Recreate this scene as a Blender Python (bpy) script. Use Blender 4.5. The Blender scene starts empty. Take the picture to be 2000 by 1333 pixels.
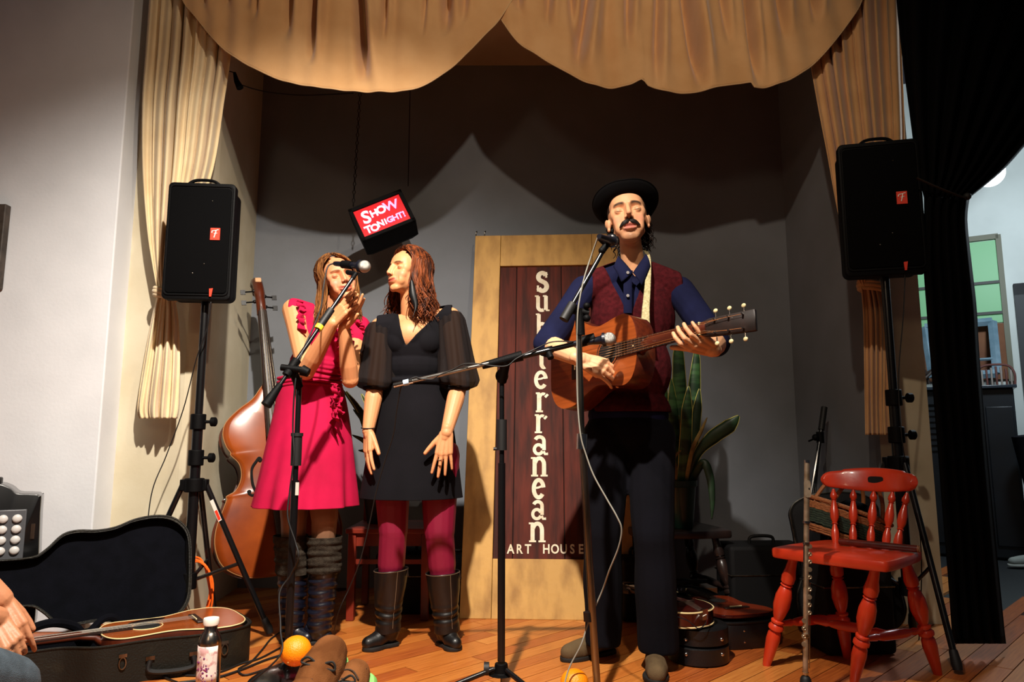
import bpy, math, random
import numpy as np
from mathutils import Vector as V, Matrix as Mx
random.seed(7); rng = np.random.RandomState(7)
SC = bpy.context.scene
COL = SC.collection
# ------------------------------------------------ camera, world, lights, exposure
FPX = 1400.0; PITCH = math.radians(8.0); CAMZ = 0.857
cam = bpy.data.cameras.new('camera'); cam.sensor_width = 36.0; cam.lens = 36.0 * FPX / 2000.0
cam.clip_start = 0.05
camo = bpy.data.objects.new('camera', cam); COL.objects.link(camo)
camo.location = (0, 0, CAMZ); camo.rotation_euler = (math.pi / 2 + PITCH, 0, 0)
SC.camera = camo
w = bpy.data.worlds.new('world'); SC.world = w; w.use_nodes = True
w.node_tree.nodes['Background'].inputs[0].default_value = (0.60, 0.66, 0.85, 1)
w.node_tree.nodes['Background'].inputs[1].default_value = 0.03
SC.view_settings.view_transform = 'Standard'; SC.view_settings.look = 'None'
SC.view_settings.gamma = 1.0; SC.view_settings.use_curve_mapping = False
SC.view_settings.exposure = 0.0
def spot(name, loc, aim, power, color, angle, blend, radius):
    l = bpy.data.lights.new(name, 'SPOT'); l.energy = power; l.color = color
    l.spot_size = math.radians(angle); l.spot_blend = blend; l.shadow_soft_size = radius
    o = bpy.data.objects.new(name, l); COL.objects.link(o); o.location = loc
    o.rotation_euler = (V(aim) - V(loc)).to_track_quat('-Z', 'Y').to_euler()
    return o
# two ceiling spots over the audience (they throw the doubled valance shadow) and a weak one from the hall
spot('spot_light', (-0.26, 1.0, 3.2), (-1.08, 3.2, 0.10), 990, (1.0, 0.91, 0.80), 92, 1.0, 0.035)
spot('spot_light', (0.385, 1.0, 3.2), (0.1, 3.2, 2.0), 88, (1.0, 0.82, 0.62), 110, 0.7, 0.03)
spot('hall_light', (-1.0, -1.6, 2.6), (-0.4, 3.3, 1.7), 45, (1.0, 0.72, 0.45), 75, 0.8, 0.25)
def point(name, loc, power, color, radius):
    l = bpy.data.lights.new(name, 'POINT'); l.energy = power; l.color = color; l.shadow_soft_size = radius
    o = bpy.data.objects.new(name, l); COL.objects.link(o); o.location = loc
    return o
point('back_room_light', (3.4, 4.4, 2.6), 130, (0.80, 0.92, 1.0), 0.15)

# ------------------------------------------------ pixel helpers (photo frame 2000x1333 -> a point at depth y)
def ray(px, py):
    a = (px - 1000) / FPX; b = (666.5 - py) / FPX
    c, s = math.cos(PITCH), math.sin(PITCH)
    return V((a, c - b * s, s + b * c))
def P(px, py, Y):
    d = ray(px, py); t = Y / d.y
    return V((d.x * t, Y, CAMZ + d.z * t))
def F(px, py, z=0.0):
    d = ray(px, py); t = (z - CAMZ) / d.z
    return V((d.x * t, d.y * t, z))
def lerp(a, b, t): return a + (b - a) * t
def lin(h):
    r = [int(h[i:i + 2], 16) / 255 for i in (0, 2, 4)]
    return tuple(c / 12.92 if c <= 0.04045 else ((c + 0.055) / 1.055) ** 2.4 for c in r) + (1,)
def crom(pts, n=8, closed=False):
    pts = [V(p) for p in pts]; out = []; m = len(pts)
    for i in range(m if closed else m - 1):
        if closed: p0, p1, p2, p3 = pts[i - 1], pts[i], pts[(i + 1) % m], pts[(i + 2) % m]
        else: p0, p1, p2, p3 = pts[max(i - 1, 0)], pts[i], pts[i + 1], pts[min(i + 2, m - 1)]
        for k in range(n):
            t = k / n
            out.append(0.5 * ((2 * p1) + (p2 - p0) * t + (2 * p0 - 5 * p1 + 4 * p2 - p3) * t * t + (3 * p1 - p0 - 3 * p2 + p3) * t ** 3))
    if not closed: out.append(pts[-1].copy())
    return out
def frame(o, x, z):
    """matrix with origin o, local X along x, local Z close to z"""
    x = V(x).normalized(); y = V(z).cross(x).normalized(); z = x.cross(y)
    m = Mx((x, y, z)).transposed().to_4x4(); m.translation = V(o)
    return m
def loc(x, y, z=0, rz=0, rx=0, ry=0):
    return Mx.Translation((x, y, z)) @ Mx.Rotation(rz, 4, 'Z') @ Mx.Rotation(rx, 4, 'X') @ Mx.Rotation(ry, 4, 'Y')

# ------------------------------------------------ geometry collector
class G:
    def __init__(s, M=None): s.v = []; s.f = []; s.M = M
    def add(s, vs, fs, M=None):
        k = len(s.v)
        if M is not None: vs = [M @ V(p) for p in vs]
        if s.M is not None: vs = [s.M @ V(p) for p in vs]
        s.v.extend([tuple(p) for p in vs]); s.f.extend([tuple(i + k for i in f) for f in fs]); return s
    def box(s, c, d, M=None):
        x, y, z = c; a, b, e = d[0] / 2, d[1] / 2, d[2] / 2
        vs = [(x + i * a, y + j * b, z + k * e) for i in (-1, 1) for j in (-1, 1) for k in (-1, 1)]
        return s.add(vs, [(0, 1, 3, 2), (4, 6, 7, 5), (0, 4, 5, 1), (2, 3, 7, 6), (0, 2, 6, 4), (1, 5, 7, 3)], M)
    def tube(s, pts, r, n=8, cap=True, closed=False, M=None, flat=1.0, up=None):
        pts = [V(p) for p in pts]; m = len(pts)
        if not hasattr(r, '__len__'): r = [r] * m
        vs = []; fs = []; prev = None
        for i, p in enumerate(pts):
            if closed: t = pts[(i + 1) % m] - pts[i - 1]
            else: t = pts[min(i + 1, m - 1)] - pts[max(i - 1, 0)]
            if t.length < 1e-9: t = V((0, 0, 1))
            t.normalize()
            if prev is None:
                a = V(up) if up is not None else (V((0, 0, 1)) if abs(t.z) < 0.9 else V((1, 0, 0)))
            else: a = prev
            a = a - t * a.dot(t)
            if a.length < 1e-6: a = t.orthogonal()
            a.normalize(); b = t.cross(a); prev = a
            for k in range(n):
                th = 2 * math.pi * k / n
                vs.append(p + (a * math.cos(th) * flat + b * math.sin(th)) * r[i])
        for i in range(m if closed else m - 1):
            j = (i + 1) % m
            for k in range(n):
                l = (k + 1) % n
                fs.append((i * n + k, i * n + l, j * n + l, j * n + k))
        if cap and not closed:
            fs.append(tuple(range(n))[::-1]); fs.append(tuple((m - 1) * n + k for k in range(n)))
        return s.add(vs, fs, M)
    def cyl(s, p, q, r, n=16, r2=None, M=None):
        return s.tube([p, q], [r, r if r2 is None else r2], n, M=M)
    def lathe(s, prof, n=24, M=None):
        vs = []; fs = []; m = len(prof)
        for r, z in prof:
            for k in range(n):
                t = 2 * math.pi * k / n
                vs.append((r * math.cos(t), r * math.sin(t), z))
        for i in range(m - 1):
            for k in range(n):
                l = (k + 1) % n
                fs.append((i * n + k, i * n + l, (i + 1) * n + l, (i + 1) * n + k))
        fs.append(tuple(range(n))[::-1]); fs.append(tuple((m - 1) * n + k for k in range(n)))
        return s.add(vs, fs, M)
    def prism(s, out, z0, z1, M=None, round_=0):
        n = len(out); rings = [(0, z0), (0, z1)]
        if round_: rings = [(round_, z0), (round_ * .3, z0 + round_ * .3), (0, z0 + round_), (0, z1 - round_), (round_ * .3, z1 - round_ * .3), (round_, z1)]
        o = [V((p[0], p[1])) for p in out]
        ar = sum(o[i].x * o[(i + 1) % n].y - o[(i + 1) % n].x * o[i].y for i in range(n)); sg = 1 if ar > 0 else -1
        nr = []
        for i in range(n):
            t = o[(i + 1) % n] - o[i - 1]
            if t.length < 1e-9: t = V((1, 0))
            t.normalize(); nr.append(V((t.y, -t.x)) * sg)
        vs = []; fs = []
        for ins, z in rings:
            for i in range(n):
                q = o[i] - nr[i] * ins; vs.append((q.x, q.y, z))
        for j in range(len(rings) - 1):
            for i in range(n):
                l = (i + 1) % n; f = (j * n + i, j * n + l, (j + 1) * n + l, (j + 1) * n + i)
                fs.append(f if sg > 0 else f[::-1])
        a = tuple(range(n)); b = tuple((len(rings) - 1) * n + i for i in range(n))
        fs.append(a[::-1] if sg > 0 else a); fs.append(b if sg > 0 else b[::-1])
        return s.add(vs, fs, M)
    def ell(s, c, r, M=None, nu=18, nv=12, R=None):
        vs = []; fs = []
        if not hasattr(r, '__len__'): r = (r, r, r)
        for i in range(nv + 1):
            a = math.pi * i / nv
            for k in range(nu):
                b = 2 * math.pi * k / nu
                p = V((r[0] * math.sin(a) * math.cos(b), r[1] * math.sin(a) * math.sin(b), r[2] * math.cos(a)))
                if R is not None: p = R @ p
                vs.append(p + V(c))
        for i in range(nv):
            for k in range(nu):
                l = (k + 1) % nu
                fs.append((i * nu + k, (i + 1) * nu + k, (i + 1) * nu + l, i * nu + l))
        return s.add(vs, fs, M)
    def grid(s, fn, nu, nv, cu=False, M=None):
        vs = [fn(i / (nu if cu else nu - 1), j / (nv - 1)) for j in range(nv) for i in range(nu)]
        fs = []
        for j in range(nv - 1):
            for i in range(nu if cu else nu - 1):
                k = (i + 1) % nu
                fs.append((j * nu + i, j * nu + k, (j + 1) * nu + k, (j + 1) * nu + i))
        return s.add(vs, fs, M)
    def build(s, name, m, parent=None, smooth=True, bevel=0, solid=0, sub=0, angle=42, seg=2, **tags):
        me = bpy.data.meshes.new(name); me.from_pydata(s.v, [], s.f); me.validate()
        return link(name, me, m, parent, smooth, bevel, solid, sub, angle, seg, **tags)
def link(name, me, m, parent=None, smooth=True, bevel=0, solid=0, sub=0, angle=42, seg=2, **tags):
    me.materials.clear(); me.materials.append(m)
    if smooth:
        me.shade_smooth()
        if not sub: me.set_sharp_from_angle(angle=math.radians(angle))
    else: me.shade_flat()
    o = bpy.data.objects.new(name, me); COL.objects.link(o)
    if parent is not None:
        o.parent = parent
        if parent.type == 'EMPTY' and not parent.get('_loc'): o.matrix_parent_inverse = Mx.Translation(-parent.location)
    if solid:
        q = o.modifiers.new('solid', 'SOLIDIFY'); q.thickness = solid; q.offset = 0
    if bevel:
        q = o.modifiers.new('bevel', 'BEVEL'); q.width = bevel; q.segments = seg; q.limit_method = 'ANGLE'; q.angle_limit = math.radians(35); q.harden_normals = False
    if sub:
        q = o.modifiers.new('sub', 'SUBSURF'); q.levels = sub; q.render_levels = sub
    tag(o, **tags)
    return o
def tag(o, label=None, cat=None, group=None, kind=None):
    if label: o['label'] = label
    if cat: o['category'] = cat
    if group: o['group'] = group
    if kind: o['kind'] = kind
    return o
LOCALROOTS = []
def thing(name, label, cat, at=None, M=None, group=None):
    o = bpy.data.objects.new(name, None); COL.objects.link(o); o.empty_display_size = 0.1
    if M is not None: o.matrix_world = M; o['_loc'] = 1; LOCALROOTS.append(o)
    else: o.location = at
    return tag(o, label, cat, group)
def struct(name, g, m, **k): return g.build(name, m, kind='structure', **k)

# ------------------------------------------------ blobs: union of round primitives, voxel remeshed into one skin
def blob(prims, voxel, smooth=3, keep=False):
    g = G()
    for p in prims:
        if p[0] == 'c':
            _, a, b, ra, rb = p[:5]; a = V(a); b = V(b); d = b - a; L = d.length
            if L < 1e-6: g.ell(a, ra, nu=14, nv=10); continue
            d /= L; pts = []; rr = []
            for k in range(0, 5):
                t = math.pi / 2 * (1 - k / 4); pts.append(a - d * ra * math.sin(t)); rr.append(max(ra * math.cos(t), 1e-4))
            for k in range(0, 5):
                t = math.pi / 2 * (k / 4); pts.append(b + d * rb * math.sin(t)); rr.append(max(rb * math.cos(t), 1e-4))
            g.tube(pts, rr, 14)
        elif p[0] == 'e':
            g.ell(p[1], p[2], nu=20, nv=14, R=p[3] if len(p) > 3 else None)
        elif p[0] == 'g':
            g.add(p[1].v, p[1].f)
    me = bpy.data.meshes.new('t'); me.from_pydata(g.v, [], g.f)
    o = bpy.data.objects.new('t', me); COL.objects.link(o)
    q = o.modifiers.new('r', 'REMESH'); q.mode = 'VOXEL'; q.voxel_size = voxel; q.adaptivity = 0
    if smooth:
        q = o.modifiers.new('s', 'SMOOTH'); q.factor = 0.6; q.iterations = smooth
    dg = bpy.context.evaluated_depsgraph_get()
    m2 = bpy.data.meshes.new_from_object(o.evaluated_get(dg))
    bpy.data.objects.remove(o); bpy.data.meshes.remove(me)
    n = len(m2.vertices); v = np.empty(n * 3, np.float32); m2.vertices.foreach_get('co', v); v = v.reshape(-1, 3).astype(float)
    nl = len(m2.loops); li = np.empty(nl, np.int32); m2.loops.foreach_get('vertex_index', li)
    f = li.reshape(-1, 4) if nl == 4 * len(m2.polygons) else np.array([list(p.vertices)[:4] for p in m2.polygons])
    nn = np.empty(n * 3, np.float32); m2.vertices.foreach_get('normal', nn); nn = nn.reshape(-1, 3)
    bpy.data.meshes.remove(m2)
    return v, f, nn
def meshnp(name, v, f, col=None):
    me = bpy.data.meshes.new(name)
    me.vertices.add(len(v)); me.vertices.foreach_set('co', np.asarray(v, np.float32).ravel())
    me.loops.add(f.size); me.loops.foreach_set('vertex_index', np.asarray(f, np.int32).ravel())
    me.polygons.add(len(f)); me.polygons.foreach_set('loop_start', np.arange(0, f.size, 4, dtype=np.int32))
    me.update(calc_edges=True); me.validate()
    if col is not None:
        a = me.color_attributes.new('Col', 'FLOAT_COLOR', 'POINT')
        a.data.foreach_set('color', np.concatenate([col, np.ones((len(col), 1))], 1).astype(np.float32).ravel())
    return me
def cut(v, f, nn, rem):
    """drop the faces whose centre satisfies rem(centres)"""
    c = v[f].mean(1); f = f[~rem(c)]; v = v.copy()
    e = np.concatenate([f[:, [0, 1]], f[:, [1, 2]], f[:, [2, 3]], f[:, [3, 0]]]); es = np.sort(e, 1)
    u, cnt = np.unique(es, axis=0, return_counts=True); be = u[cnt == 1]
    if len(be):
        for it in range(14):
            acc = np.zeros_like(v); n = np.zeros(len(v))
            for a, b in ((0, 1), (1, 0)):
                np.add.at(acc, be[:, a], v[be[:, b]]); np.add.at(n, be[:, a], 1)
            m = n >= 2; v[m] = v[m] * .4 + .6 * acc[m] / n[m][:, None]
    return v, f, nn
def fold(v, nn, amp, freq, direction=(0, 0, 1), seed=0, stretch=4.0):
    """cloth folds: ridges running along direction"""
    r = np.random.RandomState(seed); d = np.array(V(direction).normalized()); out = np.zeros(len(v))
    for k in range(5):
        q = r.randn(3); q -= d * (q @ d); q /= np.linalg.norm(q); q = q + d * r.uniform(-1, 1) / stretch
        fr = freq * r.uniform(.6, 1.6)
        out += np.sin((v @ q) * fr + r.uniform(0, 6) + 1.3 * np.sin((v @ d) * freq * .35 + r.uniform(0, 6)))
    return v + nn * (out / 5 * amp)[:, None]
def join(parts):
    vs = []; fs = []; k = 0
    for v, f in parts: vs.append(v); fs.append(f + k); k += len(v)
    return np.concatenate(vs), np.concatenate(fs)
def np_apply(M, v): 
    A = np.array(M); return v @ A[:3, :3].T + A[:3, 3]

# ------------------------------------------------ materials
_M = {}
def mat(name, col, rough=0.5, metal=0.0, col2=None, ns=6.0, st=(1, 1, 1), bump=0.0, bs=120.0, coat=0.0, vcol=False, sheen=0.0,
        emit=None, es=0.0, trans=0.0, alpha=0.0, detail=4.0, contrast=(0.35, 0.65), sss=0.0, spec=0.5, bst=None, wave=None):
    if name in _M: return _M[name]
    m = bpy.data.materials.new(name); _M[name] = m; m.use_nodes = True; T = m.node_tree; N = T.nodes; L = T.links
    b = N['Principled BSDF']; out = N['Material Output']
    c = lin(col); b.inputs['Base Color'].default_value = c; b.inputs['Roughness'].default_value = rough
    b.inputs['Metallic'].default_value = metal; b.inputs['Coat Weight'].default_value = coat; b.inputs['Coat Roughness'].default_value = 0.12
    b.inputs['Sheen Weight'].default_value = sheen; b.inputs['Specular IOR Level'].default_value = spec
    b.inputs['Transmission Weight'].default_value = trans
    if sss: b.inputs['Subsurface Weight'].default_value = sss; b.inputs['Subsurface Radius'].default_value = (0.012, 0.005, 0.003); b.inputs['Subsurface Scale'].default_value = 1.0
    tc = N.new('ShaderNodeTexCoord')
    def noise(scale, stretch, det):
        mp = N.new('ShaderNodeMapping'); mp.inputs['Scale'].default_value = stretch; L.new(tc.outputs['Object'], mp.inputs[0])
        n = N.new('ShaderNodeTexNoise'); n.inputs['Scale'].default_value = scale; n.inputs['Detail'].default_value = det
        L.new(mp.outputs[0], n.inputs['Vector']); return n
    src = None
    if vcol:
        a = N.new('ShaderNodeVertexColor'); a.layer_name = 'Col'; src = a.outputs['Color']
    if col2 is not None:
        n = noise(ns, st, detail); r = N.new('ShaderNodeMapRange'); r.inputs[1].default_value = contrast[0]; r.inputs[2].default_value = contrast[1]
        L.new(n.outputs['Fac'], r.inputs[0]); mx = N.new('ShaderNodeMix'); mx.data_type = 'RGBA'
        L.new(r.outputs[0], mx.inputs[0]); mx.inputs[6].default_value = c; mx.inputs[7].default_value = lin(col2)
        if vcol:
            mx.blend_type = 'MULTIPLY'; L.new(src, mx.inputs[6])
        src = mx.outputs[2]
    if src is not None: L.new(src, b.inputs['Base Color'])
    if bump:
        n = noise(bs, bst or (1, 1, 1), 3.0); bp = N.new('ShaderNodeBump'); bp.inputs['Strength'].default_value = bump; bp.inputs['Distance'].default_value = 0.004
        L.new(n.outputs['Fac'], bp.inputs['Height']); L.new(bp.outputs[0], b.inputs['Normal'])
    if emit: b.inputs['Emission Color'].default_value = lin(emit); b.inputs['Emission Strength'].default_value = es
    if alpha:
        t = N.new('ShaderNodeBsdfTransparent'); x = N.new('ShaderNodeMixShader'); x.inputs[0].default_value = alpha
        L.new(b.outputs[0], x.inputs[1]); L.new(t.outputs[0], x.inputs[2]); L.new(x.outputs[0], out.inputs[0])
    return m
MBLK = mat('black_metal', '101012', 0.32, 0.3, bump=.05, coat=.2)
MRUB = mat('black_rubber', '0c0c0d', 0.6)
MPLB = mat('black_plastic', '050506', 0.6, bump=.25, bs=300, spec=.12)
MCHR = mat('chrome', 'c8c6c0', 0.16, 1.0)
MSTL = mat('worn_steel', '9a958a', 0.28, 1.0, col2='5a5448', ns=30, st=(1, 1, .1))
# ------------------------------------------------ room shell
MWALLW = mat('left_wall_paint', 'e2e4e8', 0.75, col2='d8dade', ns=3, bump=.15, bs=60)
MWALLG = mat('alcove_grey_paint', '797d84', 0.85, col2='6f7378', ns=2.5, bump=.15, bs=50)
MBEIGE = mat('beige_paint', 'd2c8ae', 0.75, col2='c6ba9d', ns=4, bump=.12, bs=60)
MCEIL = mat('ceiling_paint', 'b89a78', 0.85, col2='aa8c6c', ns=3)
MHALL = mat('back_room_paint', 'd5dcd8', 0.8, col2='c5ccc8', ns=2)
def wall(name, x0, y0, x1, y1, z0, z1, m, t=0.06, back=(0, 1)):
    a = V((x0, y0, 0)); b = V((x1, y1, 0)); d = (b - a); n = V((d.y, -d.x, 0)).normalized()
    if n.dot(V((back[0], back[1], 0))) < 0: n = -n
    g = G(); q = n * t
    vs = [a + V((0, 0, z0)), b + V((0, 0, z0)), b + V((0, 0, z1)), a + V((0, 0, z1))]
    vs += [p + q for p in vs]
    g.add(vs, [(0, 1, 2, 3), (5, 4, 7, 6), (4, 0, 3, 7), (1, 5, 6, 2), (3, 2, 6, 7), (4, 5, 1, 0)])
    return struct(name, g, m, smooth=False)
YB, YP, YL = 4.4, 3.55, 3.4
wall('wall_back', -1.69, YB, 1.88, YB, 0, 3.30, MWALLG)
wall('wall_alcove_left', -1.565, YP + .0, -1.624, YB, 0, 3.30, MBEIGE, back=(-1, 0))
wall('wall_alcove_right', 1.805, YP, 1.734, YB, 0, 3.30, MWALLG, back=(1, 0))
g = G()
g.box(((-1.565 - 1.94) / 2, YP + .06, 2.0), (.375, .12, 4.0))
struct('wall_proscenium_left', g, MBEIGE, smooth=False)
g = G(); g.box(((1.805 + 2.055) / 2, YP + .06, 2.0), (.25, .12, 4.0)); struct('wall_proscenium_right', g, MBEIGE, smooth=False)
g = G(); g.box((.12, YP + .06, 3.62), (3.37, .12, .60)); struct('wall_proscenium_header', g, MBEIGE, smooth=False)
g = G(); g.box((-3.11, YL + .16, 2.0), (2.34, .32, 4.0)); struct('wall_left', g, MWALLW, smooth=False, bevel=.006)
wall('wall_side', -4.28, YL, -4.28, -1.5, 0, 4.0, MWALLW, back=(-1, 0))
g = G(); g.box((.09, 4.05, 3.32), (3.56, .80, .04)); struct('ceiling', g, MCEIL, smooth=False)

# plank floor, boards at 45 degrees, every board an object
MFLB = mat('subfloor', '3a2010', 0.9)
g = G(); g.box((.0, 1.4, -.04), (8.6, 6.2, .04)); struct('floor_base', g, MFLB, smooth=False)
planks = []
for i, (c1, c2) in enumerate([('c97a35', 'a85a20'), ('bd6a2b', '94491a'), ('d48a42', 'b56a2c'), ('b86228', '8a3f16'), ('cd8038', 'a35a22')]):
    planks.append(mat('plank_wood_%s' % 'abcde'[i], c1, 0.42, col2=c2, ns=5.0, st=(1.2, 26, 10), bump=.25, bs=14, bst=(1.5, 40, 10), coat=.25, detail=8, contrast=(.3, .72)))
floor = thing('floor', 'diagonal orange-brown wooden plank stage floor', 'floor', M=loc(0, 0, 0))
floor['kind'] = 'structure'; del floor['category']; del floor['label']
ang = math.radians(45); PW = 0.083; count = 0
pm = {}
for L_ in (0.7, 1.0, 1.35):
    for k in range(5):
        gg = G(); gg.box((0, 0, -.010), (L_ - .004, PW - .0035, .02))
        me = bpy.data.meshes.new('plank'); me.from_pydata(gg.v, [], gg.f); me.materials.append(planks[k]); pm[(L_, k)] = me
ca, sa = math.cos(ang), math.sin(ang)
rows = range(-62, 63)
far = G()
for r in rows:
    v_ = r * PW; u = -5 + random.uniform(0, 1.2)
    while u < 6:
        L_ = random.choice((1.0, 1.35, 1.35)); c = u + L_ / 2; u += L_
        # row centre line: point = c*(ca,sa) + v_*(-sa,ca) + origin
        x = c * ca - v_ * sa; y = 2.9 + c * sa + v_ * ca
        # keep boards of the visible stage
        ok = False
        for e in (-.5, 0, .5):
            xx = x + e * L_ * ca; yy = y + e * L_ * sa
            if 2.5 < yy < 4.3 and abs(xx) < min(2.3, yy * .76): ok = True
            if 2.5 < yy < 3.35 and -2.5 < xx < 2.5 and abs(xx) < yy * .76: ok = True
        if not ok:
            if -1.2 < y < 4.35 and abs(x) < 3.4 and not (y > 3.3 and abs(x) > 2.0): far.box((0, 0, -.0105), (L_ - .004, PW - .0035, .02), loc(x, y, 0, ang))
            continue
        o = bpy.data.objects.new('plank', pm[(L_, random.randrange(5))]); COL.objects.link(o); o.parent = floor
        o.matrix_local = loc(x, y, random.uniform(-.0008, .0), ang); count += 1
far.build('plank_field', planks[0], floor, smooth=False)['kind'] = 'stuff'
print('PLANKS', count)

# ------------------------------------------------ stage drapery
MCLOTH = mat('tan_cotton', 'd8a873', 0.9, col2='cc9a64', ns=5, bump=.25, bs=500, sheen=.3)
MCLOTH2 = mat('cream_cotton', 'e8d3ab', 0.85, col2='dcc397', ns=5, bump=.25, bs=500, sheen=.3)
MHEM = mat('hem_cotton', 'cfab7c', 0.85)
def interp(pts, x):
    for (a, b), (c, d) in zip(pts, pts[1:]):
        if a <= x <= c:
            t = (x - a) / (c - a) if c > a else 0
            return b + (d - b) * t
    return pts[0][1] if x < pts[0][0] else pts[-1][1]
def smoothpoly(pts):
    q = crom([V((p[0], p[1], 0)) for p in pts], 6)
    q = [(p.x, p.y) for p in q]; out = [q[0]]
    for p in q[1:]:
        if p[0] > out[-1][0] + .01: out.append(p)
    return out
def swag(name, label, low, folds, seed, Y0, ztop=3.32):
    low = smoothpoly(low); x0 = low[0][0]; x1 = low[-1][0]; r = random.Random(seed)
    ph = [(r.uniform(0, 6), r.uniform(.7, 1.3)) for _ in range(6)]
    def fn(u, v):
        px = x0 + (x1 - x0) * u
        B = P(px, interp(low, px), Y0)
        z = B.z + (ztop - B.z) * v
        xx = B.x
        w_ = 0.0
        for fx, fw, amp, reach, slant in folds:      # creases: narrow grooves fading downward
            cx = P(fx, 100, Y0).x + slant * (1 - v) * .5
            d = (xx - cx) / fw
            fade = max(0.0, min(1.0, (v - reach) / .35))
            w_ += 2.1 * amp * math.exp(-d * d) * fade
            w_ -= amp * 1.0 * math.exp(-(d - 1.9) ** 2) * fade
        for k, (p, q) in enumerate(ph):
            w_ += .006 * math.sin(xx * (17 + 9 * k) * q + p + v * 1.5) * (0.35 + .65 * v)
        belly = .10 * math.sin(math.pi * u) * (1 - v) ** 1.5
        return (xx, Y0 + .05 - belly + w_, z)
    g = G(); g.grid(fn, 240, 50)
    t = thing(name, label, 'curtain', at=P((x0 + x1) / 2, 100, Y0))
    g.build('drape', MCLOTH, t, solid=.004, angle=180)
    h = G(); pts = []
    for k in range(121):
        q = V(fn(k / 120, 0.0)); pts.append(q)
    h.tube(pts, .0035, 6); h.build('hem', MHEM, t, angle=180)
    return t
# x, width, groove depth, reach, slant
swag('curtain_swag', 'left tan cloth swag of the stage valance, hanging in one deep scallop',
     [(330, -60), (352, -5), (372, 20), (440, 98), (540, 158), (640, 182), (740, 188), (820, 176), (890, 125), (950, 60), (980, 22), (1010, -30)],
     [(470, .02, .03, .45, 0), (492, .012, .03, .4, 0), (556, .022, .035, .3, 0), (604, .02, .05, .15, .03), (684, .028, .07, .05, .16), (745, .015, .03, .3, .02),
      (830, .012, .02, .35, -.05), (866, .025, .05, .3, .03), (905, .02, .03, .3, 0), (380, .02, .03, .2, 0), (428, .02, .03, .4, 0)], 3, 3.27)
swag('curtain_swag', 'right tan cloth swag of the stage valance, with a wavy lower edge',
     [(950, -40), (966, 0), (985, 40), (1010, 75), (1060, 113), (1110, 145), (1150, 168), (1190, 178), (1225, 174), (1252, 163), (1262, 176), (1300, 188), (1345, 191),
      (1400, 178), (1462, 168), (1468, 177), (1500, 173), (1540, 158), (1590, 124), (1640, 68), (1685, 5), (1700, -30)],
     [(1015, .02, .04, .35, -.03), (1080, .02, .03, .3, -.08), (1165, .03, .06, .05, -.22), (1240, .018, .03, .25, -.1), (1300, .02, .03, .0, -.12), (1345, .028, .06, .0, .10),
      (1420, .016, .025, .3, .03), (1470, .02, .04, .0, .02), (1540, .02, .03, .3, -.02), (1610, .02, .04, .3, -.04), (1120, .02, .03, .3, 0)], 5, 3.29)
def sidecurtain(name, label, rows, Y0, pleats, seed, m, split):
    """rows: (py, left px, right px); gathered at the tie"""
    r = random.Random(seed); ph = [r.uniform(0, 6) for _ in range(5)]
    t = thing(name, label, 'curtain', at=P(rows[0][1], rows[-1][0], Y0))
    def piece(rs, ps, nm, back):
        L_ = smoothpoly([(a, b) for a, b, c in rs]); R_ = smoothpoly([(a, c) for a, b, c in rs])
        y0, y1 = rs[0][0], rs[-1][0]
        def fn(u, v):
            py = y0 + (y1 - y0) * v; l = interp(L_, py); q = interp(R_, py); wd = (q - l)
            s = u + .035 * math.sin(u * 2 * math.pi * ps + ph[0]) 
            px = l + wd * s
            am = min(.035, .00032 * wd)
            d = am * (math.sin(u * 2 * math.pi * ps + ph[1]) + .5 * math.sin(u * 2 * math.pi * ps * 2.3 + ph[2] + v * 2) + .4 * math.sin(u * 5 + ph[3]))
            bulge = .03 * math.sin(math.pi * u)
            return P(px, py, Y0 + d - bulge + back)
        g = G(); g.grid(fn, 150, 70); return g.build(nm, m, t, solid=.004, angle=180)
    piece(rows[:split + 1], pleats, 'drape', 0)
    piece(rows[split:], max(3, pleats - 3), 'tail', 0)
    a = rows[split]; c = P((a[1] + a[2]) / 2, a[0], Y0 - .005); hw = (a[2] - a[1]) / 2 * Y0 / FPX
    g = G(); ring = [(c + V((math.cos(k / 20 * 2 * math.pi) * (hw + .008), math.sin(k / 20 * 2 * math.pi) * .045, math.cos(k / 20 * 2 * math.pi) * -.012))) for k in range(20)]
    for dz, rr in ((-.016, .011), (0, .014), (.016, .011)):
        g.tube([p + V((0, 0, dz)) for p in ring], rr, 8, closed=True)
    g.build('tieback', m, t, angle=180)
    return t
sidecurtain('stage_curtain', 'left cream stage curtain tied back beside the left speaker',
            [(-70, 292, 452), (95, 280, 446), (200, 273, 432), (330, 274, 412), (450, 285, 372), (520, 297, 345), (566, 306, 338), (575, 307, 338),
             (620, 295, 346), (700, 280, 349), (790, 266, 347), (818, 270, 343)], 3.43, 7, 4, MCLOTH2, 7)
sidecurtain('stage_curtain', 'right tan stage curtain tied back behind the right speaker',
            [(-70, 1560, 1752), (110, 1582, 1758), (200, 1597, 1762), (300, 1616, 1764), (400, 1634, 1755), (500, 1656, 1742), (550, 1676, 1730), (562, 1682, 1728),
             (620, 1686, 1740), (720, 1688, 1742), (790, 1689, 1742), (850, 1690, 1745)], 3.44, 8, 9, MCLOTH, 7)

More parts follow.
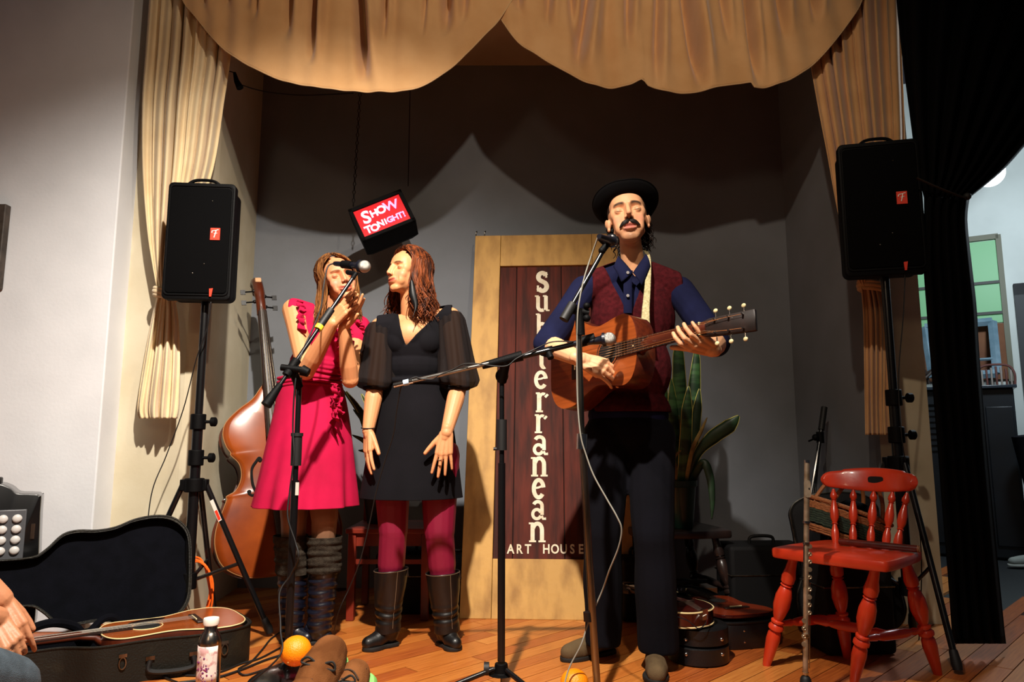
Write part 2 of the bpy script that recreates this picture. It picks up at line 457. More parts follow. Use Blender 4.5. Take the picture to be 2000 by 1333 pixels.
# black drape at the right
MBDR = mat('black_velvet', '040405', 0.95, spec=.1)
t = thing('black_drape', 'large black drape at the right edge of the stage, gathered by a strap', 'curtain', at=F(1900, 1262))
YD = 3.02
def drape_piece(rs, ps, nm, ph):
    L_ = smoothpoly([(a, b) for a, b, c in rs]); R_ = smoothpoly([(a, c) for a, b, c in rs]); y0, y1 = rs[0][0], rs[-1][0]
    def fn(u, v):
        py = y0 + (y1 - y0) * v; l = interp(L_, py); q = interp(R_, py)
        return P(l + (q - l) * u, py, YD + min(.04, .0003 * (q - l)) * math.sin(u * 2 * math.pi * ps + ph + v) - .05 * math.sin(math.pi * u))
    g = G(); g.grid(fn, 120, 60); g.build(nm, MBDR, t, solid=.006, angle=180)
drape_piece([(-90, 1748, 2320), (0, 1752, 2240), (100, 1762, 2150), (200, 1775, 2070), (285, 1786, 2000), (330, 1793, 1960), (360, 1799, 1925), (385, 1806, 1893)], 9, 'upper_drape', 0)
drape_piece([(385, 1806, 1893), (430, 1806, 1888), (520, 1805, 1897), (600, 1810, 1906), (700, 1817, 1912), (860, 1831, 1925), (1000, 1842, 1938), (1130, 1853, 1951), (1258, 1862, 1965)], 5, 'lower_drape', 1)
g = G(); g.tube(crom([P(1790, 348, 2.94), P(1830, 366, 2.92), P(1860, 378, 2.92), P(1886, 386, 2.95), P(1894, 376, 3.02)], 5), .010, 8, flat=.4)
g.ell(P(1889, 384, 2.95), .016); g.build('strap', mat('strap_black', '15130f', .7), t)
# ------------------------------------------------ loudspeakers and their stands
MBADGE = mat('orange_red_badge', 'e03a20', 0.5)
MWHT = mat('white_print', 'e8e2d8', 0.5)
MGRL = mat('speaker_grille', '040405', 0.8, bump=.6, bs=900, spec=.08)
def speaker(M, w_, h_, label):
    t = thing('loudspeaker', label, 'speaker', M=M)
    o = [(-w_ / 2, 0), (w_ / 2, 0), (w_ / 2, h_), (-w_ / 2, h_)]
    def rr(w, h, r, z=0, k=5):
        pts = []
        for cx, cz, a0 in ((w / 2 - r, z + r, -90), (w / 2 - r, z + h - r, 0), (-w / 2 + r, z + h - r, 90), (-w / 2 + r, z + r, 180)):
            for i in range(k + 1):
                a = math.radians(a0 + 90 * i / k); pts.append((cx + r * math.cos(a), cz + r * math.sin(a)))
        return pts
    R = Mx.Rotation(math.pi / 2, 4, 'X')      # prism z -> -y
    g = G(); g.prism(rr(w_, h_, .022), .0, .045, R, .006)
    g.prism(rr(w_ * .92, h_ * .96, .03, h_ * .02), -.10, .0, R, .004); g.prism(rr(w_ * .7, h_ * .8, .03, h_ * .1), -.17, -.10, R, .01)
    g.build('cabinet', MPLB, t)
    g = G(); g.prism(rr(w_ * .89, h_ * .90, .016, h_ * .055), .045, .050, R, .003); g.build('grille', MGRL, t)
    g = G(); ring = rr(w_ * .92, h_ * .93, .018, h_ * .04, 4); g.tube([(p[0], -.047, p[1]) for p in ring], .0045, 6, closed=True); g.build('rim', MPLB, t)
    g = G(); g.tube(crom([(-.075, -.02, h_ - .006), (-.045, -.02, h_ + .016), (0, -.02, h_ + .021), (.045, -.02, h_ + .016), (.075, -.02, h_ - .006)], 5), .009, 8, flat=.8); g.build('carry_handle', MPLB, t)
    bx, bz = w_ * .24, h_ * .555
    g = G(); g.box((bx, -.052, bz), (.042, .006, .056)); b = g.build('badge', MBADGE, t, smooth=False, label='orange red badge with a white script letter')
    g = G()
    g.tube(crom([(bx - .014, -.0560, bz + .004), (bx - .012, -.0560, bz + .013), (bx + .002, -.0560, bz + .016), (bx + .015, -.0560, bz + .020)], 4), .0022, 5)
    g.tube(crom([(bx + .004, -.0560, bz + .016), (bx + .001, -.0560, bz), (bx - .004, -.0560, bz - .017)], 4), .0022, 5)
    g.tube([(bx - .005, -.0560, bz + .001), (bx + .010, -.0560, bz + .004)], .0018, 5); g.build('script_letter', MWHT, b)
    g = G(); g.add([(bx - .012, -.0535, .050), (bx + .004, -.0535, .052), (bx - .002, -.0535, .014), (bx - .010, -.0535, .014), (bx - .012, -.049, .050), (bx + .004, -.049, .052), (bx - .002, -.049, .014), (bx - .010, -.049, .014)],
                  [(0, 3, 2, 1), (0, 1, 5, 4), (1, 2, 6, 5), (2, 3, 7, 6), (3, 0, 4, 7)]); g.build('cable_tag', MBADGE, t, smooth=False)
    for x, z in ((-w_ * .06, h_ * .22), (w_ * .10, h_ * .30), (w_ * .17, h_ * .84)):
        g = G(); g.ell((x, -.051, z), (.003, .002, .003), nu=8, nv=6); g.build('screw', MSTL, t)
    return t
def spk_stand(x, y, hub, top, feet, label, stick=None):
    t = thing('speaker_stand', label, 'stand', at=(x, y, 0))
    g = G(); g.cyl((x, y, .22), (x, y, hub + .25), .0225, 16); g.cyl((x, y, hub + .2), (x, y, top), .0175, 16); g.build('pole', MBLK, t)
    for zc in (hub + .12, hub + .28):
        g = G(); g.cyl((x, y, zc - .035), (x, y, zc + .035), .033, 16); g.build('collar', MPLB, t, bevel=.004)
        g = G(); g.cyl((x + .03, y, zc), (x + .058, y, zc), .007, 8); g.tube([(x + .055, y, zc), (x + .06, y, zc), (x + .078, y, zc), (x + .082, y, zc)], [.012, .021, .021, .016], 12); g.build('knob', MPLB, t)
    g = G(); g.cyl((x, y, hub - .03), (x, y, hub + .03), .042, 16)
    for fx, fy in feet: d = V((fx, fy, 0)).normalized(); g.box((x + d.x * .04, y + d.y * .04, hub), (.035, .035, .05))
    g.build('hub', MPLB, t, bevel=.004)
    g = G(); g.cyl((x, y, .22), (x, y, .29), .034, 14); g.build('lower_collar', MPLB, t, bevel=.003)
    for k, (fx, fy) in enumerate(feet):
        d = V((fx, fy, 0)); u = d.normalized(); a = V((x, y, hub)) + u * .05; b = V((x, y, 0)) + d
        e = (b - a).normalized()
        g = G(); g.tube([a, b - e * .02 + V((0, 0, .014))], .0125, 10); l = g.build('leg', MBLK, t)
        g = G(); g.tube([b - e * .07 + V((0, 0, .014)), b - e * .02 + V((0, 0, .017)), b + V((0, 0, .014))], [.015, .019, .016], 12); g.build('rubber_foot', MRUB, l)
        m = lerp(a, b, .52); g = G(); g.tube([V((x, y, .26)) + u * .03, m], .008, 6); g.build('brace', MBLK, t)
        if stick == k:
            n = e.cross(V((0, 0, 1))).normalized(); q = lerp(a, b, .1)
            g = G(); g.add([q + (-n * .001 + V((0, -.0135, 0))) + e * s + V((w, 0, w * .6)) for s, w in ((0, -.007), (.10, -.007), (.10, .007), (0, .007))], [(0, 1, 2, 3)])
            g.build('sticker', MWHT, l, smooth=False, solid=.001, label='white and red sticker')
            g = G(); g.add([q + (-n * .001 + V((0, -.0145, 0))) + e * s + V((w, 0, w * .6)) for s, w in ((.05, -.0055), (.095, -.0055), (.095, .0055), (.05, .0055))], [(0, 1, 2, 3)])
            g.build('sticker_print', MBADGE, l, smooth=False)
    return t
lx = P(389, 760, 3.24).x
f1 = F(524, 1246)
spk_stand(lx, 3.25, P(378, 948, 3.25).z, P(402, 592, 3.25).z + .03, [(f1.x - lx, f1.y - 3.25 + .02), (-.30, -.03), (.02, .27)], 'black tripod speaker stand at the left, between the curtain and the double bass', 0)
sp = P(388, 586, 3.21); speaker(loc(sp.x, 3.21, P(388, 586, 3.17).z, math.radians(6)), .298, .548, 'black loudspeaker with a red badge on the left stand, before the cream curtain')
rx = P(1749, 760, 3.10).x
f1 = F(1872, 1318)
spk_stand(rx, 3.12, P(1757, 905, 3.12).z, P(1740, 540, 3.12).z + .03, [(f1.x - rx, f1.y - 3.12), (-.30, .16), (.17, .30)], 'black tripod speaker stand at the right, behind the red chair')
sp = P(1727, 536, 3.08); speaker(loc(sp.x, 3.08, P(1727, 536, 3.03).z, math.radians(-14)), .330, .608, 'black loudspeaker with a red badge on the right stand, beside the black drape')
def cable(name, label, pts, r, m=None, cat='cable', n=8, parent=None, group=None, **k):
    g = G(); g.tube(crom(pts, n), r, 6)
    return g.build(name, m or MRUB, parent, label=label, cat=cat, group=group, angle=180, **k)
cable('speaker_cable', 'thin black cable hanging from the left loudspeaker down to the floor', [P(412, 590, 3.13), P(405, 640, 3.16), P(384, 700, 3.2), P(358, 800, 3.28), P(325, 890, 3.32), P(295, 970, 3.3), P(285, 1100, 3.3), F(290, 1228)], .0026)
cable('speaker_cable', 'thin black cable hanging from the right loudspeaker beside its pole', [P(1768, 530, 3.03), P(1764, 620, 3.05), P(1755, 740, 3.06), P(1762, 860, 3.05), P(1775, 930, 3.08), P(1790, 990, 3.1), P(1800, 1100, 3.15), F(1795, 1250)], .0026)

# ------------------------------------------------ lit hanging sign
sy = 3.95
c = P(746, 421, sy); x_ = (P(783, 360, sy + .02) - P(676, 402, sy - .02)).normalized()
M = frame(c, x_, V((0.05, .22, 1)))            # local x right, y back, z up
t = thing('lit_sign', 'small tilted box sign glowing red and pink, hung from the ceiling', 'sign', M=M)
MSB = mat('sign_box_black', '050404', 0.7, spec=.1)
W_, H_ = .325, .225
g = G(); g.box((0, .085, -.0), (W_, .15, H_)); g.add([(-W_ / 2, .16, -H_ / 2), (W_ / 2, .16, -H_ / 2), (W_ / 2 * .8, .24, -H_ / 2 * .7), (-W_ / 2 * .8, .24, -H_ / 2 * .7), (-W_ / 2, .16, H_ / 2), (W_ / 2, .16, H_ / 2), (W_ / 2 * .8, .24, H_ / 2 * .7), (-W_ / 2 * .8, .24, H_ / 2 * .7)], [(0, 1, 2, 3), (7, 6, 5, 4), (0, 3, 7, 4), (2, 1, 5, 6), (3, 2, 6, 7)])
g.build('box', MSB, t, bevel=.004)
g = G()
for cx, cz, dx, dz in ((0, H_ / 2 - .011, W_, .022), (0, -H_ / 2 + .011, W_, .022), (-W_ / 2 + .011, 0, .022, H_), (W_ / 2 - .011, 0, .022, H_)): g.box((cx, .002, cz), (dx, .02, dz))
g.build('frame', MSB, t, bevel=.002)
g = G(); g.box((0, .007, 0), (W_ - .04, .006, H_ - .04)); g.build('panel', mat('red_lit_panel', 'c00010', .4, emit='d00012', es=.55), t, smooth=False, label='glowing red panel')
MLT = mat('pink_lit_letters', 'ffc0e0', .4, emit='ff6cc8', es=1.5); MLT2 = mat('white_lit_letters', 'ffe8f0', .4, emit='ffb4dc', es=2.2)
def text_mesh(txt, size, bold=.0, thick=.002):
    cu = bpy.data.curves.new('t', 'FONT'); cu.body = txt; cu.size = size; cu.offset = bold; cu.extrude = thick; cu.align_x = 'CENTER'; cu.resolution_u = 3
    o = bpy.data.objects.new('t', cu); COL.objects.link(o); bpy.context.view_layer.update()
    me = bpy.data.meshes.new_from_object(o.evaluated_get(bpy.context.evaluated_depsgraph_get()))
    bpy.data.objects.remove(o); return me
def letter(ch, x, z, size, m, parent, bold=.003, tilt=0, y=.001, sx=1.0):
    me = text_mesh(ch, size, bold); me.transform(Mx.Translation((x, y, z)) @ Mx.Rotation(tilt, 4, 'Y') @ Mx.Rotation(math.pi / 2, 4, 'X') @ Mx.Scale(sx, 4, (1, 0, 0)))
    return link('letter', me, m, parent, smooth=False)
for ch, x, z, s, m_, ti in (('S', -.088, -.010, .112, MLT2, .05), ('H', -.036, .012, .062, MLT2, 0), ('O', .010, .014, .070, MLT2, 0), ('W', .070, .012, .082, MLT, .05)):
    letter(ch, x, z, s, m_, t, tilt=ti, bold=.0018)
for ch, x, z, s, m_ in (('T', -.104, -.074, .066, MLT2), ('O', -.066, -.076, .062, MLT2), ('N', -.026, -.062, .052, MLT2), ('i', .004, -.060, .052, MLT2), ('G', .030, -.060, .050, MLT), ('H', .064, -.060, .050, MLT), ('T', .094, -.060, .052, MLT), ('!', .117, -.060, .052, MLT)):
    letter(ch, x, z, s, m_, t, bold=.0015)
for i, (px, py) in enumerate(((690, 392), (797, 356))):
    a = P(px, py + 8, sy + .03); top = V((a.x + (.03 if i == 0 else .0), a.y, 3.305)); g = G(M.inverted())
    if i == 0:
        n_ = 44
        for k in range(n_):
            q = lerp(a, top, k / n_); ax = V((1, 0, 0)) if k % 2 else V((0, 1, 0))
            r_ = [q + ax * (.008 * math.cos(s)) + V((0, 0, .014 * math.sin(s))) for s in [j * math.pi / 3 for j in range(6)]]
            g.tube(r_, .0024, 4, closed=True)
    else: g.tube([a, top], .003, 5)
    g.build('chain' if i == 0 else 'wire', MBLK, t)
t = thing('clip_plug', 'black plug with its thin cord below the left swag', 'plug', at=P(464, 160, 3.60))
g = G(); g.tube([P(458, 142, 3.58), P(462, 158, 3.58), P(469, 172, 3.58)], [.008, .014, .019], 10); g.build('plug', MPLB, t)
g = G(); g.tube(crom([P(444, 138, 3.58), P(458, 142, 3.58)], 3), .003, 5); g.tube(crom([P(469, 165, 3.58), P(500, 175, 3.62), P(540, 182, 3.7), P(600, 186, 3.9), P(690, 182, 4.2)], 6), .003, 5); g.build('cord', MRUB, t)

# ------------------------------------------------ the leaning door used as a sign
MDF = mat('yellow_worn_wood', 'c4964f', 0.65, col2='9a7036', ns=4.0, st=(3, 3, 1.2), bump=.3, bs=30, detail=9, contrast=(.42, .7))
MDP = mat('dark_red_boards', '5a2012', 0.7, col2='331108', ns=5, st=(6, 6, .7), bump=.3, bs=25, bst=(4, 4, .6), detail=8, spec=.25)
MLET = mat('cream_letters', 'eadfc6', 0.6, col2='d8c6a6', ns=20)
bl = F(897, 1209); tl = P(918, 461, 4.24); up = (tl - bl); DH = up.length
M = frame(bl, V((1, -.06, 0)), up)
MI = M.inverted()
def doorpt(px, py):
    o_ = V((0, 0, CAMZ)); d = ray(px, py); n = M.to_3x3() @ V((0, 1, 0)); tt = (V(bl) - o_).dot(n) / d.dot(n)
    q = MI @ (o_ + d * tt); return q.x, q.z
door = thing('door_sign', 'old wooden door leaning on the back wall, yellow frame around dark red boards with lettering', 'door', M=M)
DW = .86; st = .155; z0 = doorpt(1000, 1092)[1]; z1 = doorpt(1020, 519)[1]
for nm, c_, d_ in (('stile', (st / 2, .018, DH / 2), (st, .036, DH)), ('stile', (DW - st / 2, .018, DH / 2), (st, .036, DH)),
                   ('top_rail', (DW / 2, .018, (DH + z1) / 2), (DW - 2 * st - .003, .034, DH - z1)), ('bottom_rail', (DW / 2, .018, z0 / 2), (DW - 2 * st - .003, .034, z0))):
    g = G(); g.box(c_, d_); g.build(nm, MDF, door, smooth=False, bevel=.003)
xs = [st, doorpt(1005, 800)[0], doorpt(1102, 980)[0], DW - st]
for a, b in zip(xs, xs[1:]):
    g = G(); g.box(((a + b) / 2, .024, (z0 + z1) / 2), (b - a - .004, .014, z1 - z0)); g.build('board', MDP, door, smooth=False, bevel=.0025)
g = G(); g.box((DW / 2, .033, (z0 + z1) / 2), (DW - 2 * st, .004, z1 - z0)); g.build('backing', mat('door_groove', '0c0503', .9), door, smooth=False)
for px in (929, 946):
    x, z = doorpt(px, 456); g = G(); g.tube(crom([(x, .02, DH - .01), (x, .02, DH + .03), (x + .005, .012, DH + .038), (x + .006, .006, DH + .028)], 4), .0035, 6); g.build('hook', MSTL, door)
# hand-cut serif letters as flat raised strokes, unit cell x 0..1, y 0..1 (x-height)
def arc(cx, cy, rx, ry, a0, a1, n=12): return [(cx + rx * math.cos(math.radians(lerp(a0, a1, k / n))), cy + ry * math.sin(math.radians(lerp(a0, a1, k / n)))) for k in range(n + 1)]
W = .115
LET = {
 's': [(arc(.5, .74, .27, .20, 20, 235) + arc(.52, .27, .29, .22, 75, -160)[1:], W), ([(.78, .98), (.78, .70)], .05), ([(.20, .02), (.20, .32)], .05)],
 'u': [([(.25, .93), (.25, .35)] + arc(.48, .30, .23, .24, 180, 300, 8), W), ([(.75, .95), (.75, .08)], W), ([(.05, .95), (.30, .95)], .05), ([(.56, .95), (.80, .95)], .05), ([(.75, .05), (.98, .05)], .05), (arc(.5, .33, .25, .27, 300, 350, 4), .06)],
 'b': [([(.25, 1.5), (.25, .05)], W), (arc(.48, .48, .32, .44, 140, -150), W), ([(.05, 1.5), (.30, 1.5)], .05)],
 't': [([(.42, 1.4), (.42, .3)] + arc(.60, .26, .18, .20, 180, 300, 7), W), ([(.16, .98), (.78, .98)], .06)],
 'e': [(arc(.5, .5, .34, .45, 8, 322, 20), W), ([(.20, .52), (.50, .56), (.80, .66)], .06)],
 'r': [([(.30, .95), (.30, .05)], W), ([(.08, .95), (.36, .95)], .05), ([(.08, .04), (.55, .04)], .05), (arc(.56, .62, .24, .30, 170, 62, 8), .08), ([(.72, .86), (.84, .78)], .11)],
 'a': [(arc(.48, .72, .26, .22, 160, 0, 9) + [(.74, .25)], .10), (arc(.42, .29, .25, .24, 20, 340, 16), .09), ([(.72, .2), (.80, .05), (.98, .06)], .07)],
 'n': [([(.24, .95), (.24, .05)], W), ([(.02, .95), (.30, .95)], .05), ([(.04, .04), (.44, .04)], .05), (arc(.52, .62, .26, .32, 165, 0, 9) + [(.78, .05)], W), ([(.58, .04), (.99, .04)], .05)]}
def stroke(g, pts, w, sx, sz, x0, zz, y):
    n = len(pts); q = [V((x0 + p[0] * sx, 0, zz + p[1] * sz)) for p in pts]; vs = []; fs = []
    for i, p in enumerate(q):
        t_ = q[min(i + 1, n - 1)] - q[max(i - 1, 0)]; t_.normalize(); nn = V((-t_.z, 0, t_.x)) * w * sz
        for yy in (y, y + .0015): vs += [p + nn + V((0, yy, 0)), p - nn + V((0, yy, 0))]
    for i in range(n - 1):
        a = i * 4; b = a + 4; fs += [(a, a + 1, b + 1, b), (a + 2, b + 2, b + 3, a + 3), (a, b, b + 2, a + 2), (a + 1, a + 3, b + 3, b + 1)]
    fs += [(0, 2, 3, 1), ((n - 1) * 4, (n - 1) * 4 + 1, (n - 1) * 4 + 3, (n - 1) * 4 + 2)]
    g.add(vs, fs)
rowsL = [('s', 529, 568, 1045, 1073), ('u', 575, 606, 1043, 1074), ('b', 628, 660, 1045, 1074), ('t', 684, 718, 1047, 1072), ('e', 724, 757, 1042, 1071), ('r', 765, 804, 1044, 1074), ('r', 808, 845, 1042, 1072),
         ('a', 850, 888, 1038, 1071), ('n', 892, 930, 1036, 1070), ('e', 935, 973, 1038, 1066), ('a', 977, 1015, 1035, 1067), ('n', 1020, 1059, 1032, 1066)]
for k, (ch, ya, yb, xa, xb) in enumerate(rowsL):
    x0, zt = doorpt(xa, ya); x1, zb = doorpt(xb, yb); g = G()
    for j, (pts, w_) in enumerate(LET[ch]): stroke(g, pts, w_ * .92, x1 - x0, zt - zb, x0, zb, .0152 - j * .0003)
    g.build('letter', MLET, door, smooth=False)
for ch, px in (('A', 997), ('R', 1014), ('T', 1031), ('H', 1067), ('O', 1084), ('U', 1101), ('S', 1118), ('E', 1135)):
    x, z = doorpt(px, 1081); x2, z2 = doorpt(px, 1063)
    letter(ch, x, z, (z2 - z) * 1.42, MLET, door, bold=.0015, y=.0145, sx=.82)

# ------------------------------------------------ turned-wood chairs
def turned(g, p, q, prof, n=12, s=1.0):
    p = V(p); q = V(q); g.tube([lerp(p, q, t_) for t_, r in prof], [r * s for t_, r in prof], n)
LEGP = [(0, .017), (.05, .017), (.12, .020), (.19, .026), (.235, .024), (.25, .016), (.262, .023), (.275, .016), (.29, .022), (.36, .030), (.45, .031), (.54, .022), (.575, .016), (.585, .024), (.60, .024), (.61, .018), (.635, .028), (.66, .028), (.675, .019), (.70, .024), (.76, .026), (.90, .020), (1, .015)]
SPP = [(0, .006), (.03, .007), (.10, .0135), (.15, .014), (.19, .008), (.20, .012), (.215, .008), (.25, .010), (.40, .0165), (.52, .0165), (.62, .009), (.64, .013), (.655, .008), (.68, .009), (.76, .014), (.86, .0155), (.95, .0125), (1, .012)]
STP = [(0, .009), (.15, .012), (.2, .014), (.24, .010), (.27, .014), (.35, .018), (.5, .019), (.65, .018), (.73, .014), (.76, .010), (.8, .014), (.85, .012), (1, .009)]
def chair(M, label, ms, mb, seat_w, seat_d, sz, back_top, rail_h, nsp, feet, low_back=True, group=None, cat='chair', rail=True):
    """local: sitter faces -y, origin on the floor under the seat centre"""
    t = thing('windsor_chair', label, cat, M=M, group=group)
    w2, d2 = seat_w / 2, seat_d / 2
    out = [(p.x, p.y) for p in crom([(-w2, -d2 * .8, 0), (-w2 * .85, -d2, 0), (0, -d2 * 1.04, 0), (w2 * .85, -d2, 0), (w2, -d2 * .8, 0), (w2 * .97, 0, 0), (w2 * .86, d2 * .8, 0), (w2 * .6, d2, 0), (0, d2 * 1.03, 0), (-w2 * .6, d2, 0), (-w2 * .86, d2 * .8, 0), (-w2 * .97, 0, 0)], 4, True)]
    g = G(); g.prism(out, sz - .038, sz, None, .009); g.build('seat', ms, t)
    tops = [(-w2 * .70, -d2 * .70), (w2 * .70, -d2 * .70), (w2 * .62, d2 * .68), (-w2 * .62, d2 * .68)]
    A = []
    for (a, b), (fx, fy) in zip(tops, feet):
        p = V((a, b, sz - .03)); q = V((fx, fy, 0.0)); A.append((p, q)); g = G(); turned(g, p, q, LEGP); g.build('leg', ms, t)
    mid = []
    for i, j, tt in ((0, 3, .62), (1, 2, .62), (0, 1, .62)):
        if (i, j) == (0, 1):
            g = G(); a = (lerp(*A[0], .62) + lerp(*A[3], .62)) / 2; b = (lerp(*A[1], .62) + lerp(*A[2], .62)) / 2; turned(g, a, b, STP, 10); g.build('stretcher', ms, t); continue
        g = G(); turned(g, lerp(*A[i], tt), lerp(*A[j], tt), STP, 10); g.build('stretcher', ms, t)
    R_ = w2 * .84
    def back(u, z, lean=0):      # u -1..1 along the curved back
        a = u * math.radians(52); k = (z - sz) / max(back_top - sz, .01)
        return V((math.sin(a) * R_ * (1.12 + .10 * k), d2 * .80 + (math.cos(a) - 1) * R_ * 1.0 + .09 * k, z))
    for k in range(nsp):
        u = lerp(-.80, .80, k / (nsp - 1)); g = G(); a = back(u, sz - .005); a.x *= .86
        turned(g, back(u, back_top - rail_h + .006), a, SPP, 10); g.build('spindle', ms, t)
    def rl(u, v):
        a = 2 * math.pi * v
        uu = 1.06 * math.sin(math.radians(lerp(-90, 90, u))); e = min(1, max(0, 1 - (abs(uu) / 1.062) ** 14) ** .5 + .03)
        hump = rail_h * (.40 + .10 * math.cos(uu * 2.2)) ; zc = back_top - rail_h * .48
        z = zc + math.copysign(abs(math.sin(a)) ** .5, math.sin(a)) * hump * e * (1.12 if math.sin(a) > 0 and abs(uu) < .62 else 1.0)
        p = back(uu, z); nrm = V((math.sin(uu * .9), math.cos(uu * .9), 0)); return p + nrm * (math.copysign(abs(math.cos(a)) ** .6, math.cos(a)) * .013)
    g = G(); g.grid(lambda u, v: rl(v, u), 20, 60, cu=True)
    k0 = len(g.v); g.f.append(tuple(range(20))); g.f.append(tuple(k0 - 20 + i for i in range(20))[::-1])
    top = g.build('top_rail', mb, t)
    return t, back
MRED = mat('red_painted_wood', 'cf3a1c', 0.34, col2='a82a12', ns=5, st=(1, 1, 1), coat=.35, bump=.12, bs=40, contrast=(.45, .75))
cx, cy = 1.275, 2.78
ry = math.radians(-50)
Mc = loc(cx, cy, 0, ry); Ci = Mc.inverted()
fe = [Ci @ F(1497, 1300), Ci @ F(1668, 1334), Ci @ F(1832, 1318)]; fd = fe[0] + fe[2] - fe[1]
redchair, bk = chair(Mc, 'bright red painted wooden chair with turned legs at the right front of the stage', MRED, MRED, .43, .41, .458, .745, .088, 5,
      [(fe[0].x, fe[0].y), (fe[1].x, fe[1].y), (fe[2].x, fe[2].y), (fd.x, fd.y)])
g = G(); a = bk(.05, .705); g.M = None
pts = [(a.x + .030 * math.copysign(abs(math.cos(s)) ** .5, math.cos(s)), a.z + .014 * math.copysign(abs(math.sin(s)) ** .5, math.sin(s))) for s in [k * math.pi / 8 for k in range(16)]]
g.add([(p[0], a.y - .0165 + .0 * p[0], p[1]) for p in pts] + [(p[0], a.y + .0165, p[1]) for p in pts], [tuple(range(16)), tuple(range(16, 32))[::-1]] + [(i, (i + 1) % 16, 16 + (i + 1) % 16, 16 + i) for i in range(16)])
g.build('hand_hole', mat('dark_slot', '080505', .9), redchair, smooth=False)
# wooden flute lying on the red seat
a = Mc @ V((-.10, .13, .492)); pa = P(1640, 1064, 2.86); pb = P(1797, 1088, 2.66); pa.z = pb.z = .4735
t = thing('wooden_flute', 'dark brown wooden flute lying across the red chair seat', 'flute', at=pa)
g = G(); g.tube([lerp(pa, pb, k / 8) for k in range(9)], [.012, .0125, .0135, .013, .0135, .013, .0125, .0125, .013], 12); g.build('tube', mat('dark_flute_wood', '3a130d', .3, col2='5a1c12', ns=20, coat=.5), t)
g = G(); g.tube([lerp(pa, pb, .985), lerp(pa, pb, 1.004)], [.0135, .011], 12); g.build('tip', mat('flute_bone', 'b8895a', .5), t)

# red-brown chair half hidden behind the women
MCH2 = mat('worn_red_chair_wood', '8a2a14', 0.45, col2='5c180b', ns=6, coat=.2)
def plain_chair(x0, y0, rz, label, w_, d_, h_, bh, m):
    t = thing('wooden_chair', label, 'chair', M=loc(x0, y0, 0, rz))
    g = G(); g.box((0, 0, h_ - .012), (w_, d_, .024)); g.build('seat', m, t, bevel=.004)
    for s in (-1, 1):
        g = G(); g.box((s * (w_ / 2 - .03), -d_ / 2 + .03, (h_ - .025) / 2), (.038, .038, h_ - .025)); g.build('leg', m, t, bevel=.003)
        g = G(); g.box((s * (w_ / 2 - .03), d_ / 2 - .02, bh / 2), (.036, .03, bh)); g.build('leg', m, t, bevel=.003)
        g = G(); g.box((s * (w_ / 2 - .03), 0, h_ - .20), (.02, d_ - .08, .022)); g.build('stretcher', m, t)
        g = G(); g.box((s * (w_ / 2 - .03), 0, h_ - .055), (.02, d_ - .09, .06)); g.build('apron', m, t)
    g = G(); g.box((0, -d_ / 2 + .03, h_ - .055), (w_ - .10, .02, .06)); g.build('apron', m, t)
    g = G(); g.box((0, -d_ / 2 + .03, h_ - .16), (w_ - .10, .018, .022)); g.build('stretcher', m, t)
    for z in (bh - .05, bh - .17): 
        g = G(); g.box((0, d_ / 2 - .02, z), (w_ - .09, .018, .07)); g.build('back_slat', m, t, bevel=.003)
    return t
q = F(676, 1212); plain_chair(q.x + .20, q.y + .17, 0, 'worn reddish wooden chair standing behind the two women', .42, .40, .435, .82, MCH2)
# dark windsor chair with the snake plant
MDK = mat('black_chair_paint', '191414', 0.35, col2='2c1d18', ns=8, coat=.3)
MOR = mat('orange_brown_spindle', '8a4a22', 0.4, coat=.2)
wx, wy = P(1295, 1050, 3.72).x + .05, 3.76
chair(loc(wx, wy, 0, math.radians(8)), 'dark windsor chair behind the guitarist, holding the snake plant', MDK, MDK, .47, .44, .43, .72, .07, 6,
      [(-.24, -.22), (.24, -.22), (.23, .24), (-.23, .24)])
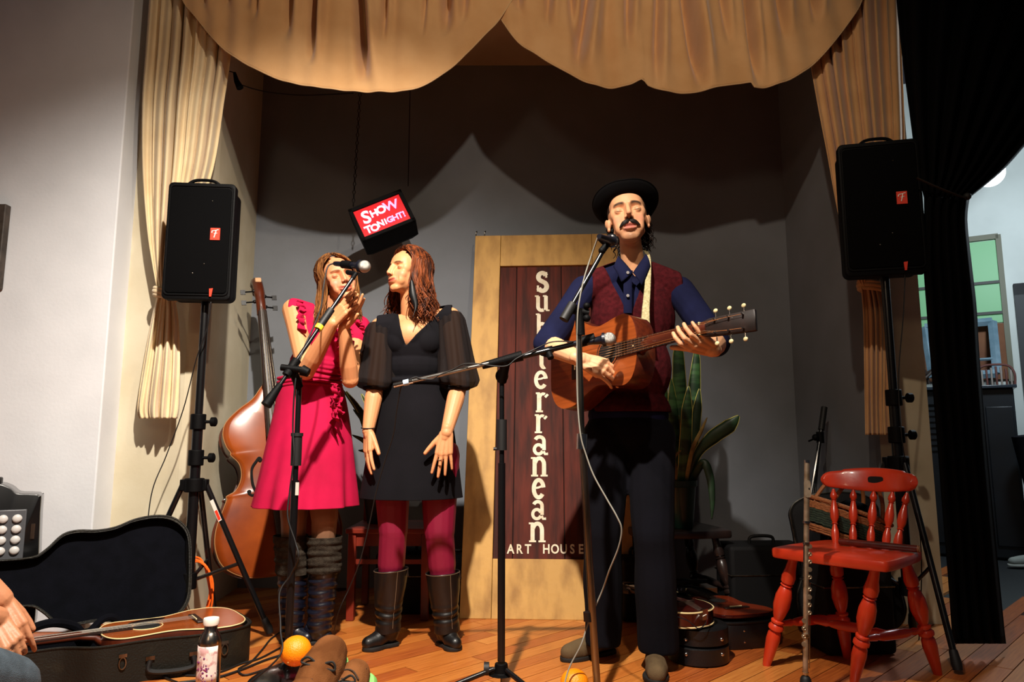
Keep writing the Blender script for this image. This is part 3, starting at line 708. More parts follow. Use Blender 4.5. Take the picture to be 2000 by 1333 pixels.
# ------------------------------------------------ people
SKIN = np.array(lin('e2a87e')[:3]); 
def skinmat(n, c): return mat(n, c, 0.5, vcol=True, sss=.08, bump=.12, bs=260, spec=.4)
MSK = skinmat('skin', 'e2a87e')
def lc(h): return np.array(lin(h)[:3])
def head(M, s=1.0, jaw=1.0, nose=1.0, smile=0.0, openm=0.0, skin='e4ab82', lip='b5625a', brow='4a2c1c', scalp='4a2c1c', cheeks=1.0, neck=None, beard=None, bthick=1.0):
    """face looks along local -y, x = picture right when it faces the camera, z up; eyes at z=0. Returns verts, faces, colours (world)."""
    Z = V
    e, c = 'e', 'c'
    pr = [(e, (0, .018, .035), (.074, .094, .084)), (e, (0, -.030, .030), (.062, .056, .062)), (e, (0, -.022, -.038), (.057, .066, .066)),
          (e, (0, -.028, -.068), (.046 * jaw, .054, .040)), (e, (0, -.062, -.096), (.022 * jaw, .020, .019)),
          (c, (.045 * jaw, .002, -.052), (.014, -.060, -.096), .017, .016), (c, (-.045 * jaw, .002, -.052), (-.014, -.060, -.096), .017, .016),
          (e, (.033, -.052, -.036), (.027 * cheeks, .023, .026)), (e, (-.033, -.052, -.036), (.027 * cheeks, .023, .026)),
          (e, (.030, -.052, -.058), (.024, .024, .030)), (e, (-.030, -.052, -.058), (.024, .024, .030)),
          (e, (.040, -.040, .000), (.026, .026, .030)), (e, (-.040, -.040, .000), (.026, .026, .030)),
          (c, (.010, -.082, .020), (.042, -.068, .020), .009, .009), (c, (-.010, -.082, .020), (-.042, -.068, .020), .009, .009),
          None, (c, (0, -.084, .012), (0, -.104 * nose ** .3, -.032), .0080, .0090), (e, (0, -.103 * nose ** .4, -.034), (.0095, .0105 * nose, .0085)),
          (e, (.0095, -.092, -.038), (.0075, .0105, .0068)), (e, (-.0095, -.092, -.038), (.0075, .0105, .0068)), (c, (0, -.078, .012), (0, -.088, -.034), .012, .0135),
          (e, (0, -.074, -.062), (.030, .018, .022)),
          (e, (.031, -.0655, -.001), (.0165, .0130, .0130)), (e, (-.031, -.0655, -.001), (.0165, .0130, .0130))]
    k_ = pr.index(None); base = pr[:k_]; pr = pr[k_ + 1:]
    # lips
    w_ = .021 + .006 * smile; up = .004 * smile
    for sx in (-1, 1):
        k3 = .0035 * smile
        pr += [(c, (0, -.0900 + k3, -.0615 + openm * .2), (sx * w_ * .6, -.0860 + k3, -.0620 + up * .4), .0040, .0038), (c, (sx * w_ * .6, -.0860 + k3, -.0620 + up * .4), (sx * w_ * 1.1, -.0755 + k3 * .5, -.0655 + up), .0038, .0024),
               (c, (0, -.0890 + k3, -.0710 - openm), (sx * w_ * .6, -.0850 + k3, -.0705 - openm * .9 + up * .4), .0048, .0042), (c, (sx * w_ * .6, -.0850 + k3, -.0705 - openm * .9 + up * .4), (sx * w_ * 1.05, -.0755 + k3 * .5, -.0665 + up), .0040, .0024)]
        R = Mx.Rotation(sx * math.radians(-18), 3, 'Z')
        pr += [(e, (sx * .072, .012, -.012), (.0085, .015, .020), R), (e, (sx * .079, .018, -.004), (.006, .012, .016), R), (e, (sx * .073, .009, -.033), (.006, .009, .008), R)]
    if neck is not None:
        MI = M.inverted(); nb = MI @ V(neck)
        base += [(c, (0, .022, -.060), tuple(nb), .050 / s * (1 if jaw >= 1 else .92), .056 / s * (1 if jaw >= 1 else .92))]
    bv, bf, _ = blob(base, .0030, 26); gb = G(); gb.v = [tuple(p) for p in bv.tolist()]; gb.f = [tuple(p) for p in bf.tolist()]
    v, f, nn = blob([('g', gb)] + pr, .0022, 5)
    # carve eye sockets, nostrils, mouth line, philtrum
    def g3(p, r): d = (v - np.array(p)) / np.array(r); return np.exp(-(d ** 2).sum(1))
    dy = np.zeros(len(v))
    for sx in (-1, 1):
        dy += .0085 * g3((sx * .0185, -.082, .003), (.009, .03, .012)) + .0055 * g3((sx * .032, -.08, .0115), (.019, .03, .0055)) + .0025 * g3((sx * .032, -.08, -.016), (.014, .03, .004))
        dy += .0055 * g3((sx * .0065, -.098, -.044), (.0032, .02, .003))
        dy -= .0 ; dy += .0025 * g3((sx * (w_ + .010), -.07, -.060), (.004, .03, .010)) * (.4 + smile)
    dy += .0035 * g3((0, -.09, -.082 - openm), (.016, .03, .004))
    m_ = (.0045 + .5 * openm) * np.exp(-((v[:, 2] + .0662 + openm * .42 - up * (v[:, 0] / w_) ** 2 * .9) / (.0022 + openm * .40)) ** 2) * np.exp(-(v[:, 0] / (w_ * 1.05)) ** 4) * (v[:, 1] < -.06)
    dy += np.minimum(m_, .016)
    front = v[:, 1] < -.02
    v = v.copy(); v[:, 1] += dy * front
    # colour
    col = np.tile(lc(skin), (len(v), 1)); x, y, z = v.T
    def paint(wt, h): 
        nonlocal col
        wt = np.clip(wt, 0, 1)[:, None]; col = col * (1 - wt) + lc(h) * wt
    paint(.45 * (g3((.040, -.06, -.036), (.02, .04, .017)) + g3((-.040, -.06, -.036), (.02, .04, .017))), 'd2786a')
    paint(.3 * g3((0, -.105, -.036), (.012, .02, .012)), 'c8705c')
    zl = -.0662 - openm * .42
    lipz = np.exp(-((z - (zl + up * (x / w_) ** 2)) / (.0085 + openm * .55)) ** 6) * np.exp(-(x / (w_ * 1.12)) ** 6) * (y < -.066)
    paint(lipz * .85, lip)
    for sx in (-1, 1):
        lash = np.exp(-((z - (-.0058 + 14 * (x - sx * .031) ** 2)) / .0014) ** 2) * np.exp(-((x - sx * .031) / .0135) ** 6) * (y < -.06)
        paint(lash * .95, '20120c')
        paint(.35 * g3((sx * .031, -.08, .004), (.014, .03, .005)), 'a8664c')
        bz = .0195 - 9 * (x - sx * .030) ** 2 + .002
        bw = np.exp(-((z - bz) / (.0034 * bthick)) ** 4) * np.exp(-((x - sx * .031) / .019) ** 8) * (y < -.05)
        paint(bw * .95, brow)
    paint(1.6 * (g3((.0065, -.098, -.0435), (.0035, .012, .003)) + g3((-.0065, -.098, -.0435), (.0035, .012, .003))), '4a1c14')
    hair_ = (z > .055 + .0 * x) * (y > -.075 - (z - .055) * .1) + (y > .03) * (z > -.05)
    hair_ = ((y > -.030 - .9 * (.095 - z)) & (z > .070)) | ((y > .030) & (z > -.075)) | ((np.abs(x) > .058) & (z > .02) & (y > -.025))
    paint(hair_.astype(float) * .95, scalp)
    if beard:
        paint(.40 * (g3((0, -.07, -.100), (.030, .05, .016)) + .5 * g3((0, -.06, -.085), (.05, .05, .025))), beard)
    A = M @ Mx.Scale(s, 4)
    return np_apply(A, v), f, col
def hand(M, s=1.0, mirror=1, curl=(.15, .15, .2, .25), spread=(.16, .05, -.05, -.17), thumb=(.5, .25), bend=(1, 1, .8), thumbpts=None, tcurl=.2):
    """wrist at origin, fingers along +x, back of the hand +z, thumb towards +y*mirror. Returns primitives (world)."""
    pr = []; A = M @ Mx.Scale(s, 4)
    def T(p): return A @ V((p[0], p[1] * mirror, p[2]))
    kn = [(.088, .028, .002), (.092, .009, .005), (.087, -.010, .003), (.080, -.027, -.001)]
    ln = [(.040, .024, .020), (.044, .028, .021), (.041, .026, .020), (.032, .019, .018)]
    rd = [.0088, .0090, .0085, .0076]
    for k in range(4):
        y0 = kn[k][1] * .62
        pr.append(('c', T((.006, y0, 0)), T(kn[k]), .0135 * s, .0112 * s))
        pr.append(('c', T((.03, y0 * 1.05, -.008)), T((kn[k][0] - .008, kn[k][1], -.008)), .011 * s, .010 * s))
        p = V(kn[k]); a = 0; c_ = curl[k] if hasattr(curl, '__len__') else curl; sp = spread[k]
        r = rd[k]
        for j in range(3):
            a += c_ * bend[j] * (1 if j else .9)
            d = V((math.cos(a) * math.cos(sp), math.sin(sp) * math.cos(a), -math.sin(a)))
            q = p + d * ln[k][j]; r2 = r * (.93, .90, .86)[j]
            pr.append(('c', T(p), T(q), r * s, r2 * s)); p = q; r = r2
    if thumbpts is None:
        a, dn = thumb
        p0 = V((.018, .020, -.006)); d0 = V((math.cos(a), math.sin(a), -dn)).normalized(); p1 = p0 + d0 * .042
        a2 = a - tcurl; d1 = V((math.cos(a2), math.sin(a2), -dn * .8)).normalized(); p2 = p1 + d1 * .030
        a3 = a2 - tcurl * .6; d2 = V((math.cos(a3), math.sin(a3), -dn * .6)).normalized(); p3 = p2 + d2 * .024
        tp = [p0, p1, p2, p3]
    else: tp = [V(p) for p in thumbpts]
    for (a, b, ra, rb) in zip(tp, tp[1:], (.0150, .0112, .0098), (.0118, .0098, .0082)): pr.append(('c', T(a), T(b), ra * s, rb * s))
    pr.append(('c', T((-.02, 0, 0)), T((.02, .004, -.002)), .022 * s, .021 * s))
    return pr
def arm(sh, el, wr, r=(.046, .038, .041, .026), s=1.0):
    sh, el, wr = V(sh), V(el), V(wr); r = [a * s for a in r]
    m = lerp(el, wr, .28)
    return [('c', sh, el, r[0], r[1]), ('c', el, m, r[1] * .95, r[2]), ('c', m, wr, r[2], r[3])]
def skinpart(prims, voxel=.0026, skin='e4ab82', knuckles=None, smooth=2):
    v, f, nn = blob(prims, voxel, smooth); return v, f, np.tile(lc(skin), (len(v), 1))
def person(name, label, at, parts, mat_=MSK):
    t = thing(name, label, 'person', at=at)
    v, f = join([(a, b) for a, b, c in parts]); col = np.concatenate([c for a, b, c in parts])
    link('body', meshnp('body', v, f, col), mat_, t, angle=180)
    return t
def cloth(name, prims, voxel, m, parent, amp=.003, freq=30, direction=(0, 0, 1), seed=0, rem=None, smooth=4, off=0.0, extra=None, solid=0, **k):
    v, f, nn = blob(prims, voxel, smooth)
    v = v + nn * off
    if amp: v = fold(v, nn, amp, freq, direction, seed)
    if extra: v = extra(v, nn)
    if rem is not None: v, f, nn = cut(v, f, nn, rem)
    return link(name, meshnp(name, v, f), m, parent, angle=180, solid=solid, **k)
def rings_loft(g, rings, n, fn=None):
    """rings: (centre, rx, ry, phase)."""
    vs = []; fs = []
    for j, (c_, rx_, ry_, k_) in enumerate(rings):
        for i in range(n):
            a = 2 * math.pi * i / n; q = 1 + (fn(a, j / (len(rings) - 1)) if fn else 0)
            vs.append(V(c_) + V((math.cos(a) * rx_ * q, math.sin(a) * ry_ * q, k_ * math.sin(a * 9) if k_ else 0)))
    for j in range(len(rings) - 1):
        for i in range(n):
            l = (i + 1) % n; fs.append((j * n + i, j * n + l, (j + 1) * n + l, (j + 1) * n + i))
    g.add(vs, fs)
def densify(keys, m=60):
    """keys: (z, cx, cy, rx, ry) interpolated smoothly"""
    out = []; pts = crom([V((k[0], k[1], k[2])) for k in keys], m // len(keys) + 2); rr = crom([V((k[3], k[4], 0)) for k in keys], m // len(keys) + 2)
    return [(V((p.y, p.z, p.x)), r.x, r.y, 0) for p, r in zip(pts, rr)]
def locks(M, nl, seed, length, part=.0, rad=.0062, az0=62, curl=.012, wave=26, flare=.03, drop=.17, s=1.0, fringe=0.0, jitter=.03, down=None, lift=1.0, side=(1, 1), yaw=0.0):
    """long hair: tapered locks that leave a parting, follow the skull and hang"""
    r = random.Random(seed); g = G(); Q = M @ Mx.Scale(s, 4); I3 = M.to_3x3().inverted(); dn = I3 @ V((0, 0, -1))
    for i in range(nl):
        sd = -1 if i % 2 else 1
        if r.random() > side[0 if sd < 0 else 1]: continue
        k = r.random() ** .85
        y0 = lerp(-.058, .085, r.random() ** 1.2); azf = lerp(az0, 178, min(1, k * 1.05)) + r.uniform(-6, 6)
        layer = 1 + r.uniform(-.035, .07)
        rx_, ry_, rz_ = .086 * layer, .108 * layer, .099 * layer; cz = .027; cy = .012
        zt = math.sqrt(max(0, 1 - ((y0 - cy) / ry_) ** 2))
        az_s = math.degrees(math.atan2(.012, -(y0 - cy) / ry_ * .09)); 
        pts = []; th0 = math.degrees(math.acos(max(-1, min(1, zt * .995)))) + 2
        if y0 < cy: azs = lerp(8, 40, r.random())
        else: azs = 172
        N1 = 9; thE = 98 + r.uniform(-6, 14)
        for j in range(N1):
            t_ = j / (N1 - 1); th = math.radians(lerp(th0, thE, t_)); az = math.radians(lerp(azs, azf, min(1, t_ * 1.5) ** .8))
            pts.append(V((part * (1 - t_) + sd * rx_ * math.sin(th) * math.sin(az), cy - ry_ * math.sin(th) * math.cos(az), cz + rz_ * math.cos(th) * lift)))
        L_ = length * r.uniform(.72, 1.05); ph = r.uniform(0, 6.28); ph2 = r.uniform(0, 6.28)
        d = pts[-1] - pts[-2]; d.normalize(); p = pts[-1]; outd = V((pts[-1].x, pts[-1].y - cy, 0)).normalized()
        NS = 13; am = curl * r.uniform(.5, 1.4)
        for j in range(1, NS + 1):
            t_ = j / NS; d = (d * .6 + dn * .55 + outd * flare * (2.2 * t_ if t_ > .45 else .25)).normalized(); p = p + d * (L_ / NS)
            tang = V((-outd.y, outd.x, 0)); w_ = am * t_
            pts.append(p + tang * w_ * math.sin(ph + wave * t_ * L_ / .25 * .35) + outd * w_ * math.cos(ph2 + wave * t_ * L_ / .25 * .35))
        n = len(pts); rr = [rad * r.uniform(.9, 1.3) * (min(1, .45 + 3 * k_ / n)) * (1 if k_ < n * .6 else max(.06, 1 - ((k_ - n * .6) / (n * .4)) ** 1.6)) for k_, t in enumerate(pts)]
        g.tube([Q @ p for p in pts], [a * s for a in rr], 6, flat=.55, cap=True)
    return g
# ------------------------------------------------ the singing guitarist
MNAVY = mat('navy_shirt', '171a38', 0.9, col2='12142c', ns=8, spec=.1, bump=.3, bs=700)
MVEST = mat('maroon_vest', '4a1318', 0.95, col2='360c10', ns=60, spec=.1, bump=.5, bs=600)
MTROU = mat('black_trousers', '0c0c13', 0.95, col2='09090f', ns=6, spec=.12, bump=.3, bs=500)
MHAT = mat('black_felt', '060506', 0.95, spec=.1, bump=.3, bs=400)
YM = 2.93
hc = P(1226, 427, YM - .02)
Mh = Mx.Translation(hc) @ Mx.Rotation(math.radians(-9), 4, 'Z') @ Mx.Rotation(math.radians(-10), 4, 'X') @ Mx.Rotation(math.radians(-5), 4, 'Y') @ Mx.Scale(1.07, 4, (0, 0, 1))
neckb = P(1238, 530, YM + .03)
HS = 1.13
parts = [head(Mh, HS, .95, 1.25, 0, .007, 'dba076', 'b5605a', '1c120e', '120c0a', .92, neckb, '3a2a22', 1.35)]
shR, shL = P(1142, 566, YM + .02), P(1326, 566, YM + .02)
elR, wrR = P(1068, 672, YM - .06), P(1134, 703, 2.67)
elL, wrL = P(1397, 670, 2.70), P(1390, 682, 2.44)
Hs = 1.08
# strumming hand
dR = (P(1178, 722, 2.66) - wrR)
MR = frame(wrR, dR, V((.15, -1, .35)))
handR = hand(MR, Hs, 1, (.38, .50, .42, .36), (.02, -.02, -.05, -.10), bend=(1, 1.0, .7), thumb=(.42, .15), tcurl=.15)
# fretting hand
MLh = frame(wrL, P(1349, 665, 2.345) - wrL, V((-.15, -.80, -.60)))
handL = hand(MLh, Hs, 1, (.62, .70, .66, .50), (.14, .06, .0, -.16), bend=(.75, 1.2, .9), thumbpts=[(.018, .024, -.010), (.030, .052, -.036), (.042, .074, -.054), (.056, .090, -.064)])
parts.append(skinpart(arm(lerp(shR, elR, .3), elR, wrR, (.046, .041, .043, .028)) + handR, .0026, 'dfa67c'))
parts.append(skinpart(arm(lerp(shL, elL, .3), elL, wrL, (.046, .041, .043, .029)) + handL, .0026, 'dfa67c'))
chest = P(1236, 620, YM + .03); hips = P(1228, 812, YM + .02); belly = P(1232, 720, YM + .02)
def torso(k=0.0, nk=True):
    pr = [('e', chest, (.160 + k, .105 + k, .17 + k)), ('e', belly, (.150 + k, .100 + k, .17 + k)), ('e', hips, (.160 + k, .105 + k, .13 + k)),
          ('c', shR, lerp(shR, neckb, .75), .052 + k, .050 + k), ('c', shL, lerp(shL, neckb, .75), .052 + k, .050 + k), ('e', P(1236, 585, YM + .03), (.175 + k, .082 + k, .085 + k))]
    return pr
kR, kL = P(1178, 1040, YM - .02), P(1275, 1050, YM - .10); aR, aL = P(1178, 1244, YM + .04), P(1286, 1250, YM - .05)
hR, hL = P(1186, 850, YM + .01), P(1272, 850, YM + .01)
parts.append(skinpart(torso(-.02) + [('c', hR, kR, .07, .05), ('c', kR, aR, .05, .035), ('c', hL, kL, .07, .05), ('c', kL, aL, .05, .035)], .008, 'dfa67c'))
man = person('person', 'man in a black bowler hat and maroon vest singing and playing guitar', (hc.x, YM, 0), parts)
# shirt
vneck = P(1238, 560, 2.84)
def remshirt(c):
    x = c[:, 0] - neckb.x; z = c[:, 2]
    return ((np.abs(x + .004) < .052 * np.clip((z - P(1228, 534, YM - .1).z) / .075, 0, 2)) & (c[:, 1] < neckb.y + .03) & (np.abs(x) < .07)) | (z > neckb.z + .035)
cloth('shirt', torso(.006) + [('c', shR, elR, .060, .056), ('c', shL, elL, .060, .056), ('c', elR, lerp(elR, wrR, .10), .056, .052), ('c', elL, lerp(elL, wrL, .10), .056, .052), ('c', neckb, neckb + V((0, 0, .02)), .070, .066)],
      .0055, MNAVY, man, .0032, 42, (elL - shL), 3, remshirt)
# collar, placket and buttons
yc = YM - .09
for sx, p0, p1, p2, p3, p4 in ((-1, (1207, 500), (1236, 533), (1214, 552), (1198, 522), (1205, 512)), (1, (1262, 496), (1236, 533), (1254, 560), (1270, 520), (1266, 508))):
    g = G(); A_ = [P(*p0, yc + .045), P(*p1, yc - .012), P(*p2, yc - .022), P(*p3, yc + .01)]
    n = 8
    def cf(u, v, A_=A_): 
        a = lerp(A_[0], A_[1], u); b = lerp(A_[3], A_[2], u); q = lerp(a, b, v); q.y -= .012 * math.sin(math.pi * v) + .006 * math.sin(math.pi * u); return q
    g.grid(cf, 12, 8); g.build('collar', MNAVY, man, solid=.003, angle=180)
g = G()
ctr = [P(1226, 548, YM - .104), P(1226, 580, YM - .108), P(1226, 612, YM - .108)]
g.tube(crom([P(1228, 528, YM - .100)] + ctr, 5), .017, 8, flat=.25, up=(0, 1, 0)); g.build('placket', MNAVY, man)
for py in (533, 578):
    p = P(1226, py, YM - .118); g = G(); g.tube([p, p + V((0, -.004, 0))], .0062, 12); g.build('button', mat('grey_button', '8c8684', .35), man)
# vest
def remvest(c):
    z0 = P(1228, 622, YM - .1).z; x = c[:, 0] - P(1230, 600, YM - .1).x
    v_ = (c[:, 1] < YM + .02) & (np.abs(x) < .078 * np.clip((c[:, 2] - z0) / .20, 0, 1.6)) & (c[:, 2] > z0)
    armh = (np.abs(c[:, 0] - neckb.x) > .185)
    nk = ((c[:, 0] - neckb.x) ** 2 + (c[:, 1] - neckb.y) ** 2 < .078 ** 2) & (c[:, 2] > neckb.z - .01)
    return v_ | armh | nk | (c[:, 2] < P(1230, 806, YM).z)
cloth('vest', torso(.017), .0055, MVEST, man, .0022, 26, (0, 0, 1), 8, remvest, solid=.003)
# trousers
def legs_extra(v, nn):
    r = np.random.RandomState(3); out = np.zeros(len(v))
    for k in range(6):
        q = r.randn(3) * np.array([1, .6, 1.4]); q /= np.linalg.norm(q); fr = r.uniform(14, 34); out += np.sin(v @ q * fr + r.uniform(0, 6) + 1.5 * np.sin(v @ r.randn(3) * 6))
    low = np.clip((.9 - v[:, 2]) / .5, 0.15, 1)
    return v + nn * (out / 6 * .010 * low)[:, None]
lowR, lowL = P(1178, 1252, YM + .03), P(1286, 1266, YM - .06)
tr = [('e', P(1228, 838, YM + .02), (.172, .118, .12)), ('c', P(1186, 855, YM + .01), kR, .100, .080), ('c', kR, lowR, .080, .070), ('c', P(1272, 855, YM + .01), kL, .100, .082), ('c', kL, lowL, .082, .078),]
cloth('trousers', tr, .0065, MTROU, man, .0, 20, (0, 0, 1), 2, lambda c: (c[:, 2] < .070) | (c[:, 2] > P(1228, 778, YM).z), extra=legs_extra)
# hat
g = G(); prof = []
N_ = 48
def brim(u, v):
    a = 2 * math.pi * u; r = lerp(.078, .128, v); curl = .020 * v ** 3 + .012 * v * v * abs(math.cos(a))
    return V((math.cos(a) * r * .96, math.sin(a) * r * 1.14, .0 + curl - .006 * v * (1 - v) * 4))
g.grid(brim, N_, 9, cu=True); 
hm = Mh @ Mx.Scale(HS, 4) @ Mx.Translation((0, .026, .047)) @ Mx.Rotation(math.radians(-9), 4, 'X')
g.v = [tuple(hm @ V(p)) for p in g.v]
hat = g.build('hat', MHAT, man, solid=.003, angle=180)
g = G(); g.lathe([(.080, -.012), (.083, .0), (.084, .030), (.080, .055), (.068, .075), (.045, .086), (.015, .090), (.002, .0905)], 40, hm @ Mx.Scale(.96, 4, (1, 0, 0)) @ Mx.Scale(1.14, 4, (0, 1, 0)))
g.build('crown', MHAT, hat)
g = G(); g.lathe([(.0845, .003), (.086, .005), (.086, .026), (.0845, .028)], 40, hm @ Mx.Scale(.96, 4, (1, 0, 0)) @ Mx.Scale(1.14, 4, (0, 1, 0))); g.build('hat_band', mat('hat_ribbon', '050505', .5), hat)
g = G(); g.tube([hm @ (brim(k / 60, 1.0)) for k in range(60)], .0032, 6, closed=True); g.build('brim_edge', MHAT, hat)
# moustache and nape curls
MHR = mat('dark_brown_hair', '0e0806', 0.6, col2='1e120c', ns=90, spec=.25)
A_ = Mh @ Mx.Scale(HS, 4); r_ = random.Random(5); g = G()
for i in range(90):
    sx = -1 if i % 2 else 1; u = r_.random(); x0 = sx * lerp(.002, .023, u); zb = -.0470 - .0035 * u
    p0 = V((x0, -.093 + .009 * u * u * 1.2, zb + r_.uniform(-.001, .002))); d = V((sx * lerp(.20, .75, u), .30 * u, -1.0)).normalized(); L_ = lerp(.012, .024, u)
    pts = [p0, p0 + d * L_ * .5 + V((0, -.002, 0)), p0 + d * L_ + V((sx * .001, .0, -.0005))]
    g.tube([A_ @ p for p in crom(pts, 3)], [.0016, .0024, .0026, .0026, .0024, .0018, .0008], 5)
g.build('moustache', MHR, man)
g = G()
for i in range(150):
    sx = 1 if i % 5 else -1; a = math.radians(r_.uniform(98, 178)); R_ = r_.uniform(.070, .084)
    p = V((sx * R_ * math.sin(a), .018 - R_ * 1.12 * math.cos(a), r_.uniform(-.060, .03))); pts = [p]; ph = r_.uniform(0, 6)
    n_ = 18; L_ = r_.uniform(.03, .075); Rr = r_.uniform(.003, .006)
    for j in range(1, n_):
        t_ = j / n_; pts.append(p + V((sx * .010 * t_ + Rr * math.cos(ph + j * .62) - Rr * math.cos(ph), .004 * t_ + Rr * math.sin(ph + j * .62) - Rr * math.sin(ph), -L_ * t_)))
    g.tube([A_ @ q for q in pts], [.0030 * (1 - .7 * (k / n_) ** 2) for k in range(n_)], 5)
g.build('hair', MHR, man)
# guitar strap over the shoulder
MSTRAP = mat('pale_woven_strap', 'cdbf92', 0.85, col2='a89c70', ns=120, bump=.5, bs=300)
g = G(); g.tube(crom([P(1256, 486, YM + .10), P(1265, 497, YM - .01), P(1267, 520, YM - .075), P(1265, 560, YM - .118), P(1262, 600, YM - .142), P(1261, 630, YM - .155), P(1263, 655, YM - .16)], 6), [.0085 + .0125 * (k / 36) ** 1.5 for k in range(37)], 8, flat=.12, up=(0, 1, 0))
strap = g.build('guitar_strap', MSTRAP, man, angle=180)
# shoes
def shoe(parent, heel, toe, m, msole, s=1.0, name='shoe', wide=1.0, ankle=True, laces=None):
    d = toe - heel; L_ = d.length; M_ = frame(heel, d, V((0, 0, 1))); k = L_ / .29
    def q(x, y, z): return M_ @ V((x * L_, y * k * wide, z * k))
    pr = [('c', q(.10, 0, .050), q(.34, 0, .052), .033 * k * wide, .036 * k * wide), ('c', q(.34, 0, .050), q(.66, .004, .040), .037 * k * wide, .038 * k * wide), ('c', q(.66, .004, .038), q(.86, .002, .034), .040 * k * wide, .033 * k * wide), ('c', q(.64, -.010, .034), q(.80, -.008, .032), .034 * k, .030 * k)]
    if ankle: pr.append(('c', q(.14, 0, .07), q(.16, 0, .10), .036 * k, .038 * k))
    v, f, nn = blob(pr, .005, 4); zz = (v - np.array(heel)) @ np.array(M_.to_3x3().col[2]); low = zz < .012 * k
    v = v.copy(); v[low] += np.outer((.012 * k - zz)[low], np.array(M_.to_3x3().col[2]))
    o = link(name, meshnp(name, v, f), m, parent, angle=60)
    g = G(); out = [(.0, -.026), (.0, .026), (.20, .036), (.45, .036), (.68, .044), (.86, .036), (.985, .012), (.985, -.010), (.90, -.036), (.70, -.046), (.45, -.034), (.20, -.034)]
    out = [(p.x, p.y) for p in crom([V((a * L_, b * k * wide, 0)) for a, b in out], 3, True)]
    g.prism(out, .0, .018 * k, M_, .003); g.build('sole', msole, o)
    g = G()
    for j in range(3):
        x = .38 + .08 * j; g.tube(crom([q(x, -.020, .080 - .008 * j), q(x + .02, 0, .092 - .008 * j), q(x, .020, .080 - .008 * j)], 3), .0028 * k, 5)
    g.build('laces', laces or mat('dark_laces', '1a1712', .8), o)
    return o
MSUE = mat('grey_suede', '64523a', 0.95, col2='4c3d2a', ns=12, spec=.15, bump=.4, bs=400); MSOL = mat('dark_sole', '120f0d', .7)
tR, tL = F(1102, 1292), F(1280, 1336); 
shoe(man, F(1196, 1274), F(1096, 1294), MSUE, MSOL, wide=1.15)
shoe(man, V((lowL.x - .004, lowL.y + .06, 0)), V((tL.x, tL.y - .02, 0)), MSUE, MSOL, wide=1.25)
# ------------------------------------------------ woman in the red dress
MRD = mat('raspberry_dress', 'be0f42', 0.85, col2='a80c38', ns=5, bump=.3, bs=600, spec=.2)
YR = 3.20
hr = P(661, 547, YR - .02)
Mr = Mx.Translation(hr) @ Mx.Rotation(math.radians(27), 4, 'Z') @ Mx.Rotation(math.radians(-8), 4, 'X') @ Mx.Rotation(math.radians(-13), 4, 'Y')
nkr = P(643, 628, YR + .03)
parts = [head(Mr, .96, .9, .9, 1.0, .004, 'cf875f', 'ac4038', '7a4a2a', '7c5230', 1.06, nkr)]
sR_, sL_ = P(574, 606, YR - .01), P(698, 640, YR + .05)
eR_, wR_ = P(598, 726, YR - .18), P(650, 632, YR - .30)
eL_, wL_ = P(684, 742, YR - .16), P(672, 640, YR - .26)
# hands pressed together, fingers up and to the right
upd = (P(694, 572, YR - .33) - P(652, 628, YR - .30))
MhR = frame(wR_, upd, V((-.35, -.9, .25)))
hR_ = hand(MhR, .86, 1, (.10, .10, .12, .16), (.10, .03, -.03, -.12), thumb=(.75, .35), tcurl=.3)
updL = (P(697, 574, YR - .28) - P(668, 628, YR - .26))
MhL = frame(wL_, updL, V((.6, .75, .1)))
hL_ = hand(MhL, .86, 1, (.08, .08, .10, .14), (.12, .04, -.03, -.12), thumb=(.8, .3), tcurl=.3)
sk = 'd08d5f'
parts.append(skinpart([('c', sR_, lerp(sR_, eR_, .2), .052, .048)] + arm(sR_, eR_, wR_, (.050, .037, .038, .024)) + hR_, .0026, sk))
parts.append(skinpart([('c', sL_, lerp(sL_, eL_, .2), .050, .046)] + arm(sL_, eL_, wL_, (.048, .037, .038, .024)) + hL_, .0026, sk))
ch = P(634, 660, YR + .03); ws = P(608, 765, YR + .03); hp = P(600, 850, YR + .03)
kR_, kL_ = P(574, 1010, YR + .0), P(634, 1012, YR - .02); aR_, aL_ = P(570, 1215, YR + .03), P(624, 1215, YR + .02)
body = [('e', ch, (.135, .095, .13)), ('c', sR_, nkr, .045, .052), ('c', sL_, nkr, .045, .052), ('e', ws, (.105, .08, .12)), ('e', hp, (.13, .10, .12)), ('c', P(578, 890, YR + .03), kR_, .085, .058), ('c', P(626, 890, YR + .02), kL_, .085, .058), ('c', kR_, aR_, .056, .036), ('c', kL_, aL_, .056, .036)]
v, f, c_ = skinpart(body, .005, sk)
low = v[:, 2] < .80; c_[low] = c_[low] * .28 + lc('5a463c') * .72          # sheer grey-brown stockings on the legs
parts.append((v, f, c_))
wr = person('person', 'woman in a bright raspberry red dress clapping her hands behind the left microphone', (hp.x, YR, 0), parts)
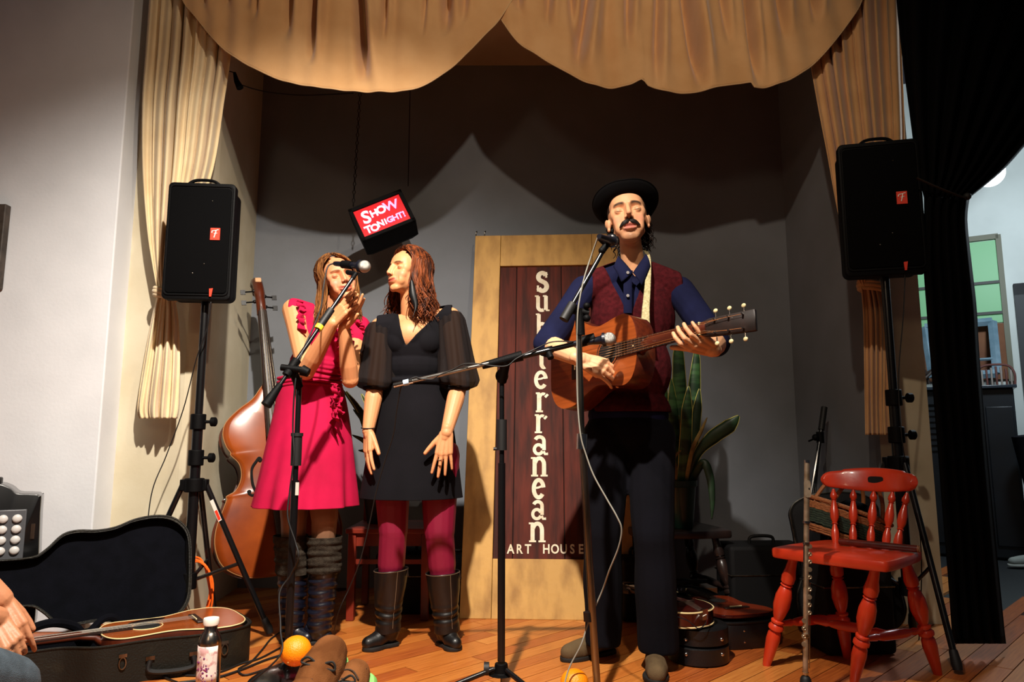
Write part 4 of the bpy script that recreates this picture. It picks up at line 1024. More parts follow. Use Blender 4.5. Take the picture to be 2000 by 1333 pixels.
# bodice
def remb(c):
    zt = P(600, 596, YR).z
    nk = ((c[:, 0] - nkr.x) ** 2 + (c[:, 1] - nkr.y) ** 2 < .074 ** 2) & (c[:, 2] > nkr.z - .045)
    vn = (c[:, 1] < YR) & (np.abs(c[:, 0] - (nkr.x + .02)) < .055 * np.clip((c[:, 2] - (nkr.z - .13)) / .11, 0, 1.3)) 
    arms = ((c[:, 0] < sR_.x - .012) & (c[:, 2] > ch.z - .05) & (c[:, 2] < sR_.z + .2))
    return nk | vn | (c[:, 2] < ws.z - .02) | arms
def ruch(v, nn):
    z = v[:, 2]; w_ = np.exp(-((z - ws.z - .03) / .075) ** 2)
    return v + nn * (.0045 * w_ * np.sin(z * 330 + 2.5 * np.sin(v[:, 0] * 22) + 8 * v[:, 0]))[:, None]
cloth('bodice', [('e', ch, (.150, .112, .145)), ('e', ws, (.122, .096, .135)), ('c', sR_, nkr, .055, .055), ('c', sL_, nkr, .055, .055), ('c', sL_, lerp(sL_, eL_, .22), .060, .062), ('e', ch + V((-.045, -.055, .0)), (.062, .062, .065)), ('e', ch + V((.06, -.045, -.01)), (.060, .06, .062)), ('e', lerp(ch, ws, .5), (.128, .100, .10))],
      .0045, MRD, wr, .0022, 40, (0, 0, 1), 5, remb, extra=ruch, solid=.002)
# skirt
xq = lambda px, py, Y=YR: P(px, py, Y)
keys = []
for py, l, r_, dp in ((742, 547, 664, .098), (790, 540, 676, .125), (850, 528, 685, .15), (910, 515, 690, .175), (955, 505, 693, .20), (988, 498, 695, .215)):
    a, b = P(l, py, YR + .03), P(r_, py, YR + .03); keys.append((a.z, (a.x + b.x) / 2, YR + .03, (b.x - a.x) / 2, dp))
rg = densify(keys, 60)
def sf(a, v): 
    k = max(0, v - .25) / .75
    return k * (.035 * math.sin(7 * a + 1.0 + .4 * math.sin(a * 3)) + .030 * math.sin(11 * a + 2.2) + .012 * math.sin(19 * a)) + .006 * math.sin(3 * a + 9 * v)
g = G(); rings_loft(g, rg, 180, sf)
sk_ = g.build('skirt', MRD, wr, solid=.003, angle=180)
g = G(); zt, cxx, ry_ = rg[0][0].z, rg[0][0].x, rg[0][2]
for dz in (0, .018, -.016): g.tube([V((cxx + math.cos(t) * (rg[0][1] + .004), YR + .03 + math.sin(t) * (ry_ + .006), zt - .012 + dz + .004 * math.sin(3 * t))) for t in [k / 40 * 2 * math.pi for k in range(40)]], .008, 8, closed=True)
g.build('waist_sash', MRD, wr, angle=180)
# ruffles on the right edge of the neckline and on the shoulder, tie at the hip
def ruffle(name, pts, w_, parent, m, fr=30, seed=0):
    pts = crom(pts, 10); g = G(); n = len(pts)
    def fn(u, v):
        p = pts[min(n - 1, int(round(u * (n - 1))))]; s = u * (n - 1)
        return p + V(((v - .5) * w_ + .006 * math.sin(s * .9 + 2 * v), -.012 - .018 * v + .010 * v * math.sin(s * 1.15 + seed), -.25 * (v - .5) * w_ + .006 * math.sin(s * 1.6)))
    g.grid(fn, n, 8); return g.build(name, m, parent, solid=.0018, angle=180)
ruffle('ruffle', [P(677, 634, YR - .085), P(682, 660, YR - .11), P(684, 690, YR - .115), P(678, 716, YR - .10), P(672, 735, YR - .09)], .045, wr, MRD, seed=1)
ruffle('ruffle', [P(655, 640, YR - .09), P(662, 665, YR - .11), P(668, 690, YR - .115), P(668, 712, YR - .11)], .035, wr, MRD, seed=3)
ruffle('ruffle', [P(588, 592, YR - .05), P(592, 606, YR - .09), P(590, 625, YR - .11), P(594, 650, YR - .12)], .035, wr, MRD, seed=5)
ruffle('ruffle', [P(698, 628, YR - .02), P(710, 640, YR - .03), P(714, 652, YR - .02)], .03, wr, MRD, seed=2)
ruffle('sash_end', [P(652, 752, YR - .10), P(658, 775, YR - .115), P(654, 798, YR - .13), P(660, 822, YR - .135)], .026, wr, MRD, seed=4)
ruffle('sash_end', [P(656, 752, YR - .10), P(666, 772, YR - .11), P(664, 795, YR - .125), P(670, 808, YR - .13)], .022, wr, MRD, seed=7)
# flower print stockings are in the body colour; leg warmers and boots
MWOOL = mat('grey_brown_wool', '3a332b', 0.95, col2='29231d', ns=60, bump=.9, bs=260, spec=.1)
MBOOT = mat('blue_black_leather', '0d1020', 0.38, col2='090b16', ns=10, coat=.2, bump=.3, bs=40)
def tubeleg(g, top, bot, r0, r1, wr_=0.0, fr=60, seed=0, n=40, m=60, cuff=0.0):
    r = random.Random(seed); ph = [r.uniform(0, 6) for _ in range(4)]; rg_ = []
    def fn(u, v):
        a = 2 * math.pi * u; c = lerp(V(top), V(bot), v); R_ = lerp(r0, r1, v) * (1 + cuff * math.exp(-(v / .25) ** 4))
        R_ += wr_ * (.6 * math.sin(v * fr + 1.6 * math.sin(a + ph[0]) + ph[1]) + .4 * math.sin(v * fr * 1.7 + 1.2 * math.sin(2 * a + ph[2]) + ph[3])) * min(1, v * 5)
        return c + V((math.cos(a) * R_, math.sin(a) * R_, 0))
    g.grid(fn, n, m, cu=True)
for top, mid, bot, kk in ((P(568, 1046, YR + .005), P(572, 1116, YR + .01), aR_, 0), (P(634, 1048, YR - .02), P(634, 1112, YR - .01), aL_, 1)):
    g = G(); tubeleg(g, top, mid + V((0, 0, -.012)), .070, .069, .0035, 24, kk, cuff=.04); g.build('leg_warmer', MWOOL, wr, solid=.004, angle=180)
    g = G(); tubeleg(g, mid + V((0, 0, .01)), V((bot.x, bot.y, .055)), .064, .050, .0036, 38, 5 + kk, m=90); bo = g.build('boot_shaft', MBOOT, wr, angle=180)
def bootfoot(parent, heel, toe, m, k=1.0, name='boot_foot', hh=.0):
    d = toe - heel; L_ = d.length; M_ = frame(heel, d, V((0, 0, 1)))
    q = lambda x, y, z: M_ @ V((x * L_, y, z))
    pr = [('c', q(.042 / L_, 0, .15), q(.045 / L_, 0, .075), .049, .047), ('c', q(.16, 0, .06), q(.20, 0, .045), .040 * k, .040 * k), ('c', q(.22, 0, .060), q(.60, 0, .036), .040 * k, .036 * k), ('c', q(.60, 0, .034), q(.86, 0, .030), .037 * k, .030 * k)]
    v, f, nn = blob(pr, .0045, 5); low = v[:, 2] < .014; v = v.copy(); v[low, 2] = .014
    v = fold(v, nn, .0015, 60, d, 3)
    o = link(name, meshnp(name, v, f), m, parent, angle=60)
    g = G(); out = [(.0, -.030), (.0, .030), (.20, .037), (.45, .032), (.68, .041), (.88, .034), (1.0, .010), (1.0, -.010), (.88, -.034), (.68, -.041), (.45, -.032), (.20, -.037)]
    out = [(p.x, p.y) for p in crom([V((a * L_, b * k, 0)) for a, b in out], 3, True)]
    g.prism(out, .0, .016, M_, .003); g.build('boot_sole', MSOL, o)
    return o
def heelof(an, toe):
    d = (V((toe.x, toe.y, 0)) - V((an.x, an.y, 0))).normalized(); return V((an.x, an.y, 0)) - d * .042
bootfoot(wr, heelof(aR_, F(606, 1262)), F(606, 1262), MBOOT, .92)
bootfoot(wr, heelof(aL_, F(642, 1258)), F(642, 1258), MBOOT, .92)
# hair, earring, teeth
MHR2 = mat('light_brown_hair', '94602f', 0.7, spec=.2, col2='4a2a16', ns=75, st=(1, 1, .15), contrast=(.35, .6))
locks(Mr, 900, 21, .25, part=-.015, rad=.0040, az0=62, curl=.012, wave=24, flare=.05, s=.98).build('hair', MHR2, wr)
MTEETH = mat('teeth', 'f4ece0', .35)
def teeth(Mt, s, parent, z=-.0665, w_=.020):
    g = G(); g.tube([Mt @ (V((x, -.0828 + 13 * x * x, z + 7 * x * x)) * s) for x in [w_ * (k / 6 - 1) for k in range(13)]], .0030 * s, 6); g.build('teeth', MTEETH, parent)
teeth(Mr, .96, wr, -.0675)
e0 = Mr @ V((-.074, .0, -.045)); g = G()
for dz in (0, -.020, -.038):
    g.tube([e0 + V((-.006, -.012, dz - .012)) + V((math.cos(a) * .008, 0, math.sin(a) * .008)) for a in [k * math.pi / 5 for k in range(10)]], .0022, 5, closed=True); g.ell(e0 + V((-.006, -.012, dz - .012)), .0045, nu=8, nv=6)
g.build('earring', mat('pale_earring', 'd8d0b8', .25, metal=.6), wr)

# ------------------------------------------------ woman in the black dress
MBK = mat('black_dress', '0b0a0e', 0.9, col2='100e13', ns=5, bump=.4, bs=700, spec=.15)
MSHEER = mat('sheer_black_fabric', '17100f', 0.85, alpha=.13, spec=.15)
YK = 3.14
hk = P(796, 533, YK)
Mk = Mx.Translation(hk) @ Mx.Rotation(math.radians(-47), 4, 'Z') @ Mx.Rotation(math.radians(-9), 4, 'X') @ Mx.Rotation(math.radians(-4), 4, 'Y')
nkk = P(806, 632, YK + .04)
parts = [head(Mk, .96, .88, .95, 1.0, .001, 'd08f60', '9c3832', '4a2818', '3a2014', 1.05, nkk)]
s1, s2 = P(743, 640, YK + .0), P(880, 620, YK + .02)
e1, w1 = P(733, 756, YK - .04), P(719, 842, YK - .10)
e2, w2 = P(896, 756, YK - .04), P(872, 846, YK - .15)
H1 = frame(w1, P(718, 925, YK - .13) - w1, V((-.80, -.55, 0)))
h1 = hand(H1, .98, -1 if False else 1, (.10, .12, .16, .20), (.16, .03, -.05, -.12), thumb=(.38, .25), tcurl=.0)
H2 = frame(w2, P(862, 925, YK - .16) - w2, V((.1, -1, .0)))
# thumb towards picture left: local y = z x x
h2 = hand(H2, .98, -1, (.06, .06, .08, .10), (.14, .03, -.07, -.22), thumb=(.72, .05), tcurl=.1)
yv = (H2.to_3x3() @ V((0, 1, 0))).x
h2 = hand(H2, .98, 1 if yv < 0 else -1, (.06, .06, .08, .10), (.14, .03, -.07, -.22), thumb=(.72, .05), tcurl=.1)
yv = (H1.to_3x3() @ V((0, 1, 0))).x
h1 = hand(H1, .98, 1 if yv > 0 else -1, (.10, .12, .16, .20), (.16, .03, -.05, -.12), thumb=(.38, .25), tcurl=.0)
sk = 'd19062'
parts.append(skinpart(arm(s1, e1, w1, (.045, .037, .038, .025)) + h1, .0026, sk))
parts.append(skinpart(arm(s2, e2, w2, (.045, .037, .038, .025)) + h2, .0026, sk))
ck = P(808, 668, YK + .03); wk = P(806, 765, YK + .03); pk = P(806, 850, YK + .03)
kk1, kk2 = P(768, 1040, YK), P(858, 1040, YK); ak1, ak2 = P(757, 1225, YK + .04), P(873, 1225, YK + .04)
body = [('e', ck, (.140, .090, .13)), ('c', s1, nkk, .045, .050), ('c', s2, nkk, .045, .050), ('e', wk, (.11, .085, .12)), ('e', pk, (.135, .10, .12)), ('e', P(800, 655, YK - .02), (.09, .06, .07)),
        ('c', P(765, 890, YK + .02), kk1, .088, .062), ('c', P(858, 890, YK + .02), kk2, .090, .066), ('c', kk1, lerp(kk1, ak1, .35), .060, .058), ('c', kk2, lerp(kk2, ak2, .35), .062, .060), ('c', lerp(kk1, ak1, .35), ak1, .056, .036), ('c', lerp(kk2, ak2, .35), ak2, .058, .036)]
v, f, c_ = skinpart(body, .005, sk)
low = v[:, 2] < .92; c_[low] = lc('7c1230'); parts.append((v, f, c_))
wk_ = person('person', 'woman in a black dress and burgundy tights with her hands at her thighs', (pk.x, YK, 0), parts)
def remk(c):
    zb = P(789, 677, YK - .08).z; zt = nkk.z
    vn = (c[:, 1] < YK + .01) & (c[:, 2] > zb) & (np.abs(c[:, 0] - P(793, 650, YK - .08).x - (c[:, 2] - zb) * .28) < .068 * np.clip((c[:, 2] - zb) / .12, 0, 1.6))
    nk = ((c[:, 0] - nkk.x) ** 2 + (c[:, 1] - nkk.y) ** 2 < .085 ** 2) & (c[:, 2] > zt - .05)
    return vn | nk | (c[:, 2] < wk.z - .03) | (c[:, 0] < s1.x - .010) | (c[:, 0] > s2.x + .005)
cloth('bodice', [('e', ck, (.156, .108, .15)), ('e', wk, (.128, .10, .135)), ('c', s1, nkk, .057, .054), ('c', s2, nkk, .057, .054), ('e', ck + V((-.055, -.05, -.01)), (.062, .06, .062)), ('e', ck + V((.065, -.05, -.01)), (.062, .06, .062)), ('e', P(800, 655, YK - .02), (.098, .068, .08)), ('e', lerp(ck, wk, .5), (.135, .102, .1))],
      .0045, MBK, wk_, .0025, 34, (0.2, 0, 1), 9, remk, solid=.002)
keys = []
for py, l, r_, dp in ((745, 745, 873, .102), (775, 742, 878, .112), (830, 730, 884, .135), (900, 715, 894, .155), (950, 707, 899, .172), (972, 704, 901, .178)):
    a, b = P(l, py, YK + .03), P(r_, py, YK + .03); keys.append((a.z, (a.x + b.x) / 2, YK + .03, (b.x - a.x) / 2, dp))
rg = densify(keys, 50)
g = G(); rings_loft(g, rg, 140, lambda a, v: v * (.016 * math.sin(5 * a + 1) + .010 * math.sin(9 * a + 2)) + .004 * math.sin(4 * a + 7 * v)); g.build('skirt', MBK, wk_, solid=.003, angle=180)
g = G()
zt, cxx, rr_, ry_ = rg[0][0].z, rg[0][0].x, rg[0][1], rg[0][2]
g.tube([V((cxx + math.cos(t) * (rr_ + .003), YK + .03 + math.sin(t) * (ry_ + .004), zt - .004)) for t in [k / 40 * 2 * math.pi for k in range(40)]], .014, 8, closed=True, flat=1.0); g.build('waistband', MBK, wk_, angle=180)
for k, (a, b, c3) in enumerate(((s1, e1, w1), (s2, e2, w2))):
    g = G(); r3 = random.Random(k)
    d = (b - a)
    endp = lerp(b, c3, .04)
    path = crom([lerp(a, b, -.08), lerp(a, b, .3), lerp(a, b, .75), endp], 12); n_ = len(path)
    def fn(u, v, path=path, n_=n_, k=k):
        i = v * (n_ - 1); p = path[int(i)].lerp(path[min(n_ - 1, int(i) + 1)], i - int(i)); A = 2 * math.pi * u
        R_ = interp([(0, .045), (.12, .062), (.35, .070), (.6, .078), (.82, .088), (.93, .076), (1, .046)], v)
        R_ *= 1 + .07 * math.sin(A * 8 + k + v * 1.5) * min(1, .25 + v) + .035 * math.sin(A * 13 + 2)
        return p + V((math.cos(A) * R_, math.sin(A) * R_ * .95, (.012 * math.sin(2 * A)) * v))
    g.grid(fn, 120, 46, cu=True); sl = g.build('sleeve', MSHEER, wk_, angle=180, label='sheer puffed black sleeve')
    g = G(); cc = path[-1]; g.tube([cc + V((math.cos(t) * .044, math.sin(t) * .044, .002)) for t in [j / 24 * 2 * math.pi for j in range(24)]], .009, 8, closed=True); g.build('sleeve_cuff', MBK, sl)
MHR3 = mat('auburn_brown_hair', '7a3c1a', 0.65, spec=.2, col2='2e140a', ns=75, st=(1, 1, .15), contrast=(.38, .6))
locks(Mk, 950, 33, .23, part=.01, rad=.0040, az0=68, curl=.020, wave=30, flare=.10, s=.98).build('hair', MHR3, wk_)
teeth(Mk, .96, wk_, -.066, .014)
# long black feather earring, necklace, bracelet, ring
e0 = P(802, 545, YK - .16); g = G()
def fe_(u, v): 
    c = crom([P(804, 548, YK - .115), P(806, 575, YK - .12), P(812, 600, YK - .12), P(806, 622, YK - .13)], 8); p = c[min(len(c) - 1, int(v * (len(c) - 1)))]
    return p + V(((u - .5) * .030 * math.sin(math.pi * min(1, .12 + v)) , -.006 * math.cos((u - .5) * 3), 0))
g.grid(fe_, 9, 24); g.build('feather_earring', mat('black_feather', '050607', .4), wk_, solid=.002, angle=180)
g = G(); g.tube(crom([P(779, 628, YK - .04), P(786, 640, YK - .055), P(797, 645, YK - .06), P(812, 632, YK - .055), P(824, 620, YK - .03)], 5), .0022, 5); g.build('necklace', mat('copper_cord', '8c4a34', .5), wk_)
g = G(); wv = w1 + V((0, 0, .012)); g.tube([wv + V((math.cos(t) * .029, math.sin(t) * .026, .003 * math.sin(t))) for t in [j / 16 * 2 * math.pi for j in range(16)]], .0022, 5, closed=True); g.build('bracelet', MRUB, wk_)
rp = P(859, 899, YK - .18); g = G(); g.tube([rp + V((math.cos(t) * .009, math.sin(t) * .009, 0)) for t in [j / 12 * 2 * math.pi for j in range(12)]], .0016, 5, closed=True); g.ell(rp + V((0, -.011, 0)), (.004, .003, .003)); g.build('ring', MCHR, wk_)
# tall black boots
MBT = mat('black_boot_leather', '050405', 0.45, col2='0c0a09', ns=10, coat=.12, bump=.3, bs=50); MST = mat('tan_stitching', '6a5540', .8)
for kk, (kn_, an_, ty, toe, hx) in enumerate(((kk1, ak1, 1112, F(710, 1274), .012), (kk2, ak2, 1118, F(893, 1274), .0))):
    tt = (ty - 1040) / (1225 - 1040); top = lerp(kn_, an_, tt); bot = V((an_.x, an_.y, .06))
    g = G(); r3 = 3 + kk
    def fn(u, v, top=top, bot=bot, kk=kk):
        a = 2 * math.pi * u; c = lerp(top, bot, v); R_ = interp([(0, .071), (.3, .065), (.55, .057), (.75, .051), (1, .053)], v)
        R_ += .0040 * math.exp(-((v - .70) / .14) ** 2) * math.sin(v * 48 + 2.2 * math.sin(a + kk) + 1.1 * math.sin(2 * a) + kk) + .0015 * math.sin(a * 3 + 8 * v)
        return c + V((math.cos(a) * R_, math.sin(a) * R_ * 1.05, .004 * math.cos(a)))
    g.grid(fn, 48, 70, cu=True); bs_ = g.build('boot_shaft', MBT, wk_, angle=180, solid=.003)
    g = G(); g.tube([V(fn(k / 40, .015)) + V((math.cos(k / 40 * 6.283) * .0015, math.sin(k / 40 * 6.283) * .0015, 0)) for k in range(40)], .0014, 5, closed=True)
    g.tube([V(fn(.84, .02 + .9 * j / 20)) + V((.0012, -.0012, 0)) for j in range(21)], .0013, 5); g.build('stitching', MST, bs_)
    g = G(); g.tube([V(fn(.97, .02)) + V((.004, 0, 0)), V(fn(.97, .12)) + V((.008, 0, 0))], .004, 6); g.build('pull_tab', MBT, bs_)
    bootfoot(wk_, heelof(an_, toe), toe, MBT, .95)
# ------------------------------------------------ guitars
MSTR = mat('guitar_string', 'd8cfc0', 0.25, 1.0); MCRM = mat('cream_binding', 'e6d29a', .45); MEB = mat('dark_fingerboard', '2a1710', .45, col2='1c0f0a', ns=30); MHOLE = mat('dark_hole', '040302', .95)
MIVR = mat('ivory_buttons', 'efe2ae', .35)
def gout(Lb, wl, ww, wu, nj=.03):
    h = [(0, 0), (.002, .35), (.02, .62), (.07, .86), (.15, .985), (.22, 1.0), (.30, .97), (.40, .84), (.50, .70)]
    a = [(x * Lb, k * wl / 2) for x, k in h]
    a += [(.585 * Lb, ww / 2), (.66 * Lb, ww / 2 * 1.03), (.74 * Lb, lerp(ww, wu, .62) / 2), (.82 * Lb, wu / 2 * .99), (.88 * Lb, wu / 2 * .985), (.94 * Lb, wu / 2 * .86), (.98 * Lb, wu / 2 * .6), (1.0 * Lb, wu / 2 * .28)]
    up = [(p.x, p.y) for p in crom([V((x, y, 0)) for x, y in a], 4)]
    return up + [(x, -y) for x, y in up[::-1][0:-1]]
def guitar(M, label, mt, ms, mn, Lb=.48, wl=.36, ww=.225, wu=.265, dp=.095, hole=.335, bridge=.155, scale=.62, pick=None, bind=True, tuner=MIVR, headcol=None, nfr=18, name='acoustic_guitar', face_badge=True):
    t = thing(name, label, 'guitar', M=M); out = gout(Lb, wl, ww, wu); nut = bridge + scale
    g = G(); g.prism(out, -dp, -.001, None, .003); g.build('body', ms, t)
    g = G(); g.prism([(x * .996 + .001, y * .993) for x, y in out], -.001, .0015, None); g.build('top', mt, t, smooth=False)
    if bind:
        g = G()
        for z in (.0, -dp): g.tube([(x, y, z) for x, y in out], .0028, 6, closed=True)
        g.build('binding', MCRM if bind == 1 else bind, t, angle=180)
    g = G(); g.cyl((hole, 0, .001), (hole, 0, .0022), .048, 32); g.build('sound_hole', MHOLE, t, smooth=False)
    g = G(); g.tube([(hole + .056 * math.cos(a), .056 * math.sin(a), .0018) for a in [k * math.pi / 20 for k in range(40)]], .0022, 5, closed=True); g.build('rosette', MCRM if bind else MEB, t)
    if pick: 
        g = G(); g.prism([(p.x, p.y) for p in crom([(hole + .03, -.052, 0), (hole - .03, -.058, 0), (hole - .085, -.10, 0), (hole - .02, -.12, 0), (hole + .05, -.085, 0)], 4, True)], .0016, .003); g.build('pickguard', pick, t)
    g = G(); g.box((bridge - .004, 0, .005), (.028, .15, .008)); b = g.build('bridge', MEB, t, bevel=.003)
    g = G(); g.box((bridge + .004, 0, .010), (.004, .075, .005)); g.build('saddle', MIVR, b)
    # neck and fingerboard
    fb0 = hole + .052
    g = G(); g.add([(fb0, -.028, .002), (nut, -.0215, .002), (nut, .0215, .002), (fb0, .028, .002), (fb0, -.028, .008), (nut, -.0215, .008), (nut, .0215, .008), (fb0, .028, .008)], [(3, 2, 1, 0), (4, 5, 6, 7), (0, 1, 5, 4), (1, 2, 6, 5), (2, 3, 7, 6), (3, 0, 4, 7)])
    g.build('fingerboard', MEB, t, smooth=False)
    g = G(); g.tube([(Lb - .004, 0, -.028), (Lb + .02, 0, -.010), (Lb + .07, 0, -.001), (nut, 0, .001), (nut + .02, 0, -.003)], [.034, .028, .0255, .0215, .020], 14, flat=.62, up=(0, 0, 1)); g.build('neck', mn, t)
    for k in range(1, nfr + 1):
        x = bridge + scale / (2 ** (k / 12))
        if x > fb0: w_ = lerp(.028, .0215, (x - fb0) / (nut - fb0)); g = G(); g.box((x, 0, .0085), (.0018, w_ * 2, .0014)); g.build('fret', MSTR, t, smooth=False)
    g = G()
    for k in (5, 7, 9, 12): x = bridge + scale / (2 ** ((k - .5) / 12)); g.cyl((x, 0, .008), (x, 0, .0086), .003, 8)
    g.build('fret_dots', MIVR, t, smooth=False)
    g = G(); g.box((nut, 0, .005), (.005, .044, .012)); g.build('nut', MIVR, t)
    hd = [(0, -.023), (.03, -.031), (.178, -.036), (.185, -.034), (.185, .034), (.178, .036), (.03, .031), (0, .023)]
    Mhd = Mx.Translation((nut + .002, 0, .003)) @ Mx.Rotation(math.radians(13), 4, 'Y')
    g = G(); g.prism(hd, -.016, -.001, Mhd, .002); hs = g.build('headstock', headcol or MEB, t)
    g = G(); gp = G(); gs = G()
    for sy in (-1, 1):
        for k in range(3):
            x = .050 + .048 * k; y = sy * .024
            gp.cyl(Mhd @ V((x, y, -.002)), Mhd @ V((x, y, .012)), .0032, 8)
            gp.cyl(Mhd @ V((x, sy * .034, -.010)), Mhd @ V((x, sy * .050, -.010)), .0022, 6)
            q = Mhd @ V((x, sy * .056, -.010)); bt = G(); bt.ell(q, (.0085, .0075, .0045)); bt.build('tuner_button', tuner, hs)
    gp.build('tuner_posts', MCHR, hs)
    for k in range(6):
        y0 = lerp(-.0275, .0275, k / 5); y1 = lerp(-.0175, .0175, k / 5); j = (2 - k) if k < 3 else (k - 3)
        e = Mhd @ V((.050 + .048 * (2 - abs(j)) if False else .050 + .048 * j, (-1 if k < 3 else 1) * .0235, .008))
        gs.tube([(bridge + .004, y0, .0125), (nut, y1, .0125), e], .0009 if k < 3 else .0007, 4)
    gs.build('strings', MSTR, t)
    return t
MMAH = mat('mahogany_top', '9a4a1c', 0.32, col2='7c3812', ns=5, st=(.8, 14, 4), coat=.45, detail=6); MMAHS = mat('mahogany_side', '5a2310', 0.35, col2='45190b', ns=5, st=(1, 10, 10), coat=.4)
hole_p = P(1187, 690, 2.70); nut_p = P(1369, 643, 2.35)
u_ = (nut_p - hole_p); n_ = V((-u_.y, u_.x, 0)).normalized() * -1
if n_.y > 0: n_ = -n_
n_ = (n_ + V((0, 0, .10))).normalized()
Mg = frame(hole_p, u_, n_) @ Mx.Translation((-.335, 0, 0)) 
sc_ = u_.length / (.155 + .62 - .335)
Mg = frame(hole_p, u_, n_) @ Mx.Scale(sc_, 4) @ Mx.Translation((-.335, 0, 0))
guitar(Mg, 'small brown mahogany acoustic guitar held by the singing man', MMAH, MMAHS, MMAHS, bind=0, Lb=.485, wl=.37, ww=.235, wu=.275, dp=.10)

# ------------------------------------------------ microphones and stands
MGRY = mat('grey_mesh', 'b4b2ac', 0.35, .8, bump=.6, bs=900); MMIC = mat('mic_body_dark', '11131f', 0.4, .3, coat=.2); MDMESH = mat('dark_mesh', '1c1c1e', .4, .7, bump=.6, bs=900)
def mic(label, p, q, m_ball, group=None, s=1.0, cord=None):
    """p tail, q head centre"""
    p, q = V(p), V(q); d = (q - p).normalized(); t = thing('microphone', label, 'microphone', at=q)
    g = G(); g.tube([p, p + d * .012, lerp(p, q, .55), q - d * .030 * s, q - d * .022 * s], [.0085 * s, .0105 * s, .0125 * s, .0165 * s, .0235 * s], 18); g.build('body', MMIC, t)
    g = G(); g.tube([q - d * .024 * s, q - d * .014 * s], .0262 * s, 20); g.build('collar', MMIC if m_ball is not MDMESH else MCHR, t)
    g = G(); pts = []; rr = []
    for k in range(10):
        a = math.pi * (k / 9) * .92 + .04; pts.append(q - d * (math.cos(a) * .024 * s)); rr.append(max(.002, math.sin(a) * .0255 * s))
    g.tube(pts, rr, 20); g.build('grille', m_ball, t); return t
def clutch(g, p, d1, r=.02, n=12): g.tube([V(p) - V(d1).normalized() * r, V(p) + V(d1).normalized() * r], r * .8, n)
# 1: round-base stand before the women
bx_ = P(562, 1290, 2.62); bx, by = bx_.x, 2.62
t = thing('microphone_stand', 'black boom microphone stand on a round base in front of the women', 'stand', at=(bx, by, 0))
g = G(); g.lathe([(.142, 0), (.145, .008), (.143, .022), (.128, .045), (.095, .066), (.055, .078), (.03, .082), (.022, .095), (.016, .10)], 48, Mx.Translation((bx, by, 0))); g.build('base', mat('black_cast_base', '0c0c0d', .3, coat=.4, bump=.1, bs=60), t)
jt = P(578, 738, 2.62); jt.x = bx; jt.y = by
g = G(); g.cyl((bx, by, .08), (bx, by, .72), .0135, 16); g.cyl((bx, by, .70), jt, .010, 14); g.build('pole', MBLK, t)
g = G(); zc = P(568, 880, 2.62).z; g.cyl((bx, by, zc - .055), (bx, by, zc + .05), .019, 16); g.cyl((bx, by, zc + .05), (bx, by, zc + .062), .022, 16); g.build('grip', MRUB, t)
g = G(); zc = P(566, 955, 2.62).z; g.box((bx + .012, by - .012, zc), (.012, .004, .045)); g.build('label_tag', mat('silver_label', 'c8c4ba', .4), t, smooth=False, label='small silver label')
b0, b1 = P(521, 790, 2.52), P(688, 545, 2.74)
jc = lerp(b0, b1, .27)
g = G(); g.tube([b0, b1], .0075, 12); g.build('boom', MBLK, t)
bd = (b1 - b0).normalized()
g = G(); g.tube([b0 - bd * .005, b0 + bd * .02, b0 + bd * .085], [.019, .018, .011], 12); g.build('counterweight', MPLB, t)
g = G(); g.tube([jc - bd * .035, jc + bd * .035], .017, 12); g.tube([jt - V((0, 0, .035)), V((jc.x, jc.y, jc.z))], .016, 12); g.tube([jc + V((-.035, -.01, 0)), jc + V((.045, -.01, -.01))], .012, 10); g.tube([jc + V((.04, -.01, -.01)), jc + V((.065, -.01, -.02))], [.02, .016], 10); g.build('boom_clutch', MPLB, t)
s0 = lerp(b0, b1, .66); g = G(); g.tube([s0 - bd * .045, s0 + bd * .045], .014, 12); g.build('boom_sleeve', MRUB, t)
g = G(); g.tube([s0 - bd * .052, s0 - bd * .034], .0152, 12); g.build('tape', mat('yellow_tape', 'f0dc30', .6), t, label='yellow tape ring')
mt_, mh_ = P(653, 515, 2.82), P(712, 521, 2.74)
g = G(); g.tube([b1, b1 + bd * .03], .009, 10); g.tube([b1 + bd * .025, lerp(mt_, mh_, .45) - V((0, 0, .03))], .010, 10); g.tube([lerp(mt_, mh_, .28), lerp(mt_, mh_, .58)], .0165, 14); g.build('mic_clip', MPLB, t)
mic('dark blue microphone with a silver ball head, before the face of the woman in red', mt_, mh_, MGRY, s=.98)
cable('microphone_cable', 'black cable winding along the left boom stand to the floor', [mt_, P(640, 522, 2.80), P(632, 560, 2.78), P(627, 600, 2.72), P(612, 640, 2.66), P(590, 690, 2.60), P(577, 745, 2.58), P(572, 830, 2.59), P(574, 890, 2.58), P(566, 960, 2.585), P(562, 1010, 2.57), P(577, 1060, 2.56), P(583, 1090, 2.55), P(567, 1125, 2.585), P(546, 1160, 2.57), P(548, 1230, 2.52), P(540, 1290, 2.45), V((bx - .20, 2.50, .006)), V((bx - .36, 2.66, .006)), V((bx - .52, 2.78, .006))], .0032)
